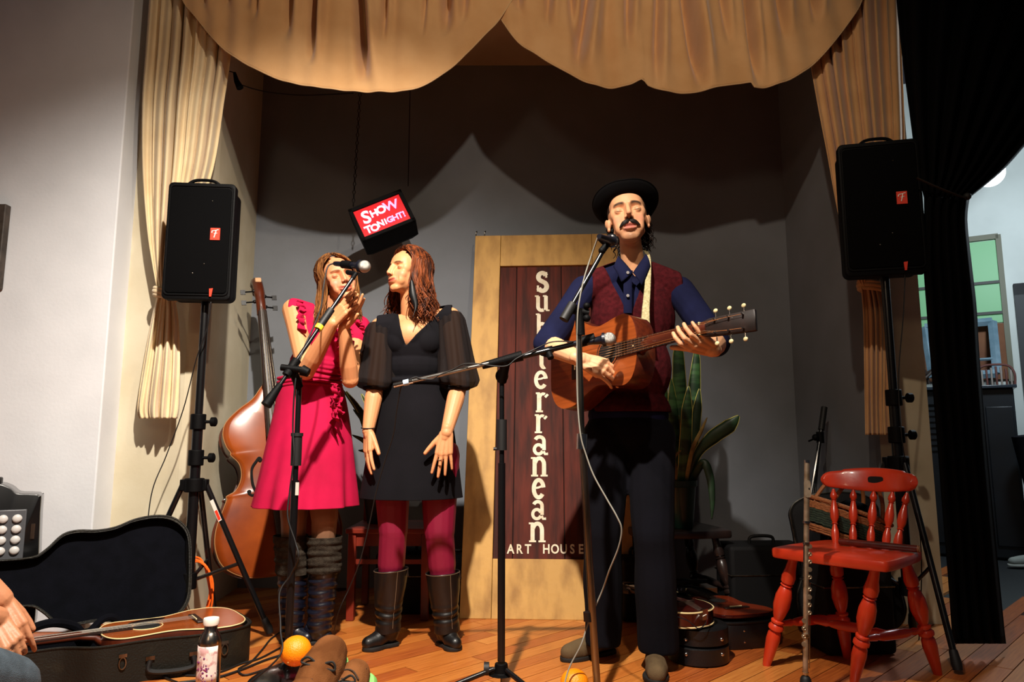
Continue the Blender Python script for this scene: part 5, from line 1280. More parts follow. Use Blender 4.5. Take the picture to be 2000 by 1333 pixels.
# 2: tripod stand in the centre with a long boom pointing at the guitar
cx2 = P(980, 800, 2.63).x; cy2 = 2.63
t = thing('microphone_stand', 'black tripod stand in the centre with a long boom reaching to the guitar', 'stand', at=(cx2, cy2, 0))
jp = P(983, 740, 2.63); jp.x = cx2
g = G(); g.cyl((cx2, cy2, .10), (cx2, cy2, P(980, 905, 2.63).z), .0135, 16); g.cyl((cx2, cy2, .5), jp, .0095, 14); g.build('pole', MBLK, t)
g = G(); za, zb = P(980, 880, 2.63).z, P(980, 820, 2.63).z; g.cyl((cx2, cy2, za), (cx2, cy2, zb), .019, 16); g.cyl((cx2 - .03, cy2, za + .005), (cx2 - .015, cy2, za + .005), .006, 8); g.build('grip', MRUB, t)
zh = P(975, 1303, 2.63).z; g = G(); g.tube([(cx2, cy2, .055), (cx2, cy2, zh - .02), (cx2, cy2, zh + .012)], [.047, .026, .022], 14); g.build('hub', MPLB, t, bevel=.002)
g = G(); g.cyl((cx2 - .045, cy2 - .005, zh - .005), (cx2 - .02, cy2 - .005, zh - .005), .006, 8); g.cyl((cx2 - .060, cy2 - .005, zh - .005), (cx2 - .042, cy2 - .005, zh - .005), .022, 14); g.build('knob', MRUB, t)
for a in (90, 200, 310):
    a = math.radians(a); g = G(); e = V((cx2 + .27 * math.cos(a), cy2 + .27 * math.sin(a), .012)); g.tube([(cx2 + .03 * math.cos(a), cy2 + .03 * math.sin(a), .075), e], .009, 10); l = g.build('leg', MBLK, t)
    g = G(); g.ell(e, (.014, .014, .012)); g.build('rubber_foot', MRUB, l)
c0, c1 = P(770, 753, 2.60), P(1150, 665, 2.56); cd = (c1 - c0).normalized(); m1 = P(988, 702, 2.58)
g = G(); g.tube([c0, c1], .0075, 12); g.build('boom', mat('grey_boom_tube', '8e8c88', .25, .9), t)
g = G(); g.tube([c0 - cd * .002, c0 + cd * .07], .0098, 12); g.build('boom_end', MCHR, t); g = G(); g.tube([c0 + cd * .035, c0 + cd * .055], .0112, 12); g.build('tape', mat('pale_blue_tape', 'b8cde0', .5), t, label='pale blue tape ring')
g = G(); g.tube([P(942, 715, 2.59), P(1020, 695, 2.57)], [.013, .019], 12); g.tube([m1 + V((0, 0, -.005)), jp + V((0, 0, -.01))], .018, 14); g.ell(jp + V((0, -.0, .01)), (.024, .022, .026)); g.build('boom_clutch', MPLB, t)
g = G(); g.tube([P(1060, 687, 2.57), P(1080, 682, 2.57)], .013, 12); g.tube([P(1072, 690, 2.55), P(1076, 700, 2.54)], .012, 10); g.build('extension_knob', MPLB, t)
g = G(); g.tube([P(1020, 697, 2.565), P(1135, 669, 2.56)], .0095, 12); g.build('inner_tube', MBLK, t)
g = G(); g.tube([P(1128, 670, 2.555), P(1162, 661, 2.55)], .0195, 14); g.build('mic_clip', MPLB, t)
mic('black microphone with a silver ball head pointing at the guitar', P(1118, 672, 2.56), P(1190, 663, 2.53), MGRY, s=1.0)
cable('microphone_cable', 'thin black cable looping along the central boom', [P(1120, 668, 2.55), P(1080, 668, 2.54), P(1050, 680, 2.55), P(1010, 700, 2.54), P(985, 716, 2.54), P(930, 711, 2.56), P(905, 712, 2.57), P(885, 722, 2.58), P(858, 733, 2.585), P(845, 741, 2.59), P(822, 740, 2.585), P(812, 737, 2.59), P(800, 742, 2.59), P(785, 752, 2.60), P(775, 800, 2.64), P(768, 850, 2.68), P(752, 900, 2.72), P(735, 960, 2.76), P(720, 1030, 2.8), P(702, 1100, 2.82), P(682, 1150, 2.85), P(660, 1200, 2.86), F(640, 1282), F(600, 1310)], .0024)
# 3: the singer's stand, leaning a little
q0, q1 = F(1157, 1345), P(1130, 612, 2.42); q0 = V((q0.x, 2.50, 0))
t = thing('microphone_stand', 'worn metal microphone stand in front of the singing man', 'stand', at=(q0.x, q0.y, 0))
qm = P(1137, 862, 2.45); 
g = G(); g.tube([q0 + V((0, 0, .02)), qm], .0125, 16); g.build('pole', MSTL, t); g = G(); g.tube([qm, q1], .0095, 14); g.build('upper_pole', MSTL, t)
g = G(); g.tube([P(1136, 878, 2.45), P(1137, 848, 2.45)], .0185, 18); g.build('silver_collar', MCHR, t)
g = G(); g.tube([P(1150, 1214, 2.49), P(1149, 1196, 2.49)], .017, 16); g.build('lower_collar', MBLK, t)
g = G(); g.lathe([(.13, 0), (.132, .01), (.12, .02), (.04, .03), (.02, .05)], 40, Mx.Translation(q0)); g.build('base', MSTL, t)
g = G(); g.tube([P(1134, 655, 2.42), P(1131, 605, 2.42)], .0155, 14); g.tube([P(1110, 605, 2.42), P(1150, 612, 2.42)], .013, 12); g.ell(P(1146, 598, 2.41), .012); g.ell(P(1146, 622, 2.41), .013); g.build('boom_clutch', MPLB, t)
d0, d1 = P(1101, 625, 2.40), P(1180, 486, 2.46)
g = G(); g.tube([P(1120, 592, 2.415), P(1165, 513, 2.45), d1], [.0085, .0085, .008], 12); g.build('boom', MBLK, t)
g = G(); g.tube([d0, P(1119, 594, 2.41)], [.017, .017], 14); g.build('counterweight', MRUB, t)
g = G(); g.ell(P(1176, 490, 2.455), .013); g.tube([P(1176, 490, 2.455), P(1190, 472, 2.46)], .012, 10); g.tube([P(1172, 465, 2.45), P(1186, 478, 2.46)], .012, 12); g.build('mic_clip', MPLB, t)
mic('black ball microphone below the chin of the singing man', P(1170, 462, 2.33), P(1197, 471, 2.48), MDMESH, s=.95)
g = G()
cable('microphone_cable', 'grey cable running down the singer\'s stand and bowing out at his knees', [P(1168, 463, 2.34), P(1155, 500, 2.38), P(1142, 540, 2.39), P(1133, 580, 2.395), P(1128, 620, 2.40), P(1127, 700, 2.43), P(1128, 780, 2.44), P(1134, 850, 2.43), P(1145, 890, 2.43), P(1160, 930, 2.42), P(1185, 975, 2.40), P(1205, 1010, 2.38), P(1214, 1035, 2.38), P(1208, 1070, 2.40), P(1190, 1115, 2.44), P(1176, 1155, 2.50), P(1150, 1215, 2.51), P(1135, 1260, 2.50), P(1110, 1310, 2.50), V((P(1085, 1340, 2.5).x, 2.44, .006)), V((.05, 2.3, .006))], .0028, mat('grey_cable', '8c8a80', .4))

# ------------------------------------------------ double bass
MBASS = mat('bass_varnish', 'a04a14', 0.28, col2='5e1f0a', ns=3.0, coat=.6, contrast=(.35, .7)); MBRIB = mat('bass_rib', '5a2410', 0.3, col2='38140a', ns=4, coat=.5)
bb, bt = P(556, 1122, 3.78), P(504, 548, 3.98); bu = bt - bb; S = bu.length / 1.80
Mb = frame(bb, bu, V((.50, -.87, 0))) @ Mx.Scale(S, 4) @ Mx.Scale(1.06, 4, (0, 1, 0))
t = thing('double_bass', 'brown double bass leaning in the corner behind the woman in red', 'bass', M=Mb)
hb = [(0, 0), (.004, .12), (.03, .22), (.10, .305), (.20, .335), (.30, .325), (.40, .285), (.455, .262), (.475, .262), (.50, .215), (.555, .185), (.61, .178), (.66, .190), (.705, .225), (.722, .225), (.76, .245), (.83, .258), (.90, .238), (.97, .170), (1.03, .09), (1.09, .045), (1.11, .03)]
up = [(p.x, p.y) for p in crom([V((x, y, 0)) for x, y in hb], 4)]; out = up + [(x, -y) for x, y in up[::-1][:-1]]
g = G(); g.prism([(x, y * .97) for x, y in out], -.17, -.004); g.build('ribs', MBRIB, t)
def plate(z0, sgn, name, m):
    n = len(out); cxs = .5; vs = []; fs = []; K = 9
    for j in range(K):
        k = j / (K - 1)
        for x, y in out:
            c = V((x, 0)); xx, yy = x, y * k
            vs.append((lerp(.52, x, k ** .6) if False else x, yy, z0 + sgn * .030 * (1 - k ** 3) * math.sin(math.pi * min(1, max(0, x / 1.11))) ** .5))
    for j in range(K - 1):
        for i in range(n):
            l = (i + 1) % n; f = (j * n + i, (j + 1) * n + i, (j + 1) * n + l, j * n + l); fs.append(f if sgn > 0 else f[::-1])
    g = G(); g.add(vs, fs); return g.build(name, m, t, angle=180, solid=.004)
plate(0, 1, 'top_plate', MBASS); plate(-.175, -1, 'back_plate', MBRIB)
g = G(); g.tube([(x, y, .0) for x, y in out], .0032, 6, closed=True); g.build('purfling', mat('worn_edge', '9a6a38', .5), t, angle=180)
for sy in (-1, 1):
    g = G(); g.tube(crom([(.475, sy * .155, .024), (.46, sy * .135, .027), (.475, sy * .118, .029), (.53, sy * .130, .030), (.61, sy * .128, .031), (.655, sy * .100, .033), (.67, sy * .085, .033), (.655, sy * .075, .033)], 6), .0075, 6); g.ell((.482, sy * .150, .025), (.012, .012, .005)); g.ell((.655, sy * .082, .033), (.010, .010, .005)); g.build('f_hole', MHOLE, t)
g = G(); g.prism([(.55, -.07), (.56, -.075), (.565, .075), (.55, .07)], .03, .14); g.build('bridge', MCRM, t)
g = G(); g.prism([(.05, -.025), (.05, .025), (.40, .045), (.40, -.045)], .04, .07, None, .004); g.build('tailpiece', MEB, t)
g = G(); g.tube([(.78, 0, .085), (1.10, 0, .065), (1.58, 0, .045)], [.047, .036, .024], 14, flat=.45, up=(0, 0, 1)); g.build('fingerboard', MEB, t)
g = G(); g.tube([(1.02, 0, -.06), (1.06, 0, -.03), (1.12, 0, .015), (1.30, 0, .022), (1.58, 0, .02)], [.06, .045, .030, .026, .024], 14, flat=.9); g.build('neck', MBRIB, t)
g = G(); g.tube(crom([(1.56, 0, .02), (1.64, 0, .018), (1.74, 0, -.006), (1.80, 0, -.04), (1.815, 0, -.085), (1.78, 0, -.11), (1.745, 0, -.095), (1.75, 0, -.065), (1.775, 0, -.07)], 5), [.028] * 8 + [.032] * 8 + [.030] * 8 + [.022] * 8 + [.014] * 9, 12); g.build('scroll', MBRIB, t)
g = G(); g.box((1.80, 0, -.01), (.03, .035, .045)); g.build('wall_bumper', mat('pale_cork', 'd8a87c', .8), t, bevel=.005, label='pale pad on the scroll tip')
for k in range(4):
    sy = 1 if k % 2 else -1; g = G(); x = 1.62 + .035 * k; g.cyl((x, 0, .005), (x, sy * .075, -.015), .0055, 8); g.box((x, sy * .088, -.02), (.03, .028, .008)); g.ell((x, sy * .03, .0), .012); g.build('tuning_peg', MBLK, t)
g = G()
for k in range(4): y = (k - 1.5); g.tube([(.40, y * .018, .075), (.56, y * .024, .145), (1.57, y * .009, .06), (1.62 + .035 * k, y * .006, .02)], .0018, 4)
g.build('strings', MSTR, t)
g = G(); g.cyl((-.09, 0, -.1), (0, 0, -.1), .006, 8); g.build('endpin', MCHR, t)

# ------------------------------------------------ open guitar case with the second guitar
MCASE = mat('worn_black_case', '15140f', 0.55, col2='2a2519', ns=9, bump=.5, bs=160, contrast=(.5, .8), spec=.3); MPLUSH = mat('dark_blue_plush', '07080f', 0.95, col2='04050a', ns=20, bump=.4, bs=200, spec=.1)
Tp = V((-1.11, 3.10, 0)); ax = V((-.80, -.60, 0))
Mcs = frame(Tp, ax, V((0, 0, 1)))      # x from the tail towards the neck end, y -> towards the camera or the wall
ysg = 1 if (Mcs.to_3x3() @ V((0, 1, 0))).y < 0 else -1     # sign of local y that faces the viewer
def caseout(Lc=1.08, e=0.0, tight=1.0):
    h = [(0, 0), (.004, .10), (.03, .155), (.09, .192), (.17, .202), (.26, .192), (.34, .168), (.42, .160), (.50, .164), (.56, .152), (.62, .105), (.68, .080), (.85, .080), (1.0, .085), (1.06, .083), (1.08, .06), (1.083, 0)]
    a = [V((x, y + e * (1 if y > 0 else 0), 0)) for x, y in h]; a[0].x -= e; a[-1].x += e
    u = [(p.x, p.y) for p in crom(a, 4)]; return u + [(x, -y) for x, y in u[::-1][1:-1]]
t = thing('guitar_case', 'open worn black guitar case with dark blue plush lining, left front of the stage', 'case', M=Mcs)
co = caseout(); n = len(co)
def shell(z0, z1, th, name, m, inner, M=None, parent=t):
    ci = [(x * (1 - 2 * th) + th, y * .955) for x, y in co]; g = G()
    vs = [(x, y, z0) for x, y in co] + [(x, y, z1) for x, y in co] + [(x, y, z1) for x, y in ci] + [(x, y, z0 + th) for x, y in ci]; fs = []
    for i in range(n):
        l = (i + 1) % n
        for a, b in ((0, 1), (1, 2), (2, 3)): fs.append((a * n + i, a * n + l, b * n + l, b * n + i))
    fs.append(tuple(range(n)))
    g.add(vs, fs, M); o = g.build(name, m, parent, solid=0)
    g = G(); g.add([(x * .999, y * .999, z1 - .002) for x, y in ci] + [(x, y, z0 + th + .001) for x, y in ci], [(i, (i + 1) % n, n + (i + 1) % n, n + i) for i in range(n)] + [tuple(range(n, 2 * n))], M); g.build('lining', inner, o)
    g = G(); g.tube([M @ V((x, y, z1)) if M else V((x, y, z1)) for x, y in co], .004, 6, closed=True); g.build('rim', m, o)
    return o
shell(0, .140, .012, 'bottom_shell', MCASE, MPLUSH)
yb = -ysg * .19
# the lid stands up from the far side
lid = Mx.Translation((.16, yb - ysg * .005, .112)) @ Mx.Rotation(-ysg * math.radians(76), 4, 'X') @ Mx.Translation((0, -ysg * .20, 0))
shell(0, .055, .010, 'lid', MCASE, MPLUSH, M=lid @ Mx.Scale(.86, 4, (1, 0, 0)) @ Mx.Translation((0, -ysg * .02, 0)) @ Mx.Scale(1.10, 4, (0, 1, 0)) @ Mx.Translation((0, 0, -.055)))
vf = ysg * .2
def onside(x, z, dy=0): 
    y = max(abs(q[1]) for q in co if abs(q[0] - x) < .03); return V((x, ysg * (y + dy), z))
for x in (.13, .47, .98):
    g = G(); c_ = onside(x, .075, .003); g.tube([c_ + V((math.cos(a) * .011, 0, math.sin(a) * .020)) for a in [k * math.pi / 8 for k in range(16)]], .0035, 6, closed=True); g.box(c_ + V((0, 0, .026)), (.026, .006, .012)); g.build('latch', MSTL, t)
g = G(); a_, b_ = onside(.24, .07, .003), onside(.38, .07, .003); g.tube(crom([a_, a_ + V((0, ysg * .006, -.035)), lerp(a_, b_, .5) + V((0, ysg * .012, -.042)), b_ + V((0, ysg * .006, -.035)), b_], 5), .009, 8); g.build('carry_handle', MRUB, t)
for p_ in (a_, b_): g = G(); g.box(p_ + V((0, 0, .008)), (.03, .006, .014)); g.build('handle_plate', MSTL, t)
g = G(); g.tube(crom([(.56, yb * .6, .12), (.60, yb * .5, .17), (.68, yb * .3, .20), (.76, yb * .2, .18), (.80, yb * .2, .12)], 6), .016, 8); g.tube(crom([(.42, yb * .9, .12), (.46, yb * .8, .17), (.50, yb * .75, .17), (.55, yb * .6, .13)], 6), .014, 8); g.build('plush_bolster', MPLUSH, t)
MTOP2 = mat('amber_spruce', 'a4501c', 0.25, col2='8e4216', ns=5, st=(.6, 14, 4), coat=.6)
Mgc = Mcs @ Mx.Translation((.022, 0, .153))
guitar(Mgc, 'amber acoustic guitar with cream binding lying in the open case', MTOP2, MMAHS, MMAHS, Lb=.50, wl=.375, ww=.25, wu=.285, dp=.10, pick=mat('dark_pickguard', '1a0d08', .2, coat=.5), hole=.345, bridge=.17, scale=.62, tuner=MCHR)
# ------------------------------------------------ plants
MLF = mat('snake_plant_leaf', '3f6a3a', 0.5, col2='1c3a22', ns=26, st=(.25, .25, 1), contrast=(.42, .58)); MLE = mat('pale_leaf_edge', 'b8b45e', .5); MLD = mat('dark_leaf', '1f3a20', .5, col2='142814', ns=20); MDRY = mat('dry_leaf', 'a08a4c', .7, col2='6a5a30', ns=20)
def leaf(parent, pts, ws, m, edge=None, facing=(0, -1, 0), name='leaf', cup=.25):
    pts = [V(p) for p in pts]; c = crom(pts, 8); n = len(c); g = G(); f = V(facing)
    W_ = [interp([(k / (len(ws) - 1), w) for k, w in enumerate(ws)], j / (n - 1)) for j in range(n)]; L_, R_ = [], []
    rows_ = []
    for j, p in enumerate(c):
        t_ = (c[min(j + 1, n - 1)] - c[max(j - 1, 0)]).normalized(); s = t_.cross(f).normalized(); fn_ = s.cross(t_).normalized()
        w_ = W_[j]; rows_.append([p + s * w_ * u - fn_ * (w_ * cup * (1 - u * u)) * -1 for u in (-1, -.5, 0, .5, 1)]); L_.append(rows_[-1][0]); R_.append(rows_[-1][4])
    vs = [q for r in rows_ for q in r]; fs = [(j * 5 + i, j * 5 + i + 1, (j + 1) * 5 + i + 1, (j + 1) * 5 + i) for j in range(n - 1) for i in range(4)]
    g.add(vs, fs); o = g.build(name, m, parent, solid=.0025, angle=180)
    if edge:
        g = G(); g.tube(L_, .0022, 5); g.tube(R_, .0022, 5); g.build('leaf_edge', edge, o)
    return o
pc = P(1332, 1045, 3.66); pc = V((pc.x, 3.68, .432))
t = thing('snake_plant', 'tall variegated snake plant in a green pot on the dark chair', 'plant', at=pc)
g = G(); g.lathe([(.058, 0), (.062, .01), (.080, .20), (.088, .205), (.088, .232), (.080, .234), (.076, .21)], 32, Mx.Translation(pc)); g.build('pot', mat('dark_green_pot', '16382c', .45, coat=.2), t)
g = G(); g.cyl(pc + V((0, 0, .19)), pc + V((0, 0, .205)), .076, 24); g.build('soil', mat('soil', '1a120c', .95), t)
pb_ = lambda dx, dy=0: pc + V((dx, dy, .20))
for pts, ws, m, e in (([pb_(-.02), P(1328, 860, 3.66), P(1327, 760, 3.64), P(1325, 690, 3.63), P(1327, 672, 3.63)], (.024, .034, .036, .026, .002), MLF, MLE),
    ([pb_(.015), P(1350, 860, 3.67), P(1356, 760, 3.67), P(1360, 700, 3.67), P(1358, 680, 3.67)], (.02, .034, .032, .018, .002), MLF, MLE),
    ([pb_(.03), P(1352, 880, 3.65), P(1362, 800, 3.63), P(1366, 760, 3.62)], (.02, .026, .022, .002), MLD, MLE),
    ([pb_(-.04), P(1318, 880, 3.65), P(1314, 800, 3.64), P(1311, 740, 3.63)], (.02, .03, .028, .002), MLF, MLE),
    ([pb_(.0, -.03), P(1338, 880, 3.60), P(1342, 800, 3.58), P(1345, 755, 3.58)], (.02, .03, .026, .002), MLF, MLE),
    ([pb_(.03), P(1362, 888, 3.63), P(1392, 855, 3.60), P(1425, 832, 3.58), P(1443, 813, 3.57)], (.014, .020, .034, .034, .004), MLD, MLE),
    ([pb_(.02, -.03), P(1352, 880, 3.58), P(1368, 845, 3.56), P(1381, 816, 3.55)], (.010, .010, .009, .002), MDRY, None),
    ([pb_(-.03, -.03), P(1318, 920, 3.58), P(1316, 895, 3.56), P(1330, 880, 3.56)], (.008, .014, .010, .002), MDRY, None),
    ([pb_(.05), P(1372, 905, 3.6), P(1386, 930, 3.58), P(1391, 975, 3.57), P(1390, 1015, 3.57)], (.014, .02, .02, .014, .002), MLD, None),
    ([pb_(-.05, .02), P(1300, 870, 3.68), P(1296, 800, 3.68), P(1300, 730, 3.68)], (.02, .03, .028, .002), MLF, MLE)):
    leaf(t, pts, ws, m, e, cup=.3)
# dark leafy plant between the women
pc = P(735, 1010, 3.82); pc = V((pc.x, 3.84, .436))
t = thing('potted_plant', 'dark long-leaved plant behind the two women', 'plant', at=pc)
g = G(); g.lathe([(.05, 0), (.075, .16), (.078, .17), (.07, .17)], 24, Mx.Translation(pc)); g.build('pot', mat('black_pot', '0d0d0e', .5), t)
b_ = pc + V((0, 0, .15)); r = random.Random(3)
for px, py, y in ((676, 765, 3.75), (690, 800, 3.7), (706, 770, 3.8), (688, 850, 3.65), (700, 880, 3.7), (720, 760, 3.85), (712, 930, 3.66), (668, 760, 3.9)):
    e = P(px, py, y); m_ = lerp(b_, e, .5) + V((.03, 0, .08)); leaf(t, [b_, m_, e], (.010, .020, .002), MLD, MLE if r.random() < .4 else None)
# ------------------------------------------------ black bags and cases on the stage floor
MBAG = mat('black_nylon', '08080a', 0.7, bump=.5, bs=500, spec=.25); MHC = mat('black_hard_case', '0c0c0e', 0.38, bump=.25, bs=200, coat=.1)
def bag(name, label, c, d, rz, m, cat='bag', seed=0, parts_=True, soft=.02):
    M_ = loc(c[0], c[1], c[2], rz); t = thing(name, label, cat, M=M_)
    g = G(); g.box((0, 0, d[2] / 2), d); g.build('body', m, t, bevel=soft, seg=4)
    g = G(); z = d[2] * .62; a, b = d[0] / 2 + .001, d[1] / 2 + .001
    g.tube([(-a, -b, z), (a, -b, z), (a, b, z), (-a, b, z)], .0035, 5, closed=True); g.build('zip', MSTL if not soft > .03 else MRUB, t)
    g = G(); g.tube(crom([(-.06, 0, d[2] - .004), (-.05, 0, d[2] + .03), (.05, 0, d[2] + .03), (.06, 0, d[2] - .004)], 5), .008, 8); g.build('carry_handle', MRUB, t)
    return t
q = P(860, 1130, 3.75); bag('instrument_bag', 'low black soft bag on the floor behind the woman in black', (-.30, 3.86, 0), (.34, .22, .26), .1, MBAG)
q = F(775, 1212); bag('instrument_case', 'black case on the floor under the worn red chair', (q.x + .0, 3.86, 0), (.26, .26, .30), 0, MBAG, 'case')
q = P(1262, 1120, 3.6); bag('instrument_bag', 'black bag standing under the dark windsor chair', (q.x, 3.70, 0), (.26, .22, .30), .1, MBAG)
# round case with the small dark red instrument on it
rc = V((P(1366, 1290, 2.98).x, 3.00, 0))
t = thing('round_case', 'round black instrument case with two latches by the singer\'s shoe', 'case', at=rc)
for z0, z1, nm in ((0, .070, 'case_bottom'), (.072, .140, 'case_lid')):
    g = G(); g.lathe([(.112, z0), (.120, z0 + .006), (.120, z1 - .006), (.112, z1)], 40, Mx.Translation(rc)); g.build(nm, MHC, t)
for a in (-125, -55):
    a = math.radians(a)
    for z in (.045, .100): g = G(); g.ell(rc + V((.121 * math.cos(a), .121 * math.sin(a), z)), (.007, .005, .007)); g.build('latch', MCHR, t)
Mm = frame(rc + V((.0, -.11, .205)), V((-.55, .83, .05)), V((0, 0, 1)))
t = thing('mandolin', 'dark red teardrop mandolin with cream binding lying on the round case', 'mandolin', M=Mm)
MMD = mat('dark_red_varnish', '3e0c08', .22, col2='240605', ns=4, coat=.7)
h = [(0, 0), (.003, .045), (.03, .092), (.08, .118), (.13, .118), (.18, .098), (.225, .062), (.26, .034), (.285, .026)]
up = [(p.x, p.y) for p in crom([V((x, y, 0)) for x, y in h], 4)]; mo = up + [(x, -y) for x, y in up[::-1][:-1]]
g = G(); g.prism(mo, -.055, 0); g.build('body', MMD, t)
g = G(); g.tube([(x, y, 0) for x, y in mo], .003, 6, closed=True); g.tube([(x, y, -.055) for x, y in mo], .003, 6, closed=True); g.build('binding', MCRM, t)
g = G(); g.prism([(x * .97 + .004, y * .96) for x, y in mo], 0, .004); g.build('top', MMD, t)
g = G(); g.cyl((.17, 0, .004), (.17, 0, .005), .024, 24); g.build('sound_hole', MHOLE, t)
g = G(); g.box((.09, 0, .012), (.008, .09, .016)); g.build('bridge', MEB, t); g = G(); g.add([(.18, -.02, .006), (.40, -.015, .006), (.40, .015, .006), (.18, .02, .006), (.18, -.02, .013), (.40, -.015, .013), (.40, .015, .013), (.18, .02, .013)], [(3, 2, 1, 0), (4, 5, 6, 7), (0, 1, 5, 4), (1, 2, 6, 5), (2, 3, 7, 6), (3, 0, 4, 7)]); g.build('fingerboard', MEB, t)
g = G(); g.tube([(.26, 0, -.02), (.32, 0, -.006), (.42, 0, -.004)], [.024, .019, .016], 10, flat=.7); g.build('neck', MMD, t)
g = G(); g.prism([(.40, -.02), (.43, -.034), (.55, -.04), (.56, 0), (.55, .04), (.43, .034), (.40, .02)], -.02, -.004, None, .002); g.build('headstock', MEB, t)
for sy in (-1, 1):
    for k in range(4): g = G(); x = .44 + .028 * k; g.cyl((x, sy * .036, -.012), (x, sy * .052, -.012), .002, 6); g.ell((x, sy * .058, -.012), (.007, .008, .005)); g.build('tuner', MIVR, t)
g = G()
for k in range(8): y = (k - 3.5); g.tube([(.004, y * .004, .002), (.09, y * .0055, .0205), (.41, y * .0035, .014)], .0006, 4)
g.build('strings', MSTR, t)
g = G(); g.box((-.004, 0, -.008), (.010, .03, .04)); g.tube(crom([(-.012, -.01, -.01), (-.03, .02, -.03), (-.02, .05, -.05), (.0, .09, -.02), (.04, .14, .0), (.10, .16, .02), (.2, .13, .03)], 6), .0022, 5); g.build('tailpiece', MCHR, t)
# small case with a guitar in it
Mq = frame(F(1470, 1275) + V((.03, .05, 0)), V((-.28, .96, 0)), V((0, 0, 1)))
t = thing('small_guitar_case', 'black hard case holding a small reddish guitar behind the red chair', 'case', M=Mq)
def smallcase(s): return [(x * s, y * s) for x, y in gout(.78, .40, .30, .33)]
g = G(); g.prism(smallcase(1.0), 0, .105, None, .006); g.build('case_body', MHC, t)
g = G(); g.tube([(x, y, .106) for x, y in smallcase(1.0)], .005, 6, closed=True); g.build('rim', MHC, t)
for y in (-.09, .05):
    for z in (.075, .030): g = G(); g.ell((.004 if abs(y) < .08 else .02, y, z), (.005, .007, .007)); g.build('latch', MCHR, t)
guitar(Mq @ Mx.Translation((.02, 0, .135)) @ Mx.Scale(.80, 4), 'small reddish guitar lying on the black case beside the mandolin', mat('reddish_top', '7c2c12', .25, coat=.5), MMD, MEB, Lb=.46, wl=.36, ww=.24, wu=.27, dp=.02, bind=0, hole=.33, bridge=.14, scale=.50, nfr=12)
q = P(1490, 1180, 3.62); bag('gig_bag', 'large black box-shaped gig bag behind the small guitar', (q.x + .02, 3.66, 0), (.40, .22, .36), .06, MBAG)
# tall curved guitar gig bag behind the red chair
q = F(1590, 1250)
Mt = frame(V((1.52, 3.33, .005)), V((-.06, .16, 1)), V((-.25, -1, 0)))
t = thing('guitar_gig_bag', 'tall rounded black guitar bag leaning behind the red chair', 'bag', M=Mt)
go = [(x * .62 / .5, y) for x, y in gout(.5, .44, .36, .38)]
g = G(); g.prism(go, -.07, .07, None, .03); g.build('body', MBAG, t)
g = G(); g.tube([(x, y, .045) for x, y in go], .004, 6, closed=True); g.build('zip', MSTL, t)
g = G(); g.box((.22, 0, .078), (.26, .24, .02)); g.build('pocket', MBAG, t, bevel=.01)
# woven basket with looped handles
bc = V((1.34, 3.12, .565))
bc = P(1640, 1028, 3.12); 
Mw = loc(bc.x, 3.12, bc.z - .06, 0, 0, math.radians(20))
t = thing('woven_basket', 'woven straw basket with green stripes and cane handles behind the red chair', 'basket', M=Mw)
MST1 = mat('straw', 'a8683a', .8, col2='7a4422', ns=90, st=(1, 1, 5), bump=.8, bs=200); MST2 = mat('green_straw', '2f4030', .8, col2='1c2a20', ns=90, bump=.8, bs=200)
bands = [(.0, .035, .13, .150, MST1), (.035, .09, .150, .168, MST2), (.09, .125, .168, .172, MST1)]
g = G(); g.lathe([(.002, 0), (.13, 0), (.13, .006), (.002, .006)], 32); g.build('base', MST1, t)
for z0, z1, r0, r1, m in bands:
    g = G()
    for k in range(max(2, int((z1 - z0) / .009))):
        z = z0 + .009 * k + .004; r_0 = lerp(r0, r1, (z - z0) / (z1 - z0)); g.tube([(math.cos(a) * r_0 * 1.0, math.sin(a) * r_0 * .72, z + .0015 * math.sin(a * 24)) for a in [j / 72 * 2 * math.pi for j in range(72)]], .0058, 5, closed=True)
    g.build('woven_band', m, t)
g = G(); g.tube([(math.cos(a) * .174, math.sin(a) * .126, .131) for a in [j / 60 * 2 * math.pi for j in range(60)]], .009, 8, closed=True); g.build('rim', MST1, t)
for sy in (-1, 1):
    g = G(); g.tube(crom([(-.12, sy * .088, .12), (-.09, sy * .085, .21), (-.045, sy * .07, .265), (.03, sy * .065, .27), (.08, sy * .08, .21), (.10, sy * .09, .12)], 6), .0085, 8); g.build('handle', mat('cane', '9c5c30', .5), t)
t = thing('black_hat', 'black rounded hat resting in the woven basket', 'hat', M=Mw @ Mx.Translation((.03, 0, .11)))
g = G(); g.lathe([(.11, 0), (.108, .004), (.075, .008), (.072, .04), (.05, .062), (.02, .07), (.002, .071)], 32); g.build('crown', MHAT, t)
# low amplifier carrying the basket
bag('small_amplifier', 'low black amplifier under the woven basket', (bc.x + .02, 3.14, 0), (.30, .20, bc.z - .06 - .012), .1, MBAG, 'amplifier')
# ------------------------------------------------ flute on its peg stand
MFL = mat('flute_silver', 'c8b8a0', .42, .75, col2='a08c70', ns=30)
fb = V((P(1572, 1300, 2.52).x, 2.52, 0)); ft = P(1576, 900, 2.50)
t = thing('flute_stand', 'black cone peg stand under the silver flute', 'stand', at=fb)
g = G(); g.lathe([(.065, 0), (.065, .006), (.028, .012), (.026, .02), (.017, .075), (.013, .082), (.007, .086), (.006, .16)], 28, Mx.Translation(fb)); g.build('cone', MRUB, t)
t = thing('flute', 'silver keyed flute standing upright on a peg before the red chair', 'flute', at=fb + V((0, 0, .09)))
fa = fb + V((0, 0, .088)); d = (ft - fa); L_ = d.length; du = d.normalized()
def fp(s, x=0, y=0): return fa + du * (L_ * s) + V((x, y, 0))
g = G(); g.tube([fp(0), fp(.02), fp(.70)], .0088, 16); g.build('tube', MFL, t)
g = G(); g.tube([fp(.70), fp(1.0)], [.0092, .0088], 16); hj = g.build('head_joint', MFL, t)
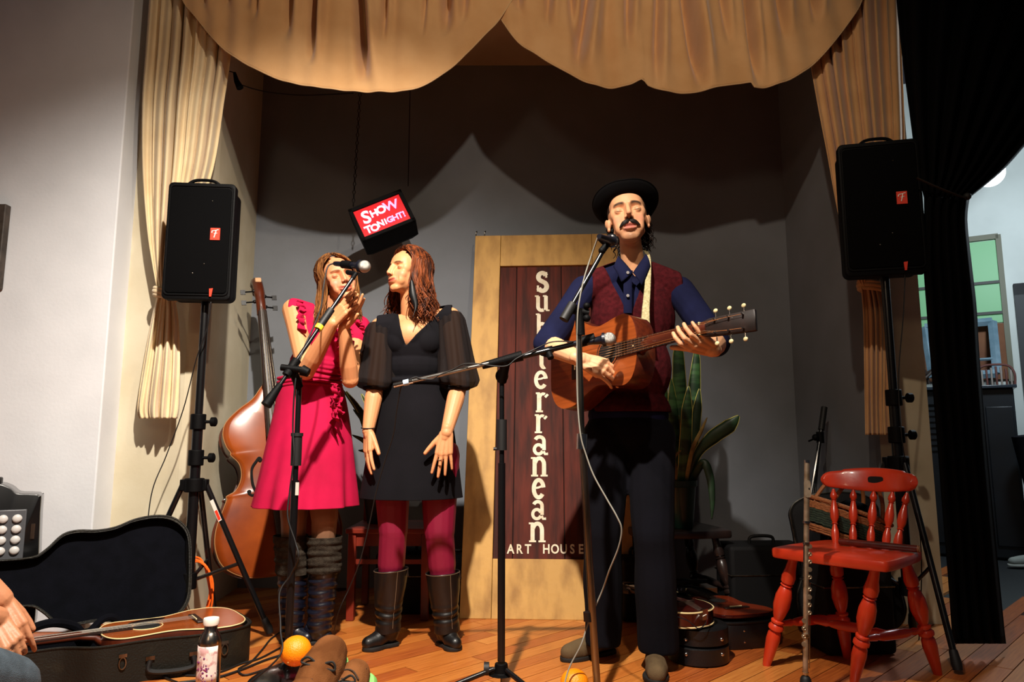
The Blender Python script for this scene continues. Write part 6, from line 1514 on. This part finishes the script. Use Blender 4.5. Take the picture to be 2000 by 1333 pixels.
for s, r_ in ((0, .0105), (.17, .0115), (.175, .0115), (.60, .0115), (.70, .012), (.99, .0098)): g = G(); g.tube([fp(s), fp(s + .012)], r_, 16); g.build('ring', MCHR, t)
g = G(); g.prism([(p.x, p.y) for p in crom([V((-.009, -.026, 0)), V((.009, -.026, 0)), V((.0105, 0, 0)), V((.009, .026, 0)), V((-.009, .026, 0)), V((-.0105, 0, 0))], 4, True)], .007, .0115, frame(fp(.865, .002), V((1, -.3, 0)), V((-.3, -1, 0)))); g.build('lip_plate', MFL, hj)
g = G(); g.ell(fp(.865, .004, -.0115), (.003, .0025, .0045)); g.build('mouth_hole', MHOLE, hj)
for k in range(13):
    s = .14 + .036 * k + (.02 if k > 7 else 0); sd = -.008 if k < 4 else .009
    c_ = fp(s, sd, -.0105 + .002); g = G(); g.tube([c_ + V((0, .004, 0)), c_ + V((0, 0, 0))], .0078, 14); 
    if k % 3: g.tube([c_ + V((math.cos(a) * .0045, -.001, math.sin(a) * .0045)) for a in [j / 8 * 6.283 for j in range(8)]], .0013, 4, closed=True)
    g.build('key', MFL, t)
for s0, s1, dx in ((.16, .42, .012), (.40, .62, -.010), (.03, .16, .012)): g = G(); g.tube([fp(s0, dx, -.004), fp(s1, dx, -.004)], .0018, 6); g.build('key_rod', MCHR, t)
# folded black music stand leaning in the corner
a, b = P(1610, 796, 3.93), F(1548, 1165); b = V((P(1560, 1080, 3.70).x - .03, 3.70, .02))
t = thing('folded_stand', 'folded black microphone stand leaning in the right rear corner', 'stand', at=(b.x, b.y, 0))
d = a - b
g = G(); g.tube([b, a], .011, 10); g.build('pole', MBLK, t); g = G(); g.tube([lerp(b, a, .88), a], .017, 10); g.build('counterweight', MRUB, t)
for k, dx in enumerate((-.035, .0, .04)): g = G(); g.tube([lerp(b, a, .82), b + V((dx, -.03 + .02 * k, .0))], .008, 8); g.build('leg', MBLK, t)
kp = lerp(b, a, .84); g = G(); g.tube([kp + V((-.02, -.01, 0)), kp + V((-.075, -.03, -.02))], .005, 8); g.ell(kp + V((-.03, -.012, 0)), .018); g.tube([kp + V((0, 0, -.03)), kp + V((0, 0, .03))], .02, 10); g.build('clamp', MPLB, t)
# ------------------------------------------------ floor things in front
MORG = mat('orange_peel', 'ff9a10', .38, col2='ff8400', ns=4, bump=.5, bs=260, spec=.5)
def orange(c, r_, label):
    t = thing('orange', label, 'orange', at=c - V((0, 0, r_)), group=None)
    g = G(); g.ell(c, (r_, r_, r_ * .96), nu=40, nv=28); g.build('peel', MORG, t)
    n = c + V((-.012, -r_ * .86, -r_ * .52)); g = G(); g.ell(n, (.0045, .003, .004), nu=8, nv=6); g.build('navel', mat('orange_navel', '9a5a10', .7), t)
dz = .0715
oc = P(578, 1272, 2.545); orange(V((oc.x, 2.545, oc.z)), .051, 'ripe orange sitting on the round black stand base')
oc = P(1122, 1334, 2.56); orange(V((oc.x, 2.56, .048)), .048, 'orange on the floor at the bottom edge beside the singer\'s stand')
bt = V((P(406, 1333, 2.50).x, 2.50, 0))
t = thing('steel_bottle', 'shiny steel water bottle with a white cap and a flower label', 'bottle', at=bt)
g = G(); g.lathe([(.034, 0), (.0365, .004), (.0365, .195), (.034, .212), (.025, .228), (.0205, .234), (.0205, .258)], 40, Mx.Translation(bt)); g.build('body', mat('brushed_steel', 'a8a098', .22, 1.0, bst=(1, 1, 40), bump=.05, bs=60), t)
g = G(); g.lathe([(.0245, .252), (.0255, .255), (.0255, .270), (.024, .274), (.002, .275)], 32, Mx.Translation(bt)); g.build('cap', mat('white_cap', 'ece8dc', .4), t)
g = G()
def lab(u, v): a = math.radians(lerp(-165, -25, u)); return bt + V((math.cos(a) * .0370, math.sin(a) * .0370, lerp(.075, .190, v)))
g.grid(lab, 24, 6); l = g.build('label', mat('flower_label', 'e8dcd4', .6, col2='c89a98', ns=40, contrast=(.5, .6)), t, solid=.0006, angle=180, label='pinkish paper label')
g = G(); r = random.Random(4)
for k in range(46):
    u = r.gauss(.42, .20); v = r.gauss(.35, .17)
    if 0.04 < u < .96 and .04 < v < .9: p = lab(u, v); nn_ = (p - V((bt.x, bt.y, p.z))).normalized(); g.ell(p + nn_ * .0006, (.0022 * r.uniform(.6, 1.6), .0009, .0024 * r.uniform(.6, 1.8)), nu=7, nv=5)
o = g.build('flower_print', mat('purple_print', '8a2a5a', .6, col2='5a3a70', ns=90), l); o['kind'] = 'stuff'
# ------------------------------------------------ people at the edge of the frame
MJ = mat('grey_blue_jeans', '44525c', .9, col2='36434c', ns=30, bump=.5, bs=400)
MBS = mat('brown_suede', '7a4c2a', .95, col2='5a3419', ns=14, bump=.4, bs=300, spec=.1); MGRN = mat('green_sole', '7cc060', .6); 
sh1t, sh1h = P(655, 1262, 1.98), P(600, 1400, 1.86)
pp = thing('person', 'person in brown suede shoes with green soles, feet propped up on the stage edge', 'person', at=(sh1h.x, 1.85, 0))
def upshoe(toe, heel, wide, flip):
    d = toe - heel; L_ = d.length; M_ = frame(heel, d, V((flip * .25, -1, -.05))); q = lambda x, y, z: M_ @ V((x * L_, y, z))
    pr = [('c', q(.02, 0, .030), q(.30, 0, .036), .040 * wide, .044 * wide), ('c', q(.30, 0, .040), q(.60, .003, .024), .044 * wide, .045 * wide), ('c', q(.60, .003, .022), q(.84, .003, .014), .047 * wide, .038 * wide), ('c', q(.05, 0, .06), q(.02, 0, .11), .038, .040)]
    v, f, nn = blob(pr, .004, 5); ax_ = np.array(M_.to_3x3().col[2]); zz = (v - np.array(heel)) @ ax_; low = zz < -.012; v = v.copy(); v[low] += np.outer((-.012 - zz)[low], ax_)
    o = link('shoe', meshnp('shoe', v, f), MBS, pp, angle=60)
    out = [(-.04, -.030), (-.04, .030), (.20, .036), (.45, .034), (.68, .043), (.86, .035), (.955, .012), (.955, -.010), (.90, -.033), (.70, -.043), (.45, -.034), (.20, -.034)]
    out = [(p.x, p.y) for p in crom([V((a * L_, b * wide, 0)) for a, b in out], 3, True)]
    g = G(); g.prism(out, -.034, -.010, M_, .004); g.build('sole', MGRN, o, label='bright green rubber sole')
    g = G(); g.tube(crom([q(.88, -.032 * wide, .022), q(.96, 0, .030), q(.88, .032 * wide, .022)], 5) , .0022, 6); g.tube(crom([q(.60, -.036, .052), q(.72, -.020, .060), q(.76, 0, .061), q(.72, .020, .060), q(.60, .036, .052)], 5), .0024, 6); g.build('seam', mat('dark_seam', '3a281a', .9), o)
    g = G()
    for k in range(4):
        x = .22 + .10 * k; z = .083 - .007 * k
        g.tube(crom([q(x, -.024, z - .006), q(x + .015, 0, z + .008), q(x, .024, z - .006)], 4), .0032, 6); g.tube(crom([q(x, .024, z - .006), q(x + .05, 0, z + .008), q(x + .09, -.022, z - .012)], 4), .0030, 6)
    g.tube(crom([q(.50, 0, .075), q(.56, .03, .085), q(.50, .045, .075), q(.46, .01, .082)], 5), .003, 6); g.tube(crom([q(.50, 0, .075), q(.58, -.03, .08), q(.50, -.04, .07), q(.47, -.01, .082)], 5), .003, 6); g.build('laces', mat('dark_laces', '1a1712', .8), o)
    for y in (-.036, .036): g = G(); g.add([q(.52, y, .040), q(.60, y * 1.05, .034), q(.66, y * .9, .046), q(.58, y * .8, .054)], [(0, 1, 2, 3)]); g.build('side_patch', MGRN, o, solid=.003, label='small green side patch')
    return q(.0, 0, .10)
l1 = upshoe(sh1t, sh1h, 1.22, -.35); l2 = upshoe(P(706, 1305, 1.98), P(676, 1420, 1.88), 1.0, -1.3)
v, f, c_ = skinpart([('c', l1, V((l1.x - .06, l1.y - .5, .05)), .045, .06), ('c', l2, V((l2.x + .02, l2.y - .5, .05)), .045, .06)], .006, 'c89070')
link('body', meshnp('body', v, f, c_), MSK, pp, angle=180)
v, f, nn = blob([('c', lerp(l1, V((l1.x - .06, l1.y - .5, .05)), .15), V((l1.x - .06, l1.y - .5, .05)), .066, .075), ('c', lerp(l2, V((l2.x + .02, l2.y - .5, .05)), .15), V((l2.x + .02, l2.y - .5, .05)), .066, .075)], .007)
link('jeans', meshnp('jeans', fold(v, nn, .003, 30, (0, 1, 0), 2), f), MJ, pp, angle=180)
# listener with folded hands at the left edge
YL_ = 1.72
wa, wb = P(-2, 1172, YL_), P(-12, 1210, YL_ - .05)
Ha = frame(wa, P(40, 1270, YL_ - .02) - wa, V((.55, -.75, .35))); Hb = frame(wb, P(24, 1275, YL_ - .07) - wb, V((.15, -.6, .8)))
hp_ = hand(Ha, .86, 1, (.35, .55, .70, .8), (.05, 0, -.03, -.06), thumb=(.45, .5), tcurl=.2) + hand(Hb, .84, -1, (.7, .8, .85, .7), (.05, 0, -.03, -.06), thumb=(.3, .3), tcurl=.4)
ea, eb = P(-130, 1060, YL_ - .05), P(-140, 1200, YL_ - .2)
pl = thing('person', 'seated listener at the left edge, only folded hands and a jeans knee in view', 'person', at=(ea.x, YL_, 0))
v, f, c_ = skinpart([('c', ea, wa, .045, .029), ('c', eb, wb, .045, .029)] + hp_, .0026, 'b87c58'); link('body', meshnp('body', v, f, c_), MSK, pl, angle=180)
kn = P(10, 1345, YL_ - .08); kn2 = P(-260, 1300, YL_ - .45)
v, f, nn = blob([('c', kn, kn2, .068, .085), ('c', kn, V((kn.x, kn.y + .02, .0)), .066, .055)], .006)
link('jeans', meshnp('jeans', fold(v, nn, .003, 28, (1, 0, 0), 5), f), MJ, pl, angle=180)
# ------------------------------------------------ button accordion
ac = V((P(-8, 1000, 2.98).x, 3.02, 0))
Ma = loc(ac.x, ac.y, .0, math.radians(30))
t = thing('button_accordion', 'black button accordion with white round buttons at the left edge', 'accordion', M=Ma)
MAC = mat('black_celluloid', '0a0a0b', .28, coat=.5)
zt = P(20, 945, 2.95).z
so = [(p.x, p.y) for p in crom([V((-.13, .0, 0)), V((.13, .0, 0)), V((.135, zt - .12, 0)), V((.128, zt - .055, 0)), (.10, zt - .045, 0), V((.05, zt - .04, 0)), V((.02, zt - .015, 0)), V((-.03, zt, 0)), V((-.13, zt - .02, 0))], 4, True)]
g = G(); g.prism(so, -.10, .10, Mx.Rotation(math.pi / 2, 4, 'X'), .005); g.build('body', MAC, t)
g = G(); g.box((-.005, -.106, zt * .54), (.19, .012, zt * .62)); g.build('button_board', mat('grey_board', '4a4c50', .4), t, bevel=.004)
nb = 0
for i in range(4):
    for j in range(9):
        if j == 4: continue
        bx2, bz2 = .060 - .047 * i, zt * .80 - .0415 * j - (.012 if j > 4 else 0); g = G(); g.ell((bx2, -.118, bz2), (.0175, .010, .0165), nu=14, nv=8); g.build('button', mat('pearl_button', 'c9c7c4', .3, coat=.4), t)
for j in (4, 9): g = G(); g.box((-.005, -.114, zt * .80 - .0415 * j - .004), (.185, .004, .005)); g.build('divider', MCHR, t)
g = G(); g.box((.115, -.103, zt * .72), (.014, .004, .06)); g.build('trim_plate', MSTL, t)
g = G(); g.box((-.06, -.02, zt + .008), (.10, .07, .03)); g.build('strap_block', MRUB, t, bevel=.006)
# picture edge on the left wall
q = P(4, 480, YL - .02); t = thing('wall_frame', 'edge of a dark carved frame on the left wall', 'picture', at=q)
a, b = P(0, 400, 3.37), P(0, 565, 3.37)
g = G(); g.box((a.x - .10, 3.375, (a.z + b.z) / 2), (.28, .04, a.z - b.z)); g.build('frame', mat('dark_frame_wood', '4a4038', .6, col2='2c241e', ns=20), t, bevel=.006)
for k in range(3): g = G(); g.ell((a.x + .008, 3.35, lerp(b.z, a.z, .30 + .12 * k)), (.022, .012, .024)); g.build('knob', MRUB, t)
# orange cable coil and loose cables
r = random.Random(2); g = G(); c_ = V((-1.46, 3.40, .16))
for k in range(5):
    pts = [c_ + V((.075 * math.cos(a) + r.uniform(-.006, .006) + .01 * k, -.012 * k + r.uniform(-.006, .006), .155 * math.sin(a) + .02 * r.random())) for a in [j / 14 * 2 * math.pi for j in range(14)]]
    g.tube(crom(pts, 3, True), .0042, 6, closed=True)
g.build('extension_cord', mat('orange_cord', 'ff6a1c', .45), None, label='coiled orange extension cord hanging at the left speaker stand', cat='cord')
def fl(px, py, z=.005): q = F(px, py); q.z = z; return q
cable('floor_cable', 'black cable snaking over the boards beside the open guitar case', [fl(180, 1330), fl(230, 1306), fl(285, 1296), fl(330, 1318), fl(385, 1323), fl(430, 1316), fl(470, 1300), fl(505, 1290), fl(540, 1272), fl(560, 1262)], .0035)
cable('floor_cable', 'black cable curving from the left speaker stand foot to the round base', [fl(556, 1232), fl(530, 1250), fl(512, 1272), fl(490, 1296), fl(466, 1310), fl(478, 1322), fl(520, 1310), fl(560, 1296)], .0035)
cable('floor_cable', 'thick black cable running to the left edge of the front boards', [fl(560, 1280), fl(520, 1292), fl(470, 1312), fl(420, 1328), fl(360, 1336), fl(300, 1345)], .0045)
# ------------------------------------------------ back room seen past the drape
A0, B0 = V((3.54, 6.45, 0)), V((4.09, 6.13, 0)); dw = (B0 - A0).normalized(); nw = V((dw.y, -dw.x, 0)); 
def wp(px, py, off=0.0):
    o_ = V((0, 0, CAMZ)); d = ray(px, py); tt = (A0 + nw * off - o_).dot(nw) / d.dot(nw); return o_ + d * tt
g = G(); a = A0 - dw * 3.0; b = B0 + dw * 2.5; q = -nw * .08
vs = [a, b, b + V((0, 0, 4.2)), a + V((0, 0, 4.2))]; vs += [p + q for p in vs]
g.add(vs, [(0, 1, 2, 3), (5, 4, 7, 6), (4, 0, 3, 7), (1, 5, 6, 2), (3, 2, 6, 7), (4, 5, 1, 0)]); struct('wall_back_room', g, MHALL, smooth=False)
g = G(); g.box((3.9, 4.6, -.035), (3.6, 4.6, .04)); struct('floor_back_room', g, mat('dark_back_floor', '171a1c', .6), smooth=False)
def onwall(g, pxs, o0, o1):
    a = [wp(px, py, o0) for px, py in pxs]; b = [wp(px, py, o0) + nw * (o1 - o0) for px, py in pxs]; n = len(a)
    g.add(a + b, [tuple(range(n))[::-1], tuple(range(n, 2 * n))] + [(i, (i + 1) % n, n + (i + 1) % n, n + i) for i in range(n)])
wz = [wp(1955, 466).z, wp(1955, 551).z, wp(1957, 611).z, wp(1957, 632).z]; xw1 = wp(1957, 550); xw0 = wp(1700, 560)
win = thing('window_1', None, None, M=loc(0, 0, 0)); win['kind'] = 'structure'; 
MPANE = mat('green_lit_pane', '6ea878', .5, emit='6fc07c', es=.16); MBAR = mat('window_bar', '3a3c38', .6)
g = G(); Lw = (xw1 - xw0); Lw.z = 0; Lw = Lw.length
def wbox(g, s0, s1, z0, z1, o0, o1):
    p0 = V((xw0.x, xw0.y, 0)) + dw * s0; p1 = V((xw0.x, xw0.y, 0)) + dw * s1; vs = []
    for z in (z0, z1):
        for p in (p0, p1):
            for o_ in (o0, o1): vs.append(p + nw * o_ + V((0, 0, z)))
    g.add(vs, [(0, 1, 3, 2), (4, 6, 7, 5), (0, 4, 5, 1), (2, 3, 7, 6), (0, 2, 6, 4), (1, 5, 7, 3)])
for z0, z1 in ((wz[1], wz[0]), (wz[2], wz[1]), (wz[3], wz[2])):
    for s0, s1 in ((0, Lw * .5), (Lw * .5, Lw)):
        g = G(); wbox(g, s0 + .01, s1 - .01, z0 + .01, z1 - .01, .004, .012); g.build('pane', MPANE, win, smooth=False)
for z in wz[1:3]: g = G(); wbox(g, 0, Lw, z - .012, z + .012, .002, .03); g.build('window_bar', MBAR, win, smooth=False)
g = G(); wbox(g, Lw - .02, Lw + .02, wz[3] - .5, wz[0] + .03, .0, .04); wbox(g, -.02, .02, wz[3] - .5, wz[0] + .03, .0, .04); wbox(g, 0, Lw, wz[0] - .005, wz[0] + .04, .0, .04); g.build('window_frame', mat('window_frame_wood', '6a6a58', .6), win, smooth=False)
g = G(); wbox(g, 0, Lw, wz[3] - .48, wz[3], .0, .03); g.build('window_board', mat('brown_board', '7a4a26', .7, col2='6a3c1c', ns=6), win, smooth=False, label='brown board below the panes')
# pale blue wooden frame
t = thing('blue_frame', 'pale blue wooden frame leaning below the green window', 'frame', at=wp(1870, 720, .25))
MBF = mat('pale_blue_paint', '7d97a6', .6, col2='62808f', ns=10)
c4 = [wp(1806, 640, .12), wp(1938, 628, .12), wp(1948, 730, .30), wp(1822, 738, .30)]
for i in range(4):
    a, b = c4[i], c4[(i + 1) % 4]; g = G(); g.tube([a, b], .034, 4, flat=.7, up=nw); g.build('frame_bar', MBF, t, smooth=False)
g = G(); g.tube([lerp(c4[1], c4[2], .72), lerp(c4[0], c4[3], .72)], .012, 4); g.build('cross_bar', MBF, t, smooth=False)
# cabinet, chair back on it, stacked dark things
MCB = mat('dark_blue_cabinet', '10161c', .45, col2='0a0e12', ns=4)
z1 = wp(1950, 762, .6).z; pa = wp(1975, 800, .35); g = G()
cbx = (wp(1800, 780, .55) + wp(1975, 780, .55)) / 2; Wc = (wp(1975, 780, .55) - wp(1800, 780, .55)); Wc.z = 0
ac_ = math.atan2(dw.y, dw.x)
t = thing('dark_cabinet', 'tall dark blue cabinet against the wall of the back room', 'cabinet', M=loc(cbx.x, cbx.y, 0, ac_))
Wl = Wc.length; g.box((0, 0, z1 / 2), (Wl, .5, z1)); g.build('body', MCB, t, bevel=.01); g = G(); g.box((0, -.02, z1 + .012), (Wl + .04, .54, .024)); g.build('top_board', mat('cabinet_top', '252f38', .25), t, bevel=.004)
for k in range(3): g = G(); g.box((-Wl / 3 + Wl / 3 * k, -.255, z1 * .48), (Wl / 3 - .03, .012, z1 * .82)); g.build('door', MCB, t, bevel=.006)
for k in range(9): g = G(); g.box((-Wl * .36, -.266, z1 - .10 - .045 * k), (Wl * .24, .012, .022)); g.build('louvre', MCB, t)
q = wp(1946, 752, .55)
t = thing('slat_chair_back', 'small striped slatted chair back on top of the dark cabinet', 'chair', M=loc(q.x, q.y, z1 + .024, ac_))
MSL = mat('reddish_slat', '5c2f28', .6); 
for k in range(7): g = G(); x = -.09 + .032 * k; g.tube(crom([(x, 0, 0), (x, -.004, .08), (x, 0, .165 - .018 * abs(k - 3) ** 1.2 * .5)], 3), .0075, 6); g.build('slat', MSL if k % 2 else mat('pale_slat', '8a8078', .6), t)
g = G(); g.tube(crom([(-.12, 0, 0), (-.125, 0, .10), (-.09, 0, .165), (0, 0, .18), (.09, 0, .165), (.125, 0, .10), (.12, 0, 0)], 5), .009, 6); g.build('bow', MSL, t)
q = wp(1798, 715, .5); t = thing('wire_figure', 'dark tangled object on the left end of the cabinet', 'ornament', at=V((q.x, q.y, z1 + .025)))
g = G(); r = random.Random(8); pts = [V((q.x, q.y, z1 + .02)) + V((r.uniform(-.10, .08), r.uniform(-.05, .05), r.uniform(.02, .26) if k else 0)) for k in range(12)]
g.tube(crom(pts, 6), .012, 7); g.lathe([(.05, 0), (.05, .02), (.01, .03)], 16, Mx.Translation((q.x, q.y, z1 + .024))); g.build('wire', mat('dark_brown_wire', '2a1d16', .6), t)
# doorway at the very edge
d0 = wp(1982, 560, .0); dr = thing('door_1', None, None, M=loc(0, 0, 0)); dr['kind'] = 'structure'
p_ = wp(1978, 560).copy(); sD = (V((p_.x, p_.y, 0)) - V((xw0.x, xw0.y, 0))).dot(dw); zD = wp(1990, 556).z
g = G(); wbox(g, sD, sD + .10, 0, zD, .0, .06); g.build('door_jamb', mat('dark_door_trim', '26282a', .6), dr, smooth=False)
g = G(); wbox(g, sD, sD + 1.1, zD - .10, zD, .0, .06); g.build('door_lintel', mat('dark_door_trim', '26282a', .6), dr, smooth=False)
g = G(); wbox(g, sD + .10, sD + 1.0, 0, zD - .10, .002, .02); g.build('door_leaf', mat('door_leaf_paint', '8c9088', .6), dr, smooth=False)
# round lamp of the back room, and a bystander's sneaker
lp = P(1932, 338, 5.2); t = thing('globe_lamp', 'glowing round white lamp in the back room', 'lamp', at=lp)
g = G(); g.ell(lp, .105, nu=28, nv=18); g.build('globe', mat('lit_globe', 'ffffff', .4, emit='f0f6ff', es=3.0), t); g = G(); g.tube([lp + V((0, 0, .10)), V((lp.x, lp.y, 4.1))], .008, 8); g.build('rod', MBLK, t)
tq = F(1969, 1107); 
t = thing('sneaker', 'pale sneaker on the back room floor at the right edge', 'shoe', at=tq)
shoe(t, tq + V((.27, .02, 0)), tq, mat('pale_canvas', '8a8f88', .8), mat('white_sole', 'b8bcb4', .6), name='upper')
g = G(); g.tube([tq + V((.25, .02, .06)), tq + V((.30, .06, .50)), tq + V((.25, .05, .9))], [.05, .07, .09], 12); g.build('trouser_leg', MTROU, t)
